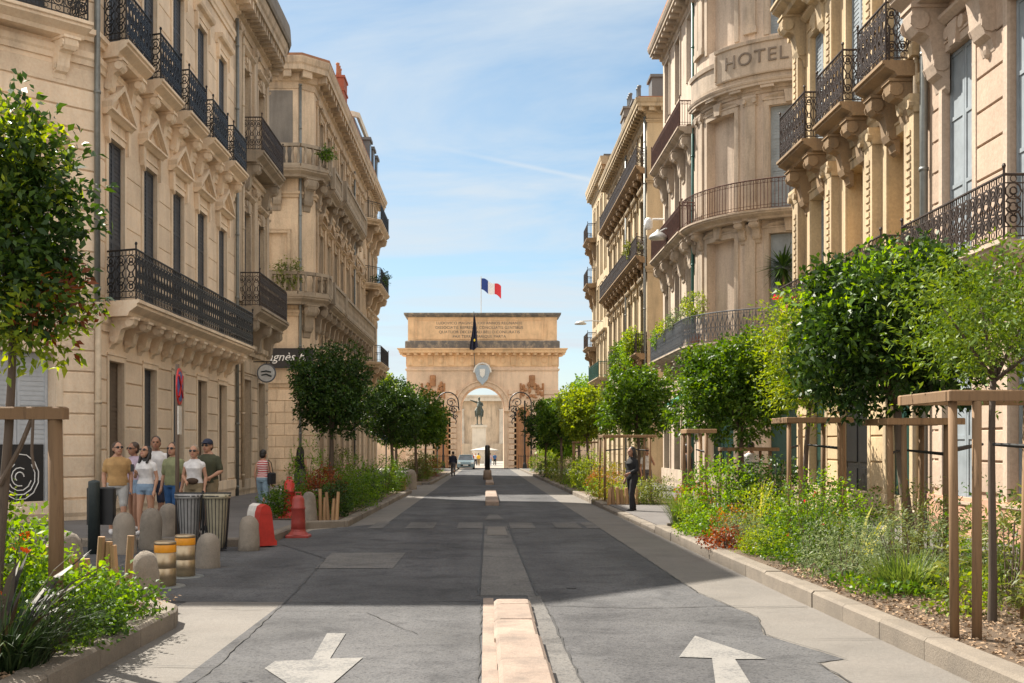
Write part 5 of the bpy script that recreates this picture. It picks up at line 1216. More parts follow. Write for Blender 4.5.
def plant(kind, x, y, r, h, mat, label, cat='plant', seed=0, base=0.15, fl=None, name=None, n=None, group=None, **k):
    e = empty(name or {'bush': 'shrub', 'grass': 'grass_clump', 'strap': 'strap_leaf_plant'}[kind], (x, y, G(y)+base), label, cat, group)
    if kind == 'bush':
        link_mesh('foliage', bush_mesh(seed, r, h, mat, **k), e); link_mesh('stems', stems_mesh(seed, 9, r, h), e)
    elif kind == 'grass': link_mesh('blades', blade_mesh(seed, n or 260, r*0.45, h, 0.014, mat, k.get('spread', 0.7)), e)
    elif kind == 'strap': link_mesh('blades', blade_mesh(seed, n or 26, r*0.25, h, k.get('w', 0.06), mat, k.get('spread', 0.75), 0.25), e)
    if fl: link_mesh('flowers', flower_mesh(seed+1, fl[1], r*0.9, h*1.02, fl[0], fl[2] if len(fl) > 2 else 0.045), e)
    return e
# left planted corner
plant('strap', -3.35, 7.5, 0.75, 0.95, 'bronze_blade', 'dark bronze strap leaved clump at the near left corner', seed=41, n=52, w=0.055, spread=1.0)
plant('grass', -3.28, 7.35, 0.7, 0.62, 'blade_dark', 'dark green arching grass clump in the near left corner of the bed', 'grass', 42, n=620, spread=1.1)
plant('bush', -4.1, 9.2, 0.5, 0.95, 'lf_bright', 'tall bright leafy shrub beside the left wooden post', 'shrub', 43, twigs=150, tw=0.3, ll=0.085, lw=0.045, fl=('fl_orange', 12, 0.05))
plant('bush', -4.7, 9.9, 0.6, 0.95, 'lf_yel', 'yellow green shrub with feathery tips at the left edge behind the orange flowers', 'shrub', 44, twigs=170, tw=0.32)
plant('bush', -3.55, 9.1, 0.46, 0.44, 'lf_bright', 'leafy green creeper mound filling the left bed beside the stakes', 'shrub', 45, twigs=260, ll=0.06, lw=0.04)
plant('bush', -3.15, 8.6, 0.36, 0.36, 'lf_mid', 'low creeping plant spilling over the left kerb', 'shrub', 46, twigs=200, ll=0.05, lw=0.035)
plant('bush', -3.2, 9.5, 0.24, 0.26, 'lf_mid', 'small creeping plant on the kerb bend by the split logs', 'shrub', 47, twigs=110, ll=0.05, lw=0.035)
plant('bush', -3.95, 9.8, 0.36, 0.32, 'lf_bright', 'light green plant in front of the rounded stone among the stakes', 'shrub', 48, twigs=200, ll=0.06)
plant('bush', -4.05, 8.4, 0.36, 0.75, 'lf_olive', 'olive shrub with orange blossoms behind the bronze clump', 'shrub', 49, twigs=120, fl=('fl_orange', 12, 0.055))
plant('bush', -3.15, 8.05, 0.35, 0.35, 'lf_mid', 'low green plant between the grass clump and the kerb', 'shrub', 50, twigs=130, ll=0.05, lw=0.03)
# right near bed
rb = [('bush', 4.95, 10.4, 0.5, 0.95, 'lf_olive', 'narrow leaved shrub at the right edge behind the nearest guard', dict(ll=0.13, lw=0.022, twigs=130)),
 ('bush', 4.25, 9.7, 0.28, 0.30, 'lf_yel', 'tiny yellow green sprig on the bark chips by the nearest guard', dict(twigs=40)),
 ('bush', 4.75, 9.0, 0.35, 0.45, 'lf_olive', 'small fern like plant at the foot of the nearest guard', dict(ll=0.11, lw=0.022, twigs=70)),
 ('grass', 4.3, 11.3, 0.6, 0.55, 'blade', 'fine pale green grassy clump nearest the right kerb', dict(n=420)),
 ('bush', 4.55, 11.9, 0.55, 0.72, 'lf_grey', 'silvery feathery shrub beside the guard of the dark tree', dict(ll=0.06, lw=0.014, twigs=330)),
 ('bush', 4.15, 12.7, 0.50, 0.58, 'lf_grey', 'low silvery green shrub along the right kerb', dict(ll=0.06, lw=0.016, twigs=300)),
 ('bush', 5.2, 13.0, 0.6, 1.1, 'lf_olive', 'olive shrub with tall thin stems before the dark tree trunk', dict(ll=0.09, lw=0.02, twigs=200)),
 ('strap', 4.85, 14.3, 0.6, 0.95, 'gold_blade', 'yellow striped strap leaved plant left of the dark tree', dict(n=22, w=0.05)),
 ('bush', 4.15, 13.9, 0.56, 0.98, 'lf_mid', 'dense green shrub dotted with small red flowers', dict(twigs=330, ll=0.05, lw=0.03, fl=('fl_red', 6, 0.03))),
 ('bush', 4.7, 15.6, 0.66, 1.12, 'lf_bright', 'bright green rounded shrub behind the red flowered one', dict(twigs=300, ll=0.065)),
 ('bush', 3.95, 15.5, 0.38, 0.34, 'lf_yel', 'low lime green cushion plant at the right kerb', dict(twigs=200, ll=0.045, lw=0.025)),
 ('bush', 3.98, 17.0, 0.42, 0.46, 'lf_grey', 'grey green cushion plant at the kerb near the reddish low plant', dict(twigs=240, ll=0.05, lw=0.015)),
 ('bush', 3.60, 16.6, 0.28, 0.24, 'lf_red', 'reddish low plant hanging over the right kerb stones', dict(twigs=90, ll=0.05)),
 ('bush', 4.6, 18.0, 0.5, 0.9, 'lf_yel', 'yellow green leaved shrub near the second guard', dict(twigs=220, ll=0.07, lw=0.03)),
 ('strap', 4.75, 19.3, 0.6, 1.05, 'gold_blade', 'tall yellow sword leaved plant beside the yellow green shrub', dict(n=16, w=0.055)),
 ('bush', 5.2, 20.3, 0.65, 1.45, 'lf_dark', 'tall dark glossy shrub under the broad round tree', dict(twigs=330, ll=0.09, lw=0.05)),
 ('bush', 4.35, 20.4, 0.60, 1.30, 'lf_bright', 'tall light green leafy shrub near the pavement gap', dict(twigs=300, ll=0.085, lw=0.045, tw=0.25)),
 ('bush', 3.95, 19.0, 0.42, 0.42, 'lf_bright', 'low spreading green plant below the tall light green shrub', dict(twigs=220, ll=0.055)),
 ('bush', 4.1, 18.2, 0.3, 0.5, 'lf_orange', 'small orange tinted plant behind the kerb cushions', dict(twigs=90, ll=0.05)),
 ('grass', 3.82, 21.2, 0.5, 0.85, 'blade', 'soft feathery grass at the far end of the near right bed', dict(n=560, spread=0.55)),
 ('bush', 4.2, 22.0, 0.4, 0.95, 'lf_orange', 'orange red leaved shrub beside the narrow guard at the bed end', dict(twigs=130, ll=0.07)),
 ('bush', 3.9, 20.2, 0.35, 0.3, 'lf_yel', 'yellowish low plant near the feathery grass', dict(twigs=120, ll=0.05)),
 ('bush', 5.5, 16.8, 0.5, 0.8, 'lf_mid', 'mid green shrub at the back of the near bed beside the guard', dict(twigs=170)),
 ('bush', 5.4, 11.4, 0.6, 1.0, 'lf_mid', 'mid green shrub at the back of the near bed close to the pink wall', dict(twigs=170)),
 ('bush', 4.8, 7.6, 0.5, 0.7, 'lf_mid', 'green shrub outside the nearest guard toward the viewer', dict(twigs=150)),
 # right far bed
 ('bush', 4.3, 32.6, 0.5, 0.75, 'lf_yel', 'yellow green shrub at the start of the far right bed behind the woman in black', dict(twigs=170)),
 ('bush', 4.8, 31.9, 0.5, 0.7, 'lf_olive', 'low olive green shrub just behind the woman in black on the right', dict(twigs=200, ll=0.08)),
 ('bush', 3.95, 34.3, 0.55, 1.05, 'lf_gold', 'pale gold green shrub on the kerb left of the woman in black', dict(twigs=230, ll=0.08)),
 ('bush', 3.85, 36.8, 0.4, 0.6, 'lf_bright', 'small round bright shrub on the far right kerb', dict(twigs=160, ll=0.07)),
 ('bush', 4.2, 39.5, 0.6, 1.0, 'lf_orange', 'orange brown shrub in the far right bed', dict(twigs=190, ll=0.09)),
 ('bush', 4.0, 43, 0.75, 1.5, 'lf_yel', 'large feathery light green shrub midway along the far right bed', dict(twigs=330, ll=0.10, lw=0.03)),
 ('bush', 4.1, 46.5, 0.7, 1.4, 'lf_bright', 'tall fresh green shrub next to the large feathery one in the far bed', dict(twigs=260, ll=0.10, lw=0.03)),
 ('bush', 3.9, 52, 0.7, 1.1, 'lf_olive', 'olive shrub in the far right bed before the dark guard', dict(twigs=200, ll=0.11)),
 ('bush', 3.9, 58, 0.8, 1.3, 'lf_yel', 'pale shrub under the second last tree of the right row', dict(twigs=200, ll=0.12)),
 ('bush', 3.8, 65, 0.7, 1.4, 'lf_dark', 'dark shrub under the last tree of the right row', dict(twigs=180, ll=0.12)),
 ('bush', 4.0, 78, 1.0, 1.5, 'lf_bright', 'bright shrub at the end of the right bed near the arch', dict(twigs=180, ll=0.14)),
 ('bush', 4.5, 86, 1.2, 1.9, 'lf_yel', 'sunlit shrub behind the railings right of the arch road', dict(twigs=200, ll=0.16)),
 # left far bed
 ('bush', -3.55, 25.4, 0.42, 0.8, 'lf_dark', 'dark green shrub at the kerb beside the bundle of split logs', dict(twigs=230)),
 ('bush', -4.55, 25.0, 0.6, 0.75, 'lf_mid', 'green leafy shrub behind the red plastic bollards', dict(twigs=260, ll=0.08)),
 ('bush', -4.0, 26.6, 0.6, 1.15, 'lf_red', 'dark red leaved shrub at the front of the left bed', dict(twigs=260, ll=0.08)),
 ('bush', -3.5, 27.6, 0.5, 0.95, 'lf_mid', 'mid green shrub next to the red leaved one', dict(twigs=230, ll=0.075)),
 ('bush', -3.5, 30.2, 0.62, 1.25, 'lf_bright', 'bright green shrub leaning over the left kerb', dict(twigs=300, ll=0.08)),
 ('bush', -4.7, 28.6, 0.6, 1.6, 'lf_bright', 'tall light stalked plant under the first left tree', dict(twigs=200, ll=0.10, lw=0.03)),
 ('bush', -4.2, 31.6, 0.5, 1.7, 'lf_olive', 'tall pale flowering plant in the middle of the left bed', dict(twigs=180, ll=0.10, lw=0.03, fl=('flagwhite', 12, 0.05))),
 ('strap', -3.9, 35, 0.8, 1.6, 'lf_grey', 'blue grey sword leaved plant midway along the left bed', dict(n=40, w=0.09)),
 ('bush', -3.6, 33.2, 0.5, 0.9, 'lf_dark', 'dark shrub in front of the blue grey sword leaves', dict(twigs=170)),
 ('bush', -3.7, 40.5, 0.75, 1.3, 'lf_mid', 'wide green shrub near the second left tree', dict(twigs=240, ll=0.10)),
 ('bush', -3.6, 43, 0.6, 1.2, 'lf_bright', 'fresh green shrub at the end of the left bed before the side street', dict(twigs=200, ll=0.10)),
 ('bush', -3.7, 59, 0.8, 1.4, 'lf_olive', 'olive shrub under the third left tree', dict(twigs=220, ll=0.12)),
 ('bush', -3.8, 64, 0.9, 1.6, 'lf_mid', 'mid green shrub past the third left tree', dict(twigs=220, ll=0.12)),
 ('bush', -3.7, 70, 0.9, 1.4, 'lf_red', 'brownish shrub under the farthest left tree', dict(twigs=180, ll=0.13)),
 ('bush', -4.2, 82, 1.0, 1.5, 'lf_bright', 'bright shrub near the arch end of the left kerb', dict(twigs=180, ll=0.15))]
for i, (kd, x, y, r_, h_, mt, lb, kw) in enumerate(rb):
    fl = kw.pop('fl', None)
    if fl and fl[0] == 'flagwhite': fl = ('fl_pink',) + fl[1:]
    plant(kd, x, y, r_, h_, mt, lb, 'grass' if kd == 'grass' else ('plant' if kd == 'strap' else 'shrub'), 100+i*3, 0.15 if y < 31 else 0.13, fl, **kw)
# low cover and bark chips nobody could count
def cover(name, regions, n, ll, lw, mat, seed, z=0.03):
    rs = np.random.RandomState(seed); C = []; D = []
    for (x0, x1, y0, y1, b, k) in regions:
        x = rs.uniform(x0, x1, k); y = rs.uniform(y0, y1, k); c = np.sin(x*3.1+seed)*np.sin(y*1.7+seed)+rs.normal(size=k)*0.35 > -0.2; x, y = x[c], y[c]
        hgt = rs.uniform(0, z*2, len(x)); C.append(np.stack([x, y, -0.01*y+b+hgt], 1)); v = rs.normal(size=(len(x), 3)); v[:, 2] = abs(v[:, 2])+0.3; D.append(v)
    C = np.concatenate(C); D = np.concatenate(D); L = ll*rs.uniform(0.6, 1.3, len(C))
    o = link_mesh(name, leaf_mesh(name, C, D, L, L*lw/ll, M[mat], seed)); return tag(o, 'low green plants covering the soil of the street beds', 'ground cover', kind='stuff')
cover('ground_cover', [(3.65, 5.9, 10.5, 21.5, 0.17, 12000), (3.65, 5.5, 32, 60, 0.15, 3500), (-3.3, -5.2, 24.5, 44, 0.14, 4000), (-3.3, -4.7, 58, 90, 0.14, 2500), (-3.1, -6.5, 5, 10.6, 0.16, 7000)], 0, 0.075, 0.035, 'lf_mid', 5, 0.07)
rs = np.random.RandomState(9); C = np.stack([rs.uniform(3.57, 5.9, 9000), rs.uniform(5.5, 14, 9000), np.zeros(9000)], 1); C2 = np.stack([rs.uniform(-3.9, -3.05, 1500), rs.uniform(6, 11, 1500), np.zeros(1500)], 1); C = np.concatenate([C, C2]); C[:, 2] = -0.01*C[:, 1]+0.172+rs.uniform(0, 0.012, len(C)); C[9000:, 2] -= 0.012
D = rs.normal(size=(len(C), 3)); D[:, 2] *= 0.15; o = link_mesh('bark_mulch', leaf_mesh('bark_mulch', C, D, rs.uniform(0.02, 0.06, len(C)), rs.uniform(0.012, 0.03, len(C)), M['chip'], 9)); tag(o, 'pale bark chips spread over the planting beds', 'mulch', kind='stuff')

# ================================================================== STREET FURNITURE
def stone_bollard(x, y, label, h=0.72, r=0.19, seed=1, base=0.0):
    rnd = random.Random(seed); m = MB(); m.smooth = True
    pr = [(r*1.06, -0.1), (r*1.05, 0.05), (r, 0.3*h), (r*0.97, 0.62*h), (r*0.93, 0.74*h), (r*0.82, 0.85*h), (r*0.6, 0.94*h), (r*0.32, 0.985*h), (0.01, h)]
    m.lathe((0, 0, 0), pr, 20)
    m.v = [(a+rnd.uniform(-0.006, 0.006), b+rnd.uniform(-0.006, 0.006), c+rnd.uniform(-0.006, 0.006)) for a, b, c in m.v]
    o = m.build('stone_bollard', M['bollard'], None, False); o.location = (x, y, G(y)+base); o.rotation_euler = (rnd.uniform(-0.03, 0.03), rnd.uniform(-0.03, 0.03), rnd.uniform(0, 6))
    return tag(o, label, 'bollard', 'stone bollards')
stone_bollard(-5.72, 17.4, 'round topped stone bollard in front of the man in tan, next to the dark post', 0.66, 0.18, 1)
stone_bollard(-5.58, 18.3, 'round topped stone bollard in front of the woman with the phone', 0.68, 0.185, 2, 0.0)
stone_bollard(-5.66, 19.6, 'stone bollard half hidden behind the left end of the litter basket', 0.60, 0.18, 3, 0.1)
stone_bollard(-3.87, 15.3, 'short stone bollard standing alone beside the steel bollards, before the litter basket', 0.48, 0.165, 4)
stone_bollard(-3.88, 18.0, 'stone bollard leaning against the red and white plastic barrier', 0.52, 0.165, 5, 0.05)
stone_bollard(-4.28, 11.2, 'wide pale stone bollard among the split log stakes', 0.80, 0.20, 6)
stone_bollard(-3.45, 11.15, 'stone bollard at the kerb tip behind the dark split log', 0.60, 0.14, 7, 0.0)
stone_bollard(-3.85, 24.0, 'pale stone bollard behind the front red plastic bollard', 0.66, 0.16, 8, 0.1)
stone_bollard(-3.35, 49, 'stone bollard on the left kerb past the planted bed', 0.9, 0.26, 9)
stone_bollard(-3.55, 46.6, 'low stone bollard at the far side street corner on the left', 0.7, 0.26, 10)
def steel(x, y, label):
    e = empty('steel_bollard', (x, y, G(y)), label, 'bollard', 'brushed steel bollards with orange bands'); m = MB(); m.smooth = True; z = G(y)
    m.lathe((x, y, z), [(0.127, 0), (0.127, 0.22), (0.123, 0.225), (0.127, 0.23), (0.127, 0.415)], 24); m.lathe((x, y, z), [(0.127, 0.50), (0.127, 0.535), (0.11, 0.545), (0.01, 0.548)], 24); m.build('column', M['steel'], e)
    m = MB(); m.smooth = True; m.lathe((x, y, z), [(0.1275, 0.412), (0.129, 0.416), (0.129, 0.498), (0.1275, 0.502)], 24); m.build('reflective_band', M['orange'], e)
    m = MB(); m.lathe((x, y, z), [(0.24, 0.002), (0.23, 0.014), (0.14, 0.016)], 24); m.build('base_ring', M['pipe'], e)
steel(-3.82, 13.1, 'nearer steel bollard with orange band standing on the road'); steel(-3.87, 14.15, 'steel bollard with orange band farther back, overlapping the litter basket')
# dark post with a side box
e = empty('dark_post', (-6.2, 17.4, G(17.4)), 'dark green metal post with attached box at the left pavement', 'post'); z = G(17.4)
m = MB(); m.smooth = True; m.lathe((-6.2, 17.4, z), [(0.095, 0), (0.09, 1.12), (0.085, 1.15), (0.02, 1.17)], 16); m.build('post', M['post'], e)
m = MB(); m.rbox(-6.36, -5.92, 17.5, 17.62, z+0.45, z+1.05, 0.02); m.build('side_box', M['black'], e)
# litter basket
bx, by = -4.62, 17.95; z = G(by)
e = empty('litter_basket', (bx, by, z), 'black slatted double litter basket holding a grey and a yellowish bag', 'litter bin')
for k, sx in enumerate((-0.225, 0.225)):
    cx = bx+sx; m = MB()
    for i in range(22):
        a = 2*PI*i/22; c, s_ = math.cos(a), math.sin(a)
        m.tube([(cx+0.155*c, by+0.155*s_, z+0.03), (cx+0.19*c, by+0.19*s_, z+0.5), (cx+0.215*c, by+0.215*s_, z+0.92)], 0.0075, 4)
    for r_, zz in ((0.155, 0.04), (0.216, 0.90)): m.tube([(cx+r_*math.cos(2*PI*i/20), by+r_*math.sin(2*PI*i/20), z+zz) for i in range(21)], 0.014, 5, False)
    m.build('slatted_basket', M['black'], e)
    m = MB(); m.smooth = True; rnd = random.Random(k)
    m.lathe((cx, by, z), [(0.11, 0.05), (0.145, 0.2), (0.16, 0.5), (0.185, 0.8), (0.205, 0.915), (0.225, 0.93), (0.225, 0.86)], 26)
    m.v = [(a+rnd.uniform(-0.010, 0.010), b+rnd.uniform(-0.010, 0.010), c) for a, b, c in m.v]
    m.build('bag', M['bag_grey' if k == 0 else 'bag_yellow'], e)
m = MB(); m.tube([(bx, by, z), (bx, by, z+0.98)], 0.02, 8); m.rbox(bx-0.46, bx+0.46, by-0.02, by+0.02, z+0.93, z+0.955, 0.004); m.build('stand', M['black'], e)
# no stopping sign
sx_, sy_ = -5.22, 18.6; z = G(sy_)+0.1
e = empty('road_sign', (sx_, sy_, z), 'dark post with round no stopping sign and small plate, seen edge on', 'sign')
m = MB(); m.smooth = True; m.tube([(sx_, sy_, z), (sx_, sy_, z+3.0)], 0.036, 10); m.build('pole', M['bark'], e)
def disc(c, r, n, th, name, mat, parent, r0=0.0):
    n = Vector(n).normalized(); u = n.cross(Vector((0, 0, 1))).normalized(); v = u.cross(n); c = Vector(c); m = MB(); k = 28
    vs = [c + n*th*s + (u*math.cos(2*PI*i/k)+v*math.sin(2*PI*i/k))*r for s in (-0.5, 0.5) for i in range(k)]
    m.add(vs, [list(range(k))[::-1], [k+i for i in range(k)]] + [[i, (i+1) % k, k+(i+1) % k, k+i] for i in range(k)]); return m.build(name, M[mat], parent)
nn = (0.988, 0.10, 0); nb = Vector(nn).normalized()
d1 = disc((sx_+0.045, sy_-0.02, z+2.62), 0.31, nn, 0.02, 'sign_face', 'signred', e); disc(Vector((sx_+0.045, sy_-0.02, z+2.62))+nb*0.012, 0.255, nn, 0.006, 'blue_field', 'signblue', d1)
m = MB(); c = Vector((sx_+0.045, sy_-0.02, z+2.62))+nb*0.017; u = nb.cross(Vector((0, 0, 1)))
for s in (-1, 1): m.tube([c+(u*s+Vector((0, 0, 1)))*0.18, c-(u*s+Vector((0, 0, 1)))*0.18], 0.028, 4)
m.build('red_cross', M['signred'], d1)
m = MB(); c = Vector((sx_+0.045, sy_-0.02, z+2.05)); m.add([c+u*a+Vector((0, 0, b))+nb*s for s in (-0.008, 0.008) for a, b in ((-0.16, -0.24), (0.16, -0.24), (0.16, 0.24), (-0.16, 0.24))], [[3, 2, 1, 0], [4, 5, 6, 7], [0, 1, 5, 4], [1, 2, 6, 5], [2, 3, 7, 6], [3, 0, 4, 7]]); m.build('plate', M['whiteplastic'], e)
# red and white water filled barrier
x, y, z = -3.78, 18.7, G(18.7)
e = empty('plastic_barrier', (x, y, z), 'red and white plastic road barrier behind a stone bollard', 'barrier')
pr = [(a*0.80, b*0.82) for a, b in [(-0.25, 0.03), (0.25, 0.03), (0.25, 0.12), (0.20, 0.16), (0.13, 0.72), (0.09, 0.84), (0.0, 0.89), (-0.09, 0.84), (-0.13, 0.72), (-0.20, 0.16), (-0.25, 0.12)]]
k = len(pr); ca, sa = math.cos(R(35)), math.sin(R(35))
def bpiece(t0, t1, mat, name, inf=0.0, z0=0, par=None):
    m = MB(); P_ = lambda a, t, b: (x+a*ca-t*sa, y+a*sa+t*ca, z+b)
    m.add([P_(a*(1+inf), t, b) for t in (t0, t1) for a, b in pr], [list(range(k))[::-1], [k+i for i in range(k)]] + [[i, (i+1) % k, k+(i+1) % k, k+i] for i in range(k)]); return m.build(name, M[mat], par or e)
bpiece(-0.10, 0.12, 'redplastic', 'red_section'); bpiece(0.123, 0.45, 'whiteplastic', 'white_section')
m = MB(); P_ = lambda a, t, b: (x+a*ca-t*sa, y+a*sa+t*ca, z+b)
for b0, b1 in ((0.56, 0.60),): m.add([P_(a, t, b) for t in (-0.106, -0.101) for a, b in ((-0.10, b0), (0.10, b0), (0.09, b1), (-0.09, b1))], [[3, 2, 1, 0], [4, 5, 6, 7], [0, 1, 5, 4], [1, 2, 6, 5], [2, 3, 7, 6], [3, 0, 4, 7]])
m.build('moulded_rib', M['redplastic'], e)
def red_bollard(x, y, mat, label, base, h=0.8):
    e = empty('plastic_bollard', (x, y, G(y)+base), label, 'bollard', 'red plastic bollards'); z = G(y)+base
    m = MB(); m.smooth = True; m.lathe((x, y, z), [(0.14, 0.05), (0.135, 0.30), (0.125, h*0.66), (0.13, h*0.67), (0.13, h*0.72), (0.12, h*0.73), (0.115, h*0.9), (0.09, h*0.97), (0.05, h), (0.01, h)], 18); m.build('column', M[mat], e)
    m = MB(); m.rbox(x-0.22, x+0.22, y-0.2, y+0.2, z, z+0.06, 0.02); m.lathe((x, y, z+0.06), [(0.2, 0), (0.15, 0.06), (0.14, 0.10)], 16); m.build('base', M[mat], e)
    m = MB(); m.tube([(x+0.13*math.cos(2*PI*i/18), y+0.13*math.sin(2*PI*i/18), z+h*0.695) for i in range(19)], 0.012, 5, False); m.build('ring', M['redfade'], e)
    m = MB(); m.tube([(x-0.05, y, z+h), (x-0.05, y, z+h+0.05), (x+0.05, y, z+h+0.05), (x+0.05, y, z+h)], 0.014, 6); m.build('handle', M[mat], e)
red_bollard(-3.55, 20.8, 'redfade', 'faded red plastic bollard standing at the street edge in front of the shrubs', 0.0)
red_bollard(-4.45, 24.9, 'redplastic', 'bright red plastic bollard on the pavement near the woman in stripes', 0.12, 0.88)
# split log stakes edging the beds
def logs(x, y, n, w, h, label, seed, base=0.1, dirx=1):
    rnd = random.Random(seed); e = empty('split_log_edging', (x, y, G(y)+base), label, 'log edging', 'split log edgings'); z = G(y)+base
    for i in range(n):
        m = MB(); a = (i+0.5)/n-0.5; r = w/n*0.48; hh = h*rnd.uniform(0.75, 1.08); tx = rnd.uniform(-0.05, 0.05)
        m.tube([(x+a*w, y+rnd.uniform(-0.03, 0.03), z-0.1), (x+a*w+tx*0.5, y, z+hh*0.5), (x+a*w+tx, y+rnd.uniform(-0.02, 0.02), z+hh)], [r, r*rnd.uniform(0.8, 1.05), r*0.8], 6); m.build('log', M['log'], e)
logs(-4.10, 10.5, 7, 0.72, 0.58, 'row of pale split logs around the wide stone bollard', 1); logs(-3.52, 10.35, 4, 0.36, 0.66, 'four tall split logs at the tip of the near left bed', 2)
logs(-3.55, 24.15, 7, 0.62, 0.66, 'fan of slanted split logs at the front of the far left bed', 3); logs(-3.6, 44.2, 6, 0.8, 0.7, 'split logs at the far end of the left bed', 4); logs(3.95, 31.8, 7, 0.9, 0.5, 'split logs at the start of the far right bed behind the woman in black', 5)
# hotel lamp, camera, far lamp
e = empty('wall_lamp', (8.5, 47.6, 9.9), 'pale saucer shaped street lamp on an arm fixed to the hotel wall', 'street lamp')
m = MB(); m.tube([(8.5, 47.6, 10.6), (8.1, 47.6, 10.9), (7.75, 47.6, 10.85), (7.55, 47.6, 10.75)], 0.03, 6); m.build('arm', M['lampshell'], e)
m = MB(); m.smooth = True; m.lathe((7.45, 47.6, 10.45), [(0.05, -0.08), (0.36, -0.05), (0.42, 0.0), (0.36, 0.10), (0.2, 0.22), (0.08, 0.30), (0.05, 0.36)], 20); m.build('lamp_head', M['lampshell'], e)
e = empty('security_camera', (8.3, 52.4, 12.0), 'white security camera on a bracket at the far end of the hotel front', 'camera')
m = MB(); m.tube([(8.5, 52.45, 12.25), (7.95, 52.45, 12.25)], 0.05, 6); m.build('bracket', M['white'], e); m = MB(); m.smooth = True; m.lathe((7.75, 52.45, 11.75), [(0.12, 0), (0.2, 0.1), (0.2, 0.42), (0.12, 0.55), (0.02, 0.58)], 12); m.build('camera_dome', M['white'], e)
e = empty('wall_lamp', (8.5, 79.8, 10.0), 'small street lamp reaching out from the far corner building', 'street lamp')
m = MB(); m.tube([(8.5, 79.8, 10.4), (7.6, 79.8, 10.45), (7.0, 79.8, 10.42)], 0.035, 6); m.build('arm', M['lampshell'], e)
m = MB(); m.smooth = True; m.lathe((6.85, 79.8, 10.2), [(0.05, -0.05), (0.42, -0.02), (0.45, 0.03), (0.25, 0.18), (0.06, 0.24)], 16); m.build('lamp_head', M['lampshell'], e)
# shop signs
e = empty('shop_sign', (-9.95, 55.4, 5.4), 'black shop sign with white handwritten letters above the left tree', 'sign')
m = MB(); m.box(-11.35, -8.7, 55.30, 55.44, 5.35, 6.35); pb = m.build('board', M['poster'], e); ORG[pb] = ORG[pb]
FS = Frame([(-12, 55.30), (-8, 55.30)]); lettering(FS, 'agnès b.', 0.62, 2.0, 5.9, 0.012, 0.02, M['white'], pb, shear=0.35)
e = empty('round_sign', (-8.7, 41.6, 4.2), 'round grey shop sign hanging from an iron bracket on the weathered building', 'sign')
disc((-8.3, 41.6, 4.22), 0.36, (0.1, -1, 0), 0.06, 'sign_face', 'irongrey', e); d = disc((-8.3, 41.565, 4.22), 0.31, (0.1, -1, 0), 0.01, 'inner_disc', 'lampshell', e)
m = MB(); m.tube([(-8.5, 41.55, 4.27), (-8.3, 41.54, 4.30), (-8.12, 41.54, 4.26)], 0.03, 5); m.tube([(-8.48, 41.55, 4.14), (-8.3, 41.54, 4.18), (-8.1, 41.54, 4.10)], 0.03, 5); m.build('brush_marks', M['post'], d)
m = MB(); m.tube([(-8.8, 41.6, 4.65), (-8.3, 41.6, 4.66), (-8.0, 41.6, 4.64)], 0.02, 5); m.tube([(-8.3, 41.6, 4.66), (-8.3, 41.6, 4.57)], 0.012, 5); m.build('bracket', M['iron'], e)
for x, y, zc, lb in ((-4.45, 101, 2.3, 'blue square sign on a pole left of the arch road'), (-5.45, 60, 2.05, 'blue square sign half hidden behind the third left tree')):
    e = empty('road_sign', (x, y, G(y)), lb, 'sign'); m = MB(); m.tube([(x, y+0.04, G(y)), (x, y+0.04, zc+0.45)], 0.04, 6); m.build('pole', M['pipe'], e)
    s = 0.38 if y > 90 else 0.28; m = MB(); m.rbox(x-s, x+s, y-0.03, y, zc-s, zc+s, 0.01); f = m.build('sign_face', M['signblue'], e); m = MB(); m.box(x-0.06, x+0.06, y-0.042, y-0.031, zc-s*0.6, zc+s*0.6); m.build('pictogram', M['white'], f)
# median post
e = empty('median_post', (0.08, 61, G(61)+0.15), 'black post on a pale base standing on the middle of the road', 'post'); z = G(61)+0.15
m = MB(); m.smooth = True; m.lathe((0.08, 61, z), [(0.24, 0), (0.22, 0.5), (0.18, 0.55)], 12); m.build('base', M['median'], e); m = MB(); m.smooth = True; m.lathe((0.08, 61, z+0.55), [(0.15, 0), (0.14, 1.3), (0.1, 1.36), (0.01, 1.38)], 12); m.build('column', M['black'], e)
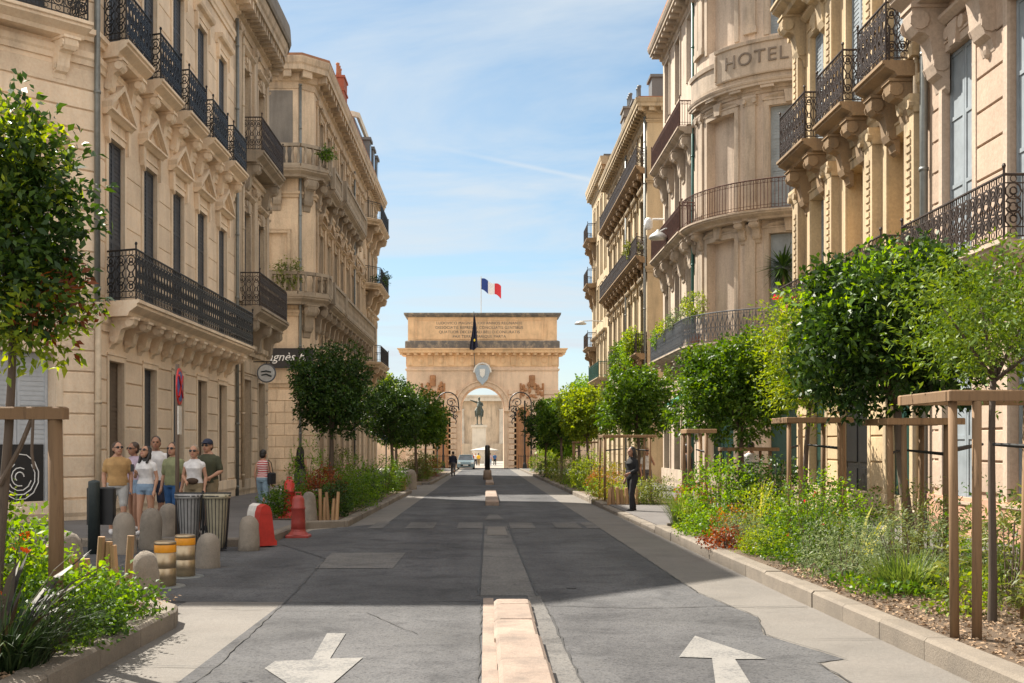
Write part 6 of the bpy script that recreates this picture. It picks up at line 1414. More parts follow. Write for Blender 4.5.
# iron lamp standards in front of the arch
def standard(x, s, label):
    y = 112.0; z = G(y); e = empty('iron_standard', (x, y, z), label, 'lamp standard', 'wrought iron standards before the arch')
    m = MB(); m.tube([(x, y, z), (x, y, 5.9)], 0.09, 8); m.tube([(x-s*0.65, y, z), (x-s*0.65, y, 5.2)], 0.06, 8); m.lathe((x, y, z), [(0.25, 0), (0.2, 0.5), (0.1, 0.7)], 10); m.build('pole', M['iron'], e)
    m = MB(); m.tube([(x-s*0.65, y, 5.2)] + [(x+s*(0.45-1.1*math.cos(t)), y, 5.6+1.15*math.sin(t)) for t in [PI*i/12 for i in range(13)]] + [(x+s*1.6, y, 4.9)], 0.06, 6)
    for cx, cz, r0 in ((0.75, 5.7, 0.52), (1.15, 4.95, 0.48), (0.85, 5.05, 0.33), (1.2, 4.2, 0.28)):
        m.tube([(x+s*(cx+r0*(1-t/14)*math.cos(t*0.75)), y, cz+r0*(1-t/14)*math.sin(t*0.75)) for t in range(13)], 0.05, 5)
    m.tube([(x+s*1.15, y, 4.9), (x+s*1.0, y, 4.3), (x+s*1.35, y, 3.8), (x+s*1.25, y, 3.5)], 0.05, 5); m.build('scrollwork', M['iron'], e)
    m = MB()
    for i in range(9): m.tube([(x-s*1.3+i*0.24*s, y+0.1, z), (x-s*1.3+i*0.24*s, y+0.1, z+1.5)], 0.03, 4)
    for zz in (0.15, 1.35): m.tube([(x-s*1.35, y+0.1, z+zz), (x+s*0.65, y+0.1, z+zz)], 0.03, 4)
    m.build('low_railing', M['iron'], e)
standard(-4.35, 1, 'left black wrought iron lamp standard with scrolls in front of the arch'); standard(3.95, -1, 'right black wrought iron lamp standard with scrolls in front of the arch')
# flags
y = AY+1.5; e = empty('flag', (-0.56, y, 16.2), 'blue white and red flag flying on top of the arch', 'flag')
m = MB(); m.tube([(-0.56, y, 16.1), (-0.56, y, 20.6)], 0.045, 6); m.build('pole', M['lampshell'], e)
def cloth(fn, u0, u1, name, mat, par, nu=8, nv=8, th=0.015):
    m = MB(); m.smooth = True
    g = [[fn(u0+(u1-u0)*i/nu, j/nv) for j in range(nv+1)] for i in range(nu+1)]
    vs = [p for r in g for p in r]; k = nv+1
    m.add(vs + [(p[0], p[1]+th, p[2]) for p in vs], [[i*k+j, (i+1)*k+j, (i+1)*k+j+1, i*k+j+1] for i in range(nu) for j in range(nv)] + [[(nu+1)*k+i*k+j+1, (nu+1)*k+(i+1)*k+j+1, (nu+1)*k+(i+1)*k+j, (nu+1)*k+i*k+j] for i in range(nu) for j in range(nv)])
    return m.build(name, M[mat], par)
fl = lambda u, v: (-0.52+2.25*u, y+0.22*math.sin(u*7)*(0.3+u), 20.35-1.35*v-0.75*u-0.15*u*u+0.14*math.sin(u*9+v))
for i, c in enumerate(('flagblue', 'flagwhite', 'flagred')): cloth(fl, i/3, (i+1)/3, 'flag_stripe', c, e)
y2 = AY-1.2; e = empty('flag', (-1.35, AY-0.2, 9.8), 'dark navy flag hanging limp from a slanted pole over the arch', 'flag')
m = MB(); m.tube([(-1.3, AY-0.1, 9.6), (-1.35, AY-1.7, 16.2)], 0.04, 6); m.build('pole', M['pipe'], e)
fd = lambda u, v: (-1.35+(u-0.45)*0.95*(0.12+0.88*v**1.1)+0.06*math.sin(v*5), AY-1.6+0.15*math.sin(u*14)*(0.3+v), 16.0-4.0*v-0.25*(1-abs(2*u-1))*v+0.3*u*v)
o = cloth(fd, 0, 1, 'flag_cloth', 'flagdark', e, 16, 12); m = MB(); m.ball((-1.28, AY-1.8, 13.0), 0.10, 0.03, 0.16, 6, 4); m.build('emblem', M['gold'], o)
# statue beyond the arch
def remesh(m, vox, smooth=4, fac=0.5):
    me = m.mesh('tmp', []); o = bpy.data.objects.new('tmp', me); COL.objects.link(o)
    a = o.modifiers.new('r', 'REMESH'); a.mode = 'VOXEL'; a.voxel_size = vox
    if smooth: s = o.modifiers.new('s', 'SMOOTH'); s.iterations = smooth; s.factor = fac
    r = bpy.data.meshes.new_from_object(o.evaluated_get(bpy.context.evaluated_depsgraph_get())); bpy.data.objects.remove(o); bpy.data.meshes.remove(me)
    r.polygons.foreach_set('use_smooth', [True]*len(r.polygons)); return r
px_, py_ = -1.15, 185.0; zg = G(py_)
e = empty('equestrian_statue', (px_, py_, zg), 'dark bronze rider on horseback on a tall pale pedestal seen through the arch', 'statue')
m = MB(); m.box(px_-2.0, px_+2.0, py_-3, py_+3, zg-0.3, zg+0.5); m.box(px_-1.5, px_+1.5, py_-2.4, py_+2.4, zg+0.501, zg+1.1); m.box(px_-1.15, px_+1.15, py_-2.0, py_+2.0, zg+1.101, 4.2); m.box(px_-1.35, px_+1.35, py_-2.2, py_+2.2, 4.201, 4.6); m.build('pedestal', M['pale'], e)
m = MB(); zb = 4.6; q = lambda a, b, c: (px_+a, py_+b, zb+c)
m.ball(q(0, 0, 2.15), 0.55, 1.15, 0.6); m.ball(q(0, -0.8, 2.25), 0.5, 0.55, 0.62); m.ball(q(0, 0.85, 2.25), 0.55, 0.6, 0.62)
m.tube([q(0, -1.0, 2.4), q(-0.05, -1.5, 3.1), q(-0.1, -1.65, 3.5)], [0.42, 0.3, 0.22], 10); m.tube([q(-0.1, -1.55, 3.55), q(-0.15, -1.95, 3.1), q(-0.15, -2.1, 2.85)], [0.22, 0.18, 0.13], 8)
for a, b, f in ((-0.3, -0.95, 0), (0.3, -0.95, 1), (-0.33, 0.95, 0), (0.33, 0.95, 0)):
    if f: m.tube([q(a, b, 2.0), q(a, b-0.6, 1.55), q(a, b-0.45, 0.95), q(a, b-0.6, 0.75)], [0.22, 0.16, 0.10, 0.11], 8)
    else: m.tube([q(a, b, 2.0), q(a, b+(0.12 if b > 0 else -0.05), 1.1), q(a, b+(0.25 if b > 0 else 0), 0.7), q(a, b, 0.02)], [0.26, 0.15, 0.11, 0.13], 8)
m.tube([q(0, 1.3, 2.6), q(0, 1.65, 2.2), q(0, 1.6, 1.3)], [0.14, 0.16, 0.08], 8)
m.box(px_-0.7, px_+0.7, py_-1.6, py_+1.6, zb, zb+0.1)
m.ball(q(0, 0.1, 3.2), 0.4, 0.34, 0.62); m.ball(q(0, 0.1, 3.7), 0.46, 0.32, 0.3); m.tube([q(0, 0.1, 3.9), q(0, 0.05, 4.25)], 0.15, 8); m.ball(q(0, 0.02, 4.45), 0.2, 0.24, 0.28)
m.tube([q(-0.42, 0.05, 3.8), q(-1.0, -0.3, 4.0), q(-1.55, -0.55, 4.2)], [0.17, 0.13, 0.09], 8); m.tube([q(0.42, 0.05, 3.8), q(0.62, -0.1, 3.3), q(0.25, -0.6, 3.15)], [0.17, 0.13, 0.09], 8)
for s in (-1, 1): m.tube([q(s*0.3, 0.0, 2.8), q(s*0.62, -0.3, 2.3), q(s*0.6, -0.2, 1.5), q(s*0.6, -0.45, 1.4)], [0.25, 0.2, 0.12, 0.1], 8)
m.tube([q(0, 0.35, 3.9), q(0.1, 0.7, 3.1), q(0.15, 0.95, 2.6)], [0.25, 0.45, 0.3], 8)
me = remesh(m, 0.07, 3); me.materials.append(M['bronze']); link_mesh('horse_and_rider', me, e, -ORG[e])
# domed water pavilion behind it
WY = 255.0; zg = G(WY)-1; e = empty('water_pavilion', (-1.1, WY+4, zg), 'pale stone pavilion with columns framed by the arch opening behind the statue', 'building')
m = MB(); m.box(-9, 7, WY+1, WY+9, zg, 11.3); m.build('wall', M['old'], e)
for x in (-8, -5.6, 3.6, 6.0): m = MB(); m.smooth = True; m.lathe((x, WY+0.3, zg+2), [(0.8, 0), (0.62, 0.5), (0.6, 6), (0.52, 10.6), (0.8, 11)], 14); m.build('column', M['pale'], e)
m = MB(); m.box(-9.6, 7.6, WY-0.6, WY+9.5, 11.302, 12.3); m.box(-10, 8, WY-1, WY+10, 12.302, 12.7); m.build('entablature', M['pale'], e)
for a, b in ((-7.5, -2.6), (1.0, 6)): m = MB(); m.box(a, b, WY-1.5, WY+0.2, zg, zg+5.0); m.build('base_wall', M['grey'], e)
M['stone_cotton_'] = plain('parasol_canvas', (0.36, 0.33, 0.29), 0.8)
# white parasol
e = empty('parasol', (-0.2, 150, G(150)), 'white parasol above the people under the arch', 'parasol'); z = G(150)
m = MB(); m.tube([(-0.2, 150, z), (-0.2, 150, z+2.7)], 0.04, 6); m.build('pole', M['white'], e); m = MB(); m.lathe((-0.2, 150, z+2.1), [(1.9, 0), (1.9, -0.12), (1.92, 0.02), (1.0, 0.25), (0.05, 0.42)], 8); m.build('canopy', M['stone_cotton_'], e)
# parked or passing car
cx, cy = -2.06, 113.0; z = G(cy); e = empty('car', (cx, cy, z), 'grey blue car coming out from under the arch', 'car')
m = MB(); m.smooth = False
sect = [(-2.0, 0.28, 0.62, 0.78), (-1.95, 0.22, 0.80, 0.86), (-1.0, 0.22, 0.95, 0.88), (1.2, 0.22, 0.98, 0.88), (1.95, 0.25, 0.95, 0.84), (2.05, 0.35, 0.75, 0.78)]
vs = []
for yy, za, zb_, w_ in sect: vs += [(cx-w_*0.94, cy+yy, z+za), (cx+w_*0.94, cy+yy, z+za), (cx+w_, cy+yy, z+za+0.25), (cx+w_*0.96, cy+yy, z+zb_), (cx-w_*0.96, cy+yy, z+zb_), (cx-w_, cy+yy, z+za+0.25)]
m.add(vs, [[i*6+j, i*6+(j+1) % 6, i*6+6+(j+1) % 6, i*6+6+j] for i in range(5) for j in range(6)] + [[5, 4, 3, 2, 1, 0], [30, 31, 32, 33, 34, 35]])
cab = [(-0.95, 0.93, 0.80), (-0.25, 1.46, 0.64), (1.1, 1.50, 0.64), (1.85, 0.97, 0.78)]
m.box(cx-0.63, cx+0.63, cy-0.25, cy+1.1, z+1.44, z+1.50)
for s in (-1, 1):
    m.tube([(cx+s*0.78, cy-0.95, z+0.93), (cx+s*0.63, cy-0.25, z+1.46)], 0.035, 5); m.tube([(cx+s*0.78, cy+1.85, z+0.95), (cx+s*0.63, cy+1.1, z+1.46)], 0.06, 5); m.tube([(cx+s*0.80, cy+0.4, z+0.95), (cx+s*0.64, cy+0.4, z+1.46)], 0.035, 5)
body = m.build('body', M['carblue'], e)
m = MB(); g = [(cx-0.77, cy-0.94, z+0.94), (cx+0.77, cy-0.94, z+0.94), (cx+0.62, cy-0.24, z+1.45), (cx-0.62, cy-0.24, z+1.45)]; h_ = [(cx-0.77, cy+1.84, z+0.94), (cx+0.77, cy+1.84, z+0.94), (cx+0.62, cy+1.1, z+1.45), (cx-0.62, cy+1.1, z+1.45)]
m.add(g+h_, [[0, 1, 2, 3], [7, 6, 5, 4], [1, 5, 6, 2], [4, 0, 3, 7]]); m.build('windscreen', M['glass'], e)
for s in (-1, 1):
    m = MB(); m.rbox(cx+s*0.66-0.14, cx+s*0.66+0.14, cy-2.02, cy-1.9, z+0.60, z+0.76, 0.02); m.build('headlight', M['lens'], e)
    for yy in (-1.25, 1.3): m = MB(); m.smooth = True; m.tube([(cx+s*0.70, cy+yy, z+0.31), (cx+s*0.90, cy+yy, z+0.31)], 0.31, 18); wh = m.build('wheel', M['tyre'], e); m = MB(); m.tube([(cx+s*0.89, cy+yy, z+0.31), (cx+s*0.91, cy+yy, z+0.31)], 0.18, 12); m.build('rim', M['chrome'], wh)
    m = MB(); m.rbox(cx+s*0.98-0.1, cx+s*0.98+0.1, cy-0.7, cy-0.58, z+0.92, z+1.06, 0.02); m.build('wing_mirror', M['black'], e)
m = MB(); m.rbox(cx-0.5, cx+0.5, cy-2.03, cy-1.95, z+0.36, z+0.54, 0.02); m.build('grille', M['black'], e); m = MB(); m.box(cx-0.26, cx+0.26, cy-2.045, cy-2.032, z+0.42, z+0.53); m.build('number_plate', M['white'], e)

# ------------------------------------------------------------------ balcony greenery
BP = 'plants on the balconies'
def pot(e, x, y, z, r, h, mat='terracotta'):
    m = MB(); m.smooth = True; m.lathe((x, y, z), [(r*0.7, 0), (r, h*0.9), (r*1.08, h*0.9), (r*1.08, h), (r*0.9, h)], 14); m.build('pot', M[mat], e)
def topiary(u, n, z, r, stem, mat, label, seed, F=Ho.F, ph=0.42):
    p = F.P(u, n, z); e = empty('potted_plant', p, label, 'potted plant', BP); pot(e, p.x, p.y, z, 0.22, ph)
    if stem: m = MB(); m.tube([(p.x, p.y, z+ph*0.8), (p.x, p.y, z+ph+stem+r*0.5)], 0.025, 6); m.build('stem', M['bark'], e)
    link_mesh('foliage', crown_mesh('foliage', seed, mat, r, r, r*0.95, 170, 7, 0.09, 0.05, tw=0.15), e, (0, 0, ph+stem+r*0.8))
topiary(th(14), 0.42, 5.45, 0.48, 0.75, 'lf_yel', 'yellow green ball topiary in a pot on the white hotel balcony', 301)
topiary(Ho.uy(46.2), 0.42, 5.42, 0.45, 0.55, 'lf_grey', 'grey green potted shrub left of the ball topiary', 302)
topiary(Ho.uy(48.4), 0.42, 5.42, 0.55, 0.3, 'lf_yel', 'bright potted shrub in the middle of the white hotel balcony', 303)
topiary(Ho.uy(50.8), 0.42, 5.42, 0.5, 0.15, 'lf_bright', 'low potted shrub at the far end of the white hotel balcony', 304)
p = Ho.F.P(th(68), 0.36, 5.45); e = empty('potted_yucca', p, 'spiky tall yucca in front of the large hotel window', 'potted plant', BP); pot(e, p.x, p.y, p.z, 0.24, 0.5, 'irongrey')
m = MB(); m.tube([(p.x, p.y, p.z+0.4), (p.x+0.03, p.y, p.z+1.4), (p.x, p.y, p.z+2.45)], [0.07, 0.055, 0.05], 8); m.build('stem', M['bark'], e)
rs = np.random.RandomState(4); D = unit(rs, 150); D[:, 2] = D[:, 2]*0.9+0.15; C = D*0.05; link_mesh('foliage', leaf_mesh('foliage', C, D, rs.uniform(0.75, 1.15, 150), np.full(150, 0.075), M['lf_dark'], 4), e, (0, 0, 2.55))
def hanging(x, y, z, rx, ry, rz, mat, label, seed, twigs=380):
    e = empty('hanging_plant', (x, y, z), label, 'balcony plant', BP); link_mesh('foliage', crown_mesh('foliage', seed, mat, rx, ry, rz, twigs, 8, 0.13, 0.075, tw=0.3, up=-0.4, rough=0.6), e); link_mesh('stems', stems_mesh(seed, 8, ry, rz), e)
hanging(7.95, 61.0, 6.9, 0.35, 1.7, 0.95, 'lf_bright', 'green climber covering the low balcony of the buff building', 311); hanging(7.75, 64.5, 6.3, 0.3, 1.6, 1.2, 'lf_mid', 'darker trailing climber farther along the low buff balcony', 312); hanging(7.85, 58.8, 7.1, 0.3, 0.7, 0.5, 'lf_yel', 'light green climber at the near end of the low buff balcony', 313, 200)
hanging(8.0, 60.5, 12.3, 0.25, 0.9, 0.35, 'lf_olive', 'small plants on the upper balcony of the buff building', 314, 120)
hanging(-9.9, 54.9, 10.1, 0.6, 0.3, 0.7, 'lf_olive', 'straggly plants behind the lower stone balustrade on the left', 315, 120); hanging(-8.1, 55.9, 16.4, 0.4, 0.3, 0.35, 'lf_mid', 'small plant on the upper corner stone balcony on the left', 316, 70)
hanging(-7.9, 83, 13.9, 0.35, 1.4, 0.5, 'lf_dark', 'dark plants on the middle balcony of the far mansard building', 317, 120)
e = empty('flower_box', (7.95, 28.9, 5.2), 'red flowers hanging at the far end of the long tan balcony', 'flower box', BP); m = MB(); m.box(7.86, 8.06, 28.5, 29.4, 5.02, 5.2); m.build('trough', M['terracotta'], e); link_mesh('flowers', flower_mesh(3, 26, 0.4, 0.3, 'fl_red', 0.06), e); link_mesh('foliage', crown_mesh('foliage', 318, 'lf_mid', 0.2, 0.45, 0.2, 50, 7, 0.07, 0.04), e, (0, 0, 0.15))

# ================================================================== PEOPLE
M['skin'] = plain('skin', (0.44, 0.235, 0.15), 0.55, var=0.06); M['skin2'] = plain('skin_tanned', (0.30, 0.15, 0.09), 0.55, var=0.06); M['eye'] = plain('eye', (0.02, 0.015, 0.012), 0.3); M['lip'] = plain('lips', (0.32, 0.10, 0.08), 0.5)
M['hair_dark'] = plain('hair_dark', (0.014, 0.010, 0.008), 0.5, var=0.4, scale=40); M['hair_grey'] = plain('hair_light', (0.30, 0.23, 0.16), 0.5, var=0.3, scale=40); M['hair_brown'] = plain('hair_brown', (0.05, 0.028, 0.016), 0.5, var=0.4, scale=40)
def cl(n, c, **k): M[n] = plain(n, c, 0.85, var=0.18, scale=9, bump=0.35, **k)
cl('tan_cotton', (0.42, 0.25, 0.10)); cl('stone_cotton', (0.40, 0.39, 0.37)); cl('white_cotton', (0.66, 0.64, 0.63)); cl('denim', (0.22, 0.31, 0.42)); cl('blue_cotton', (0.03, 0.10, 0.25)); cl('sage_cotton', (0.24, 0.25, 0.13)); cl('olive_cotton', (0.055, 0.058, 0.03)); cl('black_cotton', (0.012, 0.012, 0.014)); cl('khaki_cotton', (0.22, 0.17, 0.10)); cl('grey_cotton', (0.10, 0.10, 0.11)); cl('navy_cotton', (0.02, 0.025, 0.05)); cl('lilac_cotton', (0.42, 0.33, 0.40)); cl('yellow_cotton', (0.75, 0.48, 0.03)); cl('red_cotton', (0.5, 0.04, 0.03)); cl('leather', (0.06, 0.035, 0.02)); cl('jeans_light', (0.20, 0.28, 0.34))
def stripes():
    m, nt, n, l, b = newmat('striped_cotton'); t = N(nt, 'ShaderNodeTexCoord'); w = N(nt, 'ShaderNodeTexWave', {'Scale': 5.2, 'Distortion': 2.2, 'Detail': 1.0}, bands_direction='Z'); l.new(t.outputs['Object'], w.inputs['Vector'])
    l.new(ramp(nt, w.outputs[0], [(0.42, (0.45, 0.03, 0.035)), (0.52, (0.66, 0.55, 0.52))]), b.inputs['Base Color']); b.inputs['Roughness'].default_value = 0.85; return m
M['striped'] = stripes()
def limb(m, pts, radii, k=10):
    # smooth tapered limb through its joints, bulging a little at calf and upper arm
    P = [Vector(p) for p in pts]; out = []; rr = []
    for i in range(len(P)-1):
        for t in (0, 0.33, 0.66):
            out.append(P[i].lerp(P[i+1], t)); rr.append(radii[i]*(1-t)+radii[i+1]*t + (0.007 if t == 0.33 else 0))
    out.append(P[-1]); rr.append(radii[-1]); m.tube(out, rr, k)
    for p, r in zip(P, radii): m.ball(p, r*0.98, r*0.98, r*0.98, 8, 6)
def torso(m, rings, k=18):
    vs = []
    for z, rx, ry, cy in rings:
        for j in range(k): a = 2*PI*j/k; c, s = math.cos(a), math.sin(a); vs.append((rx*math.copysign(abs(c)**0.85, c), cy+ry*math.copysign(abs(s)**0.9, s), z))
    n = len(rings); m.add(vs, [[i*k+j, i*k+(j+1) % k, (i+1)*k+(j+1) % k, (i+1)*k+j] for i in range(n-1) for j in range(k)] + [list(range(k))[::-1], [(n-1)*k+j for j in range(k)]])
def person(x, y, rz, h, label, top=None, bottom=None, shoes='white_cotton', fem=False, hair='hair_dark', long_hair=False, skin='skin', arms=None, stride=0.06, sleeve=0.5, leg=0.5, glasses=False, cap=None, skirt=False, base=0.12, group=None, vox=0.011, head=(0, 0), wide=1.0, bag=None, phone=False, stripes_=False, hat=None):
    """local front is -Y; rz turns it.  arms = [(elbow, wrist) left (+x), (elbow, wrist) right (-x)]"""
    rings = [(0.86, 0.13, 0.10, 0.0), (0.93, 0.172, 0.118, 0.005), (1.0, 0.165, 0.112, 0), (1.09, 0.145, 0.10, -0.005), (1.2, 0.155, 0.108, -0.005), (1.30, 0.168, 0.118, 0.0), (1.37, 0.152, 0.10, 0.008), (1.42, 0.115, 0.08, 0.012), (1.465, 0.075, 0.065, 0.01), (1.49, 0.058, 0.058, 0.01)]
    sh = 0.172
    if fem: rings = [(0.86, 0.13, 0.105, 0.0), (0.93, 0.175, 0.122, 0.005), (1.0, 0.16, 0.11, 0), (1.1, 0.122, 0.088, -0.003), (1.2, 0.132, 0.10, -0.01), (1.28, 0.148, 0.122, -0.018), (1.37, 0.145, 0.092, 0.005), (1.42, 0.11, 0.07, 0.01), (1.46, 0.062, 0.056, 0.01), (1.49, 0.05, 0.05, 0.01)]; sh = 0.158
    rings = [(z, rx*wide, ry*wide, cy) for z, rx, ry, cy in rings]; sh *= (1+wide)/2
    S = [Vector((s*sh, 0.01, 1.355)) for s in (1, -1)]
    arms = arms or [None, None]; A2 = []
    for s, a in zip((1, -1), arms):
        if a is None: A2.append((Vector((s*(sh+0.06), 0.03, 1.10)), Vector((s*(sh+0.055), -0.06, 0.86))))
        else: A2.append((Vector(a[0]), Vector(a[1])))
    hips = [Vector((s*0.092*wide, 0, 0.90)) for s in (1, -1)]
    kn = [Vector((s*0.10, -0.025-s*stride*0.8, 0.49)) for s in (1, -1)]; an = [Vector((s*0.105, 0.03-s*stride*1.5, 0.085 + (0.05 if (-s*stride) > 0.1 else 0))) for s in (1, -1)]
    m = MB(); torso(m, rings)
    m.tube([(0, 0.01, 1.44), (0, 0.0, 1.50), (0, -0.012, 1.56)], [0.06, 0.052 if not fem else 0.045, 0.05], 12)
    hy, hp = head; HC = Vector((0, -0.022, 1.592))
    # head: skull, face, jaw, nose, ears
    hb = MB(); hb.ball((0, 0.005, 0.02), 0.074, 0.093, 0.097, 16, 12); hb.ball((0, -0.028, -0.035), 0.060, 0.066, 0.078, 14, 10); hb.ball((0, -0.055, -0.082), 0.032, 0.030, 0.026, 10, 8)
    hb.tube([(0, -0.092, 0.012), (0, -0.112, -0.022), (0, -0.098, -0.030)], [0.010, 0.015, 0.012], 8); hb.ball((0, -0.087, -0.056), 0.022, 0.014, 0.010, 8, 6); hb.ball((0, -0.085, 0.030), 0.052, 0.018, 0.010, 10, 6)
    for s in (-1, 1): hb.ball((s*0.076, 0.008, -0.008), 0.012, 0.022, 0.032, 8, 6)
    Rm = Matrix.Rotation(hy, 3, 'Z') @ Matrix.Rotation(-hp, 3, 'X')
    def hv(v): return HC + Rm @ (Vector(v)*1.12)
    m.add([hv(v) for v in hb.v], hb.f)
    for i, s in enumerate((1, -1)):
        E, W = A2[i]; limb(m, [S[i], E, W], [0.052 if not fem else 0.043, 0.041 if not fem else 0.034, 0.028 if not fem else 0.024])
        d = (W-E).normalized(); side = d.cross(Vector((1, 0, 0))) if abs(d.x) < 0.8 else d.cross(Vector((0, 0, 1))); side.normalize(); pn = d.cross(side).normalized()*(-s)
        pc = W + d*0.05; m.tube([W, W+d*0.045, W+d*0.088], [0.026, 0.033, 0.030], 10)
        for f, (o_, L) in enumerate(((-0.028, 0.062), (-0.0095, 0.074), (0.0095, 0.070), (0.027, 0.054))):
            b = W + d*0.082 + side*o_; m.tube([b, b+d*L*0.45+pn*0.008, b+d*L*0.8+pn*0.022, b+d*L*0.95+pn*0.034], [0.0095, 0.0092, 0.0085, 0.0075], 7)
        b = W + d*0.03 - side*0.024; m.tube([b, b-side*0.025+d*0.025+pn*0.008, b-side*0.028+d*0.055+pn*0.018], [0.012, 0.011, 0.009], 7)
        limb(m, [hips[i], kn[i], an[i]], [0.088*(0.5+wide/2), 0.056, 0.038]); m.ball((kn[i]*0.45+an[i]*0.55)+Vector((0, 0.018, 0.08)), 0.046, 0.05, 0.11, 8, 6)
        f0 = an[i]; m.tube([f0+Vector((0, 0.045, -0.045)), f0+Vector((0, -0.03, -0.035)), f0+Vector((0, -0.11, -0.055)), f0+Vector((0, -0.16, -0.062))], [0.035, 0.042, 0.036, 0.022], 8)
    me = remesh(m, vox, 3, 0.45); me.materials.append(M[skin]); me.materials.append(M['eye']); me.materials.append(M['lip'])
    inv = Rm.transposed()
    for p in me.polygons:
        if p.center.z > 1.48:
            q_ = (inv @ (p.center-HC))/1.12
            if q_.y < -0.05:
                if abs(abs(q_.x)-0.031) < 0.014 and abs(q_.z-0.010) < 0.007: p.material_index = 1
                elif abs(q_.x) < 0.024 and abs(q_.z+0.056) < 0.0065: p.material_index = 2
    k = h/1.72; z = G(y)+base
    o = link_mesh('person', me); o.location = (x, y, z); o.rotation_euler = (0, 0, rz); o.scale = (k, k, k); tag(o, label, 'person', group); ORG[o] = Vector((0, 0, 0))
    def child(mb, name, mat, v=None, sm=2): r_ = remesh(mb, v or vox*1.15, sm); r_.materials.append(M[mat]); return link_mesh(name, r_, o)
    if top:
        c = MB(); g = 0.016; lo = 0.90 if not fem else (0.98 if not skirt else 0.98)
        torso(c, [(lo, 0.182*wide, 0.130*wide, 0.003)] * 1 + [(zz, rx+g, ry+g, cy) for zz, rx, ry, cy in rings if zz > lo+0.03 and zz < 1.44] + [(1.455, 0.082, 0.072, 0.012)])
        for i in (0, 1):
            E, W = A2[i]; q_ = S[i].lerp(E, sleeve/0.5) if sleeve <= 0.5 else E.lerp(W, min(0.95, (sleeve-0.5)/0.5))
            if sleeve > 0.05: limb(c, [S[i], q_] if sleeve <= 0.5 else [S[i], E, q_], [0.062 if not fem else 0.052] + ([0.060 if not fem else 0.047] if sleeve <= 0.5 else [0.055, 0.042]))
        child(c, 'top', top)
    if bottom:
        c = MB(); torso(c, [(zz, rx+0.014, ry+0.014, cy) for zz, rx, ry, cy in rings if zz < 1.05])
        for i in (0, 1):
            q_ = hips[i].lerp(kn[i], leg/0.5) if leg <= 0.5 else kn[i].lerp(an[i], (leg-0.5)/0.5)
            if leg <= 0.5: limb(c, [hips[i], q_], [0.106*(0.5+wide/2), 0.094 - 0.02*leg/0.5])
            else: limb(c, [hips[i], kn[i], q_], [0.104, 0.078, 0.066])
        child(c, 'skirt' if skirt else ('trousers' if leg > 0.6 else 'shorts'), bottom)
    c = MB()
    for i in (0, 1): f0 = an[i]; c.tube([f0+Vector((0, 0.055, -0.045)), f0+Vector((0, -0.03, -0.036)), f0+Vector((0, -0.11, -0.052)), f0+Vector((0, -0.172, -0.060))], [0.042, 0.050, 0.044, 0.028], 10)
    child(c, 'shoes', shoes)
    c = MB(); hv_ = MB()
    if hair:
        hv_.ball((0, 0.022, 0.040), 0.083, 0.092, 0.090, 16, 12); hv_.ball((0, 0.05, -0.01), 0.076, 0.062, 0.080, 14, 10)
        if long_hair:
            for a in (-0.07, 0.07): hv_.tube([(a, 0.01, 0.05), (a*1.15, 0.02, -0.06), (a*1.1, 0.01, -0.20)], [0.03, 0.036, 0.022], 8)
            hv_.tube([(0, 0.07, 0.0), (0, 0.085, -0.12), (0, 0.095, -0.24)], [0.07, 0.075, 0.05], 10)
        c.add([hv(v) for v in hv_.v], hv_.f); child(c, 'hair', hair)
    if glasses:
        c = MB(); g_ = MB()
        for s in (-1, 1): g_.ball((s*0.033, -0.093, 0.010), 0.028, 0.012, 0.021, 12, 8); g_.tube([(s*0.058, -0.085, 0.014), (s*0.080, 0.0, 0.012)], 0.004, 5)
        g_.tube([(-0.03, -0.098, 0.014), (0.03, -0.098, 0.014)], 0.004, 5); c.add([hv(v) for v in g_.v], g_.f); c.smooth = True; link_mesh('sunglasses', c.mesh('sunglasses', M['black']), o)
    if cap:
        c = MB(); g_ = MB(); g_.ball((0, 0.008, 0.055), 0.086, 0.102, 0.075, 16, 10); g_.ball((0, -0.115, 0.045), 0.066, 0.065, 0.012, 12, 6); c.add([hv(v) for v in g_.v], g_.f); child(c, 'cap', cap)
    if bag == 'waist': c = MB(); c.ball((0, -0.135, 1.03), 0.13, 0.05, 0.065, 12, 8); child(c, 'waist_bag', 'leather')
    if bag == 'shoulder':
        b_ = MB(); b_.rbox(-0.07, 0.07, -0.15, 0.15, 0, 0.3, 0.03); c = MB(); c.add([(v[0]-0.25, v[1]+0.02, v[2]+0.82) for v in b_.v], b_.f); c.tube([(-0.25, 0.1, 1.1), (-0.17, 0.08, 1.43), (-0.15, 0.0, 1.455), (-0.2, -0.06, 1.38), (-0.25, -0.08, 1.1)], 0.012, 6); link_mesh('shoulder_bag', c.mesh('shoulder_bag', M['black_cotton']), o)
    if phone: W = A2[1][1]; c = MB(); c.rbox(W.x-0.035, W.x+0.035, W.y-0.13, W.y-0.115, W.z+0.03, W.z+0.17, 0.004); link_mesh('phone', c.mesh('phone', M['black']), o)
    return o
PG = 'people standing at the corner of the cream building'
person(-6.70, 20.0, R(22), 1.68, 'man in tan t shirt, pale shorts and sunglasses at the left end of the group', 'tan_cotton', 'stone_cotton', 'white_cotton', hair='hair_brown', glasses=True, leg=0.42, stride=0.09, sleeve=0.32, head=(0.35, 0.18), wide=1.1, group=PG)
person(-6.75, 21.1, R(-25), 1.68, 'woman in sunglasses standing behind the man in the tan shirt', 'lilac_cotton', 'denim', fem=True, hair='hair_brown', long_hair=False, glasses=True, skin='skin2', sleeve=0.0, leg=0.2, head=(-0.2, 0.05), group=PG)
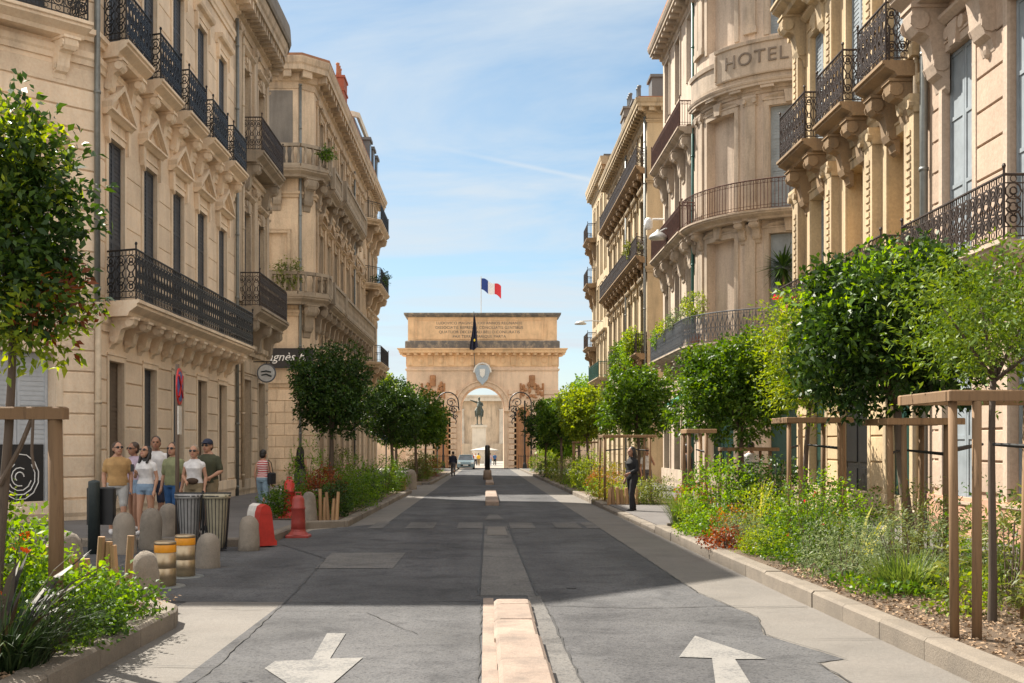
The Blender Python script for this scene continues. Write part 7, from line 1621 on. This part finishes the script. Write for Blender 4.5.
person(-6.12, 19.8, R(-14), 1.61, 'woman with long dark hair, white top and denim shorts looking at her phone', 'white_cotton', 'denim', fem=True, long_hair=True, glasses=True, skin='skin', sleeve=0.22, leg=0.14, arms=[None, ((-0.22, -0.02, 1.12), (-0.06, -0.26, 1.20))], phone=True, head=(-0.1, 0.45), stride=-0.05, group=PG)
person(-6.42, 21.4, R(8), 1.80, 'tall man with short hair and plain white t shirt at the back of the group', 'white_cotton', 'navy_cotton', hair='hair_brown', skin='skin2', sleeve=0.35, leg=0.45, head=(0.1, 0.1), group=PG)
person(-5.80, 20.4, R(-20), 1.67, 'person in sage green short sleeved shirt and blue shorts behind the sign post', 'sage_cotton', 'blue_cotton', 'black_cotton', hair='hair_brown', long_hair=True, glasses=True, sleeve=0.42, leg=0.42, stride=0.05, head=(0.1, 0.1), group=PG)
person(-5.33, 20.1, R(-2), 1.62, 'woman in white sleeveless blouse with a brown waist bag', 'white_cotton', 'khaki_cotton', fem=True, hair='hair_grey', glasses=True, sleeve=0.12, leg=0.75, bag='waist', arms=[None, ((-0.22, 0.0, 1.12), (-0.10, -0.20, 1.02))], head=(0, 0.1), group=PG)
person(-5.28, 20.9, R(-16), 1.74, 'man in dark olive t shirt and cap at the right end of the group', 'olive_cotton', 'khaki_cotton', 'black_cotton', hair='hair_brown', cap='navy_cotton', glasses=True, sleeve=0.4, leg=0.45, arms=[((0.27, 0.0, 1.12), (0.18, -0.2, 1.02)), None], wide=1.12, head=(0, 0.05), group=PG)
person(-5.35, 26.4, R(168), 1.56, 'woman in red and white striped top walking away with a black bag', 'striped', 'jeans_light', 'white_cotton', fem=True, sleeve=0.05, leg=0.95, stride=0.12, bag='shoulder', base=0.12)
person(-5.15, 30.5, R(160), 1.66, 'woman in black sleeveless top behind the left shrubs', 'black_cotton', 'grey_cotton', 'black_cotton', fem=True, long_hair=True, sleeve=0.0, leg=0.9, arms=[((0.24, 0.0, 1.12), (0.12, -0.18, 1.25)), None])
person(3.76, 28.3, R(-60), 1.66, 'woman dressed all in black standing at the right kerb beside the road', 'black_cotton', 'black_cotton', 'black_cotton', fem=True, skin='skin2', long_hair=True, sleeve=0.85, leg=0.97, stride=0.08, arms=[((0.22, 0.0, 1.12), (0.14, -0.22, 1.02)), None], base=0.1)
person(5.25, 36.0, R(15), 1.66, 'woman in pale top with a hand raised to her face on the right pavement', 'white_cotton', 'grey_cotton', fem=True, hair='hair_grey', sleeve=0.3, leg=0.9, arms=[((0.26, -0.06, 1.15), (0.08, -0.16, 1.48)), None])
person(5.35, 29.2, R(100), 1.72, 'dark clothed person seen in profile beside the narrow guard on the right', 'black_cotton', 'black_cotton', 'black_cotton', hair='hair_dark', skin='skin2', sleeve=0.5, leg=0.95)
person(6.55, 27.2, R(170), 1.76, 'person in white shirt on the right pavement seen under the round tree', 'white_cotton', 'black_cotton', 'black_cotton', hair='hair_dark', sleeve=0.8, leg=0.95)
person(-2.30, 77, R(175), 1.76, 'man in dark clothes walking away in the roadway toward the arch', 'navy_cotton', 'grey_cotton', 'black_cotton', stride=0.14, sleeve=0.9, leg=0.95, base=0.0, vox=0.014)
CG = 'people under the arch'
for i, (x, y, tp, bt, lb) in enumerate(((-1.75, 140, 'red_cotton', 'grey_cotton', 'person in red under the arch, leftmost of the distant walkers'), (-0.95, 141, 'yellow_cotton', 'khaki_cotton', 'person in bright yellow top under the arch'), (-1.35, 143, 'white_cotton', 'navy_cotton', 'person in white top under the arch beside the yellow one'), (0.55, 142, 'lilac_cotton', 'denim', 'person in pale lilac under the arch right of the median post'), (1.15, 144, 'blue_cotton', 'black_cotton', 'person in blue under the arch, rightmost of the distant walkers'))):
    person(x, y, R(170 if i % 2 else 10), 1.7, lb, tp, bt, sleeve=0.4, leg=0.9, base=0.0, vox=0.02, group=CG, stride=0.1)
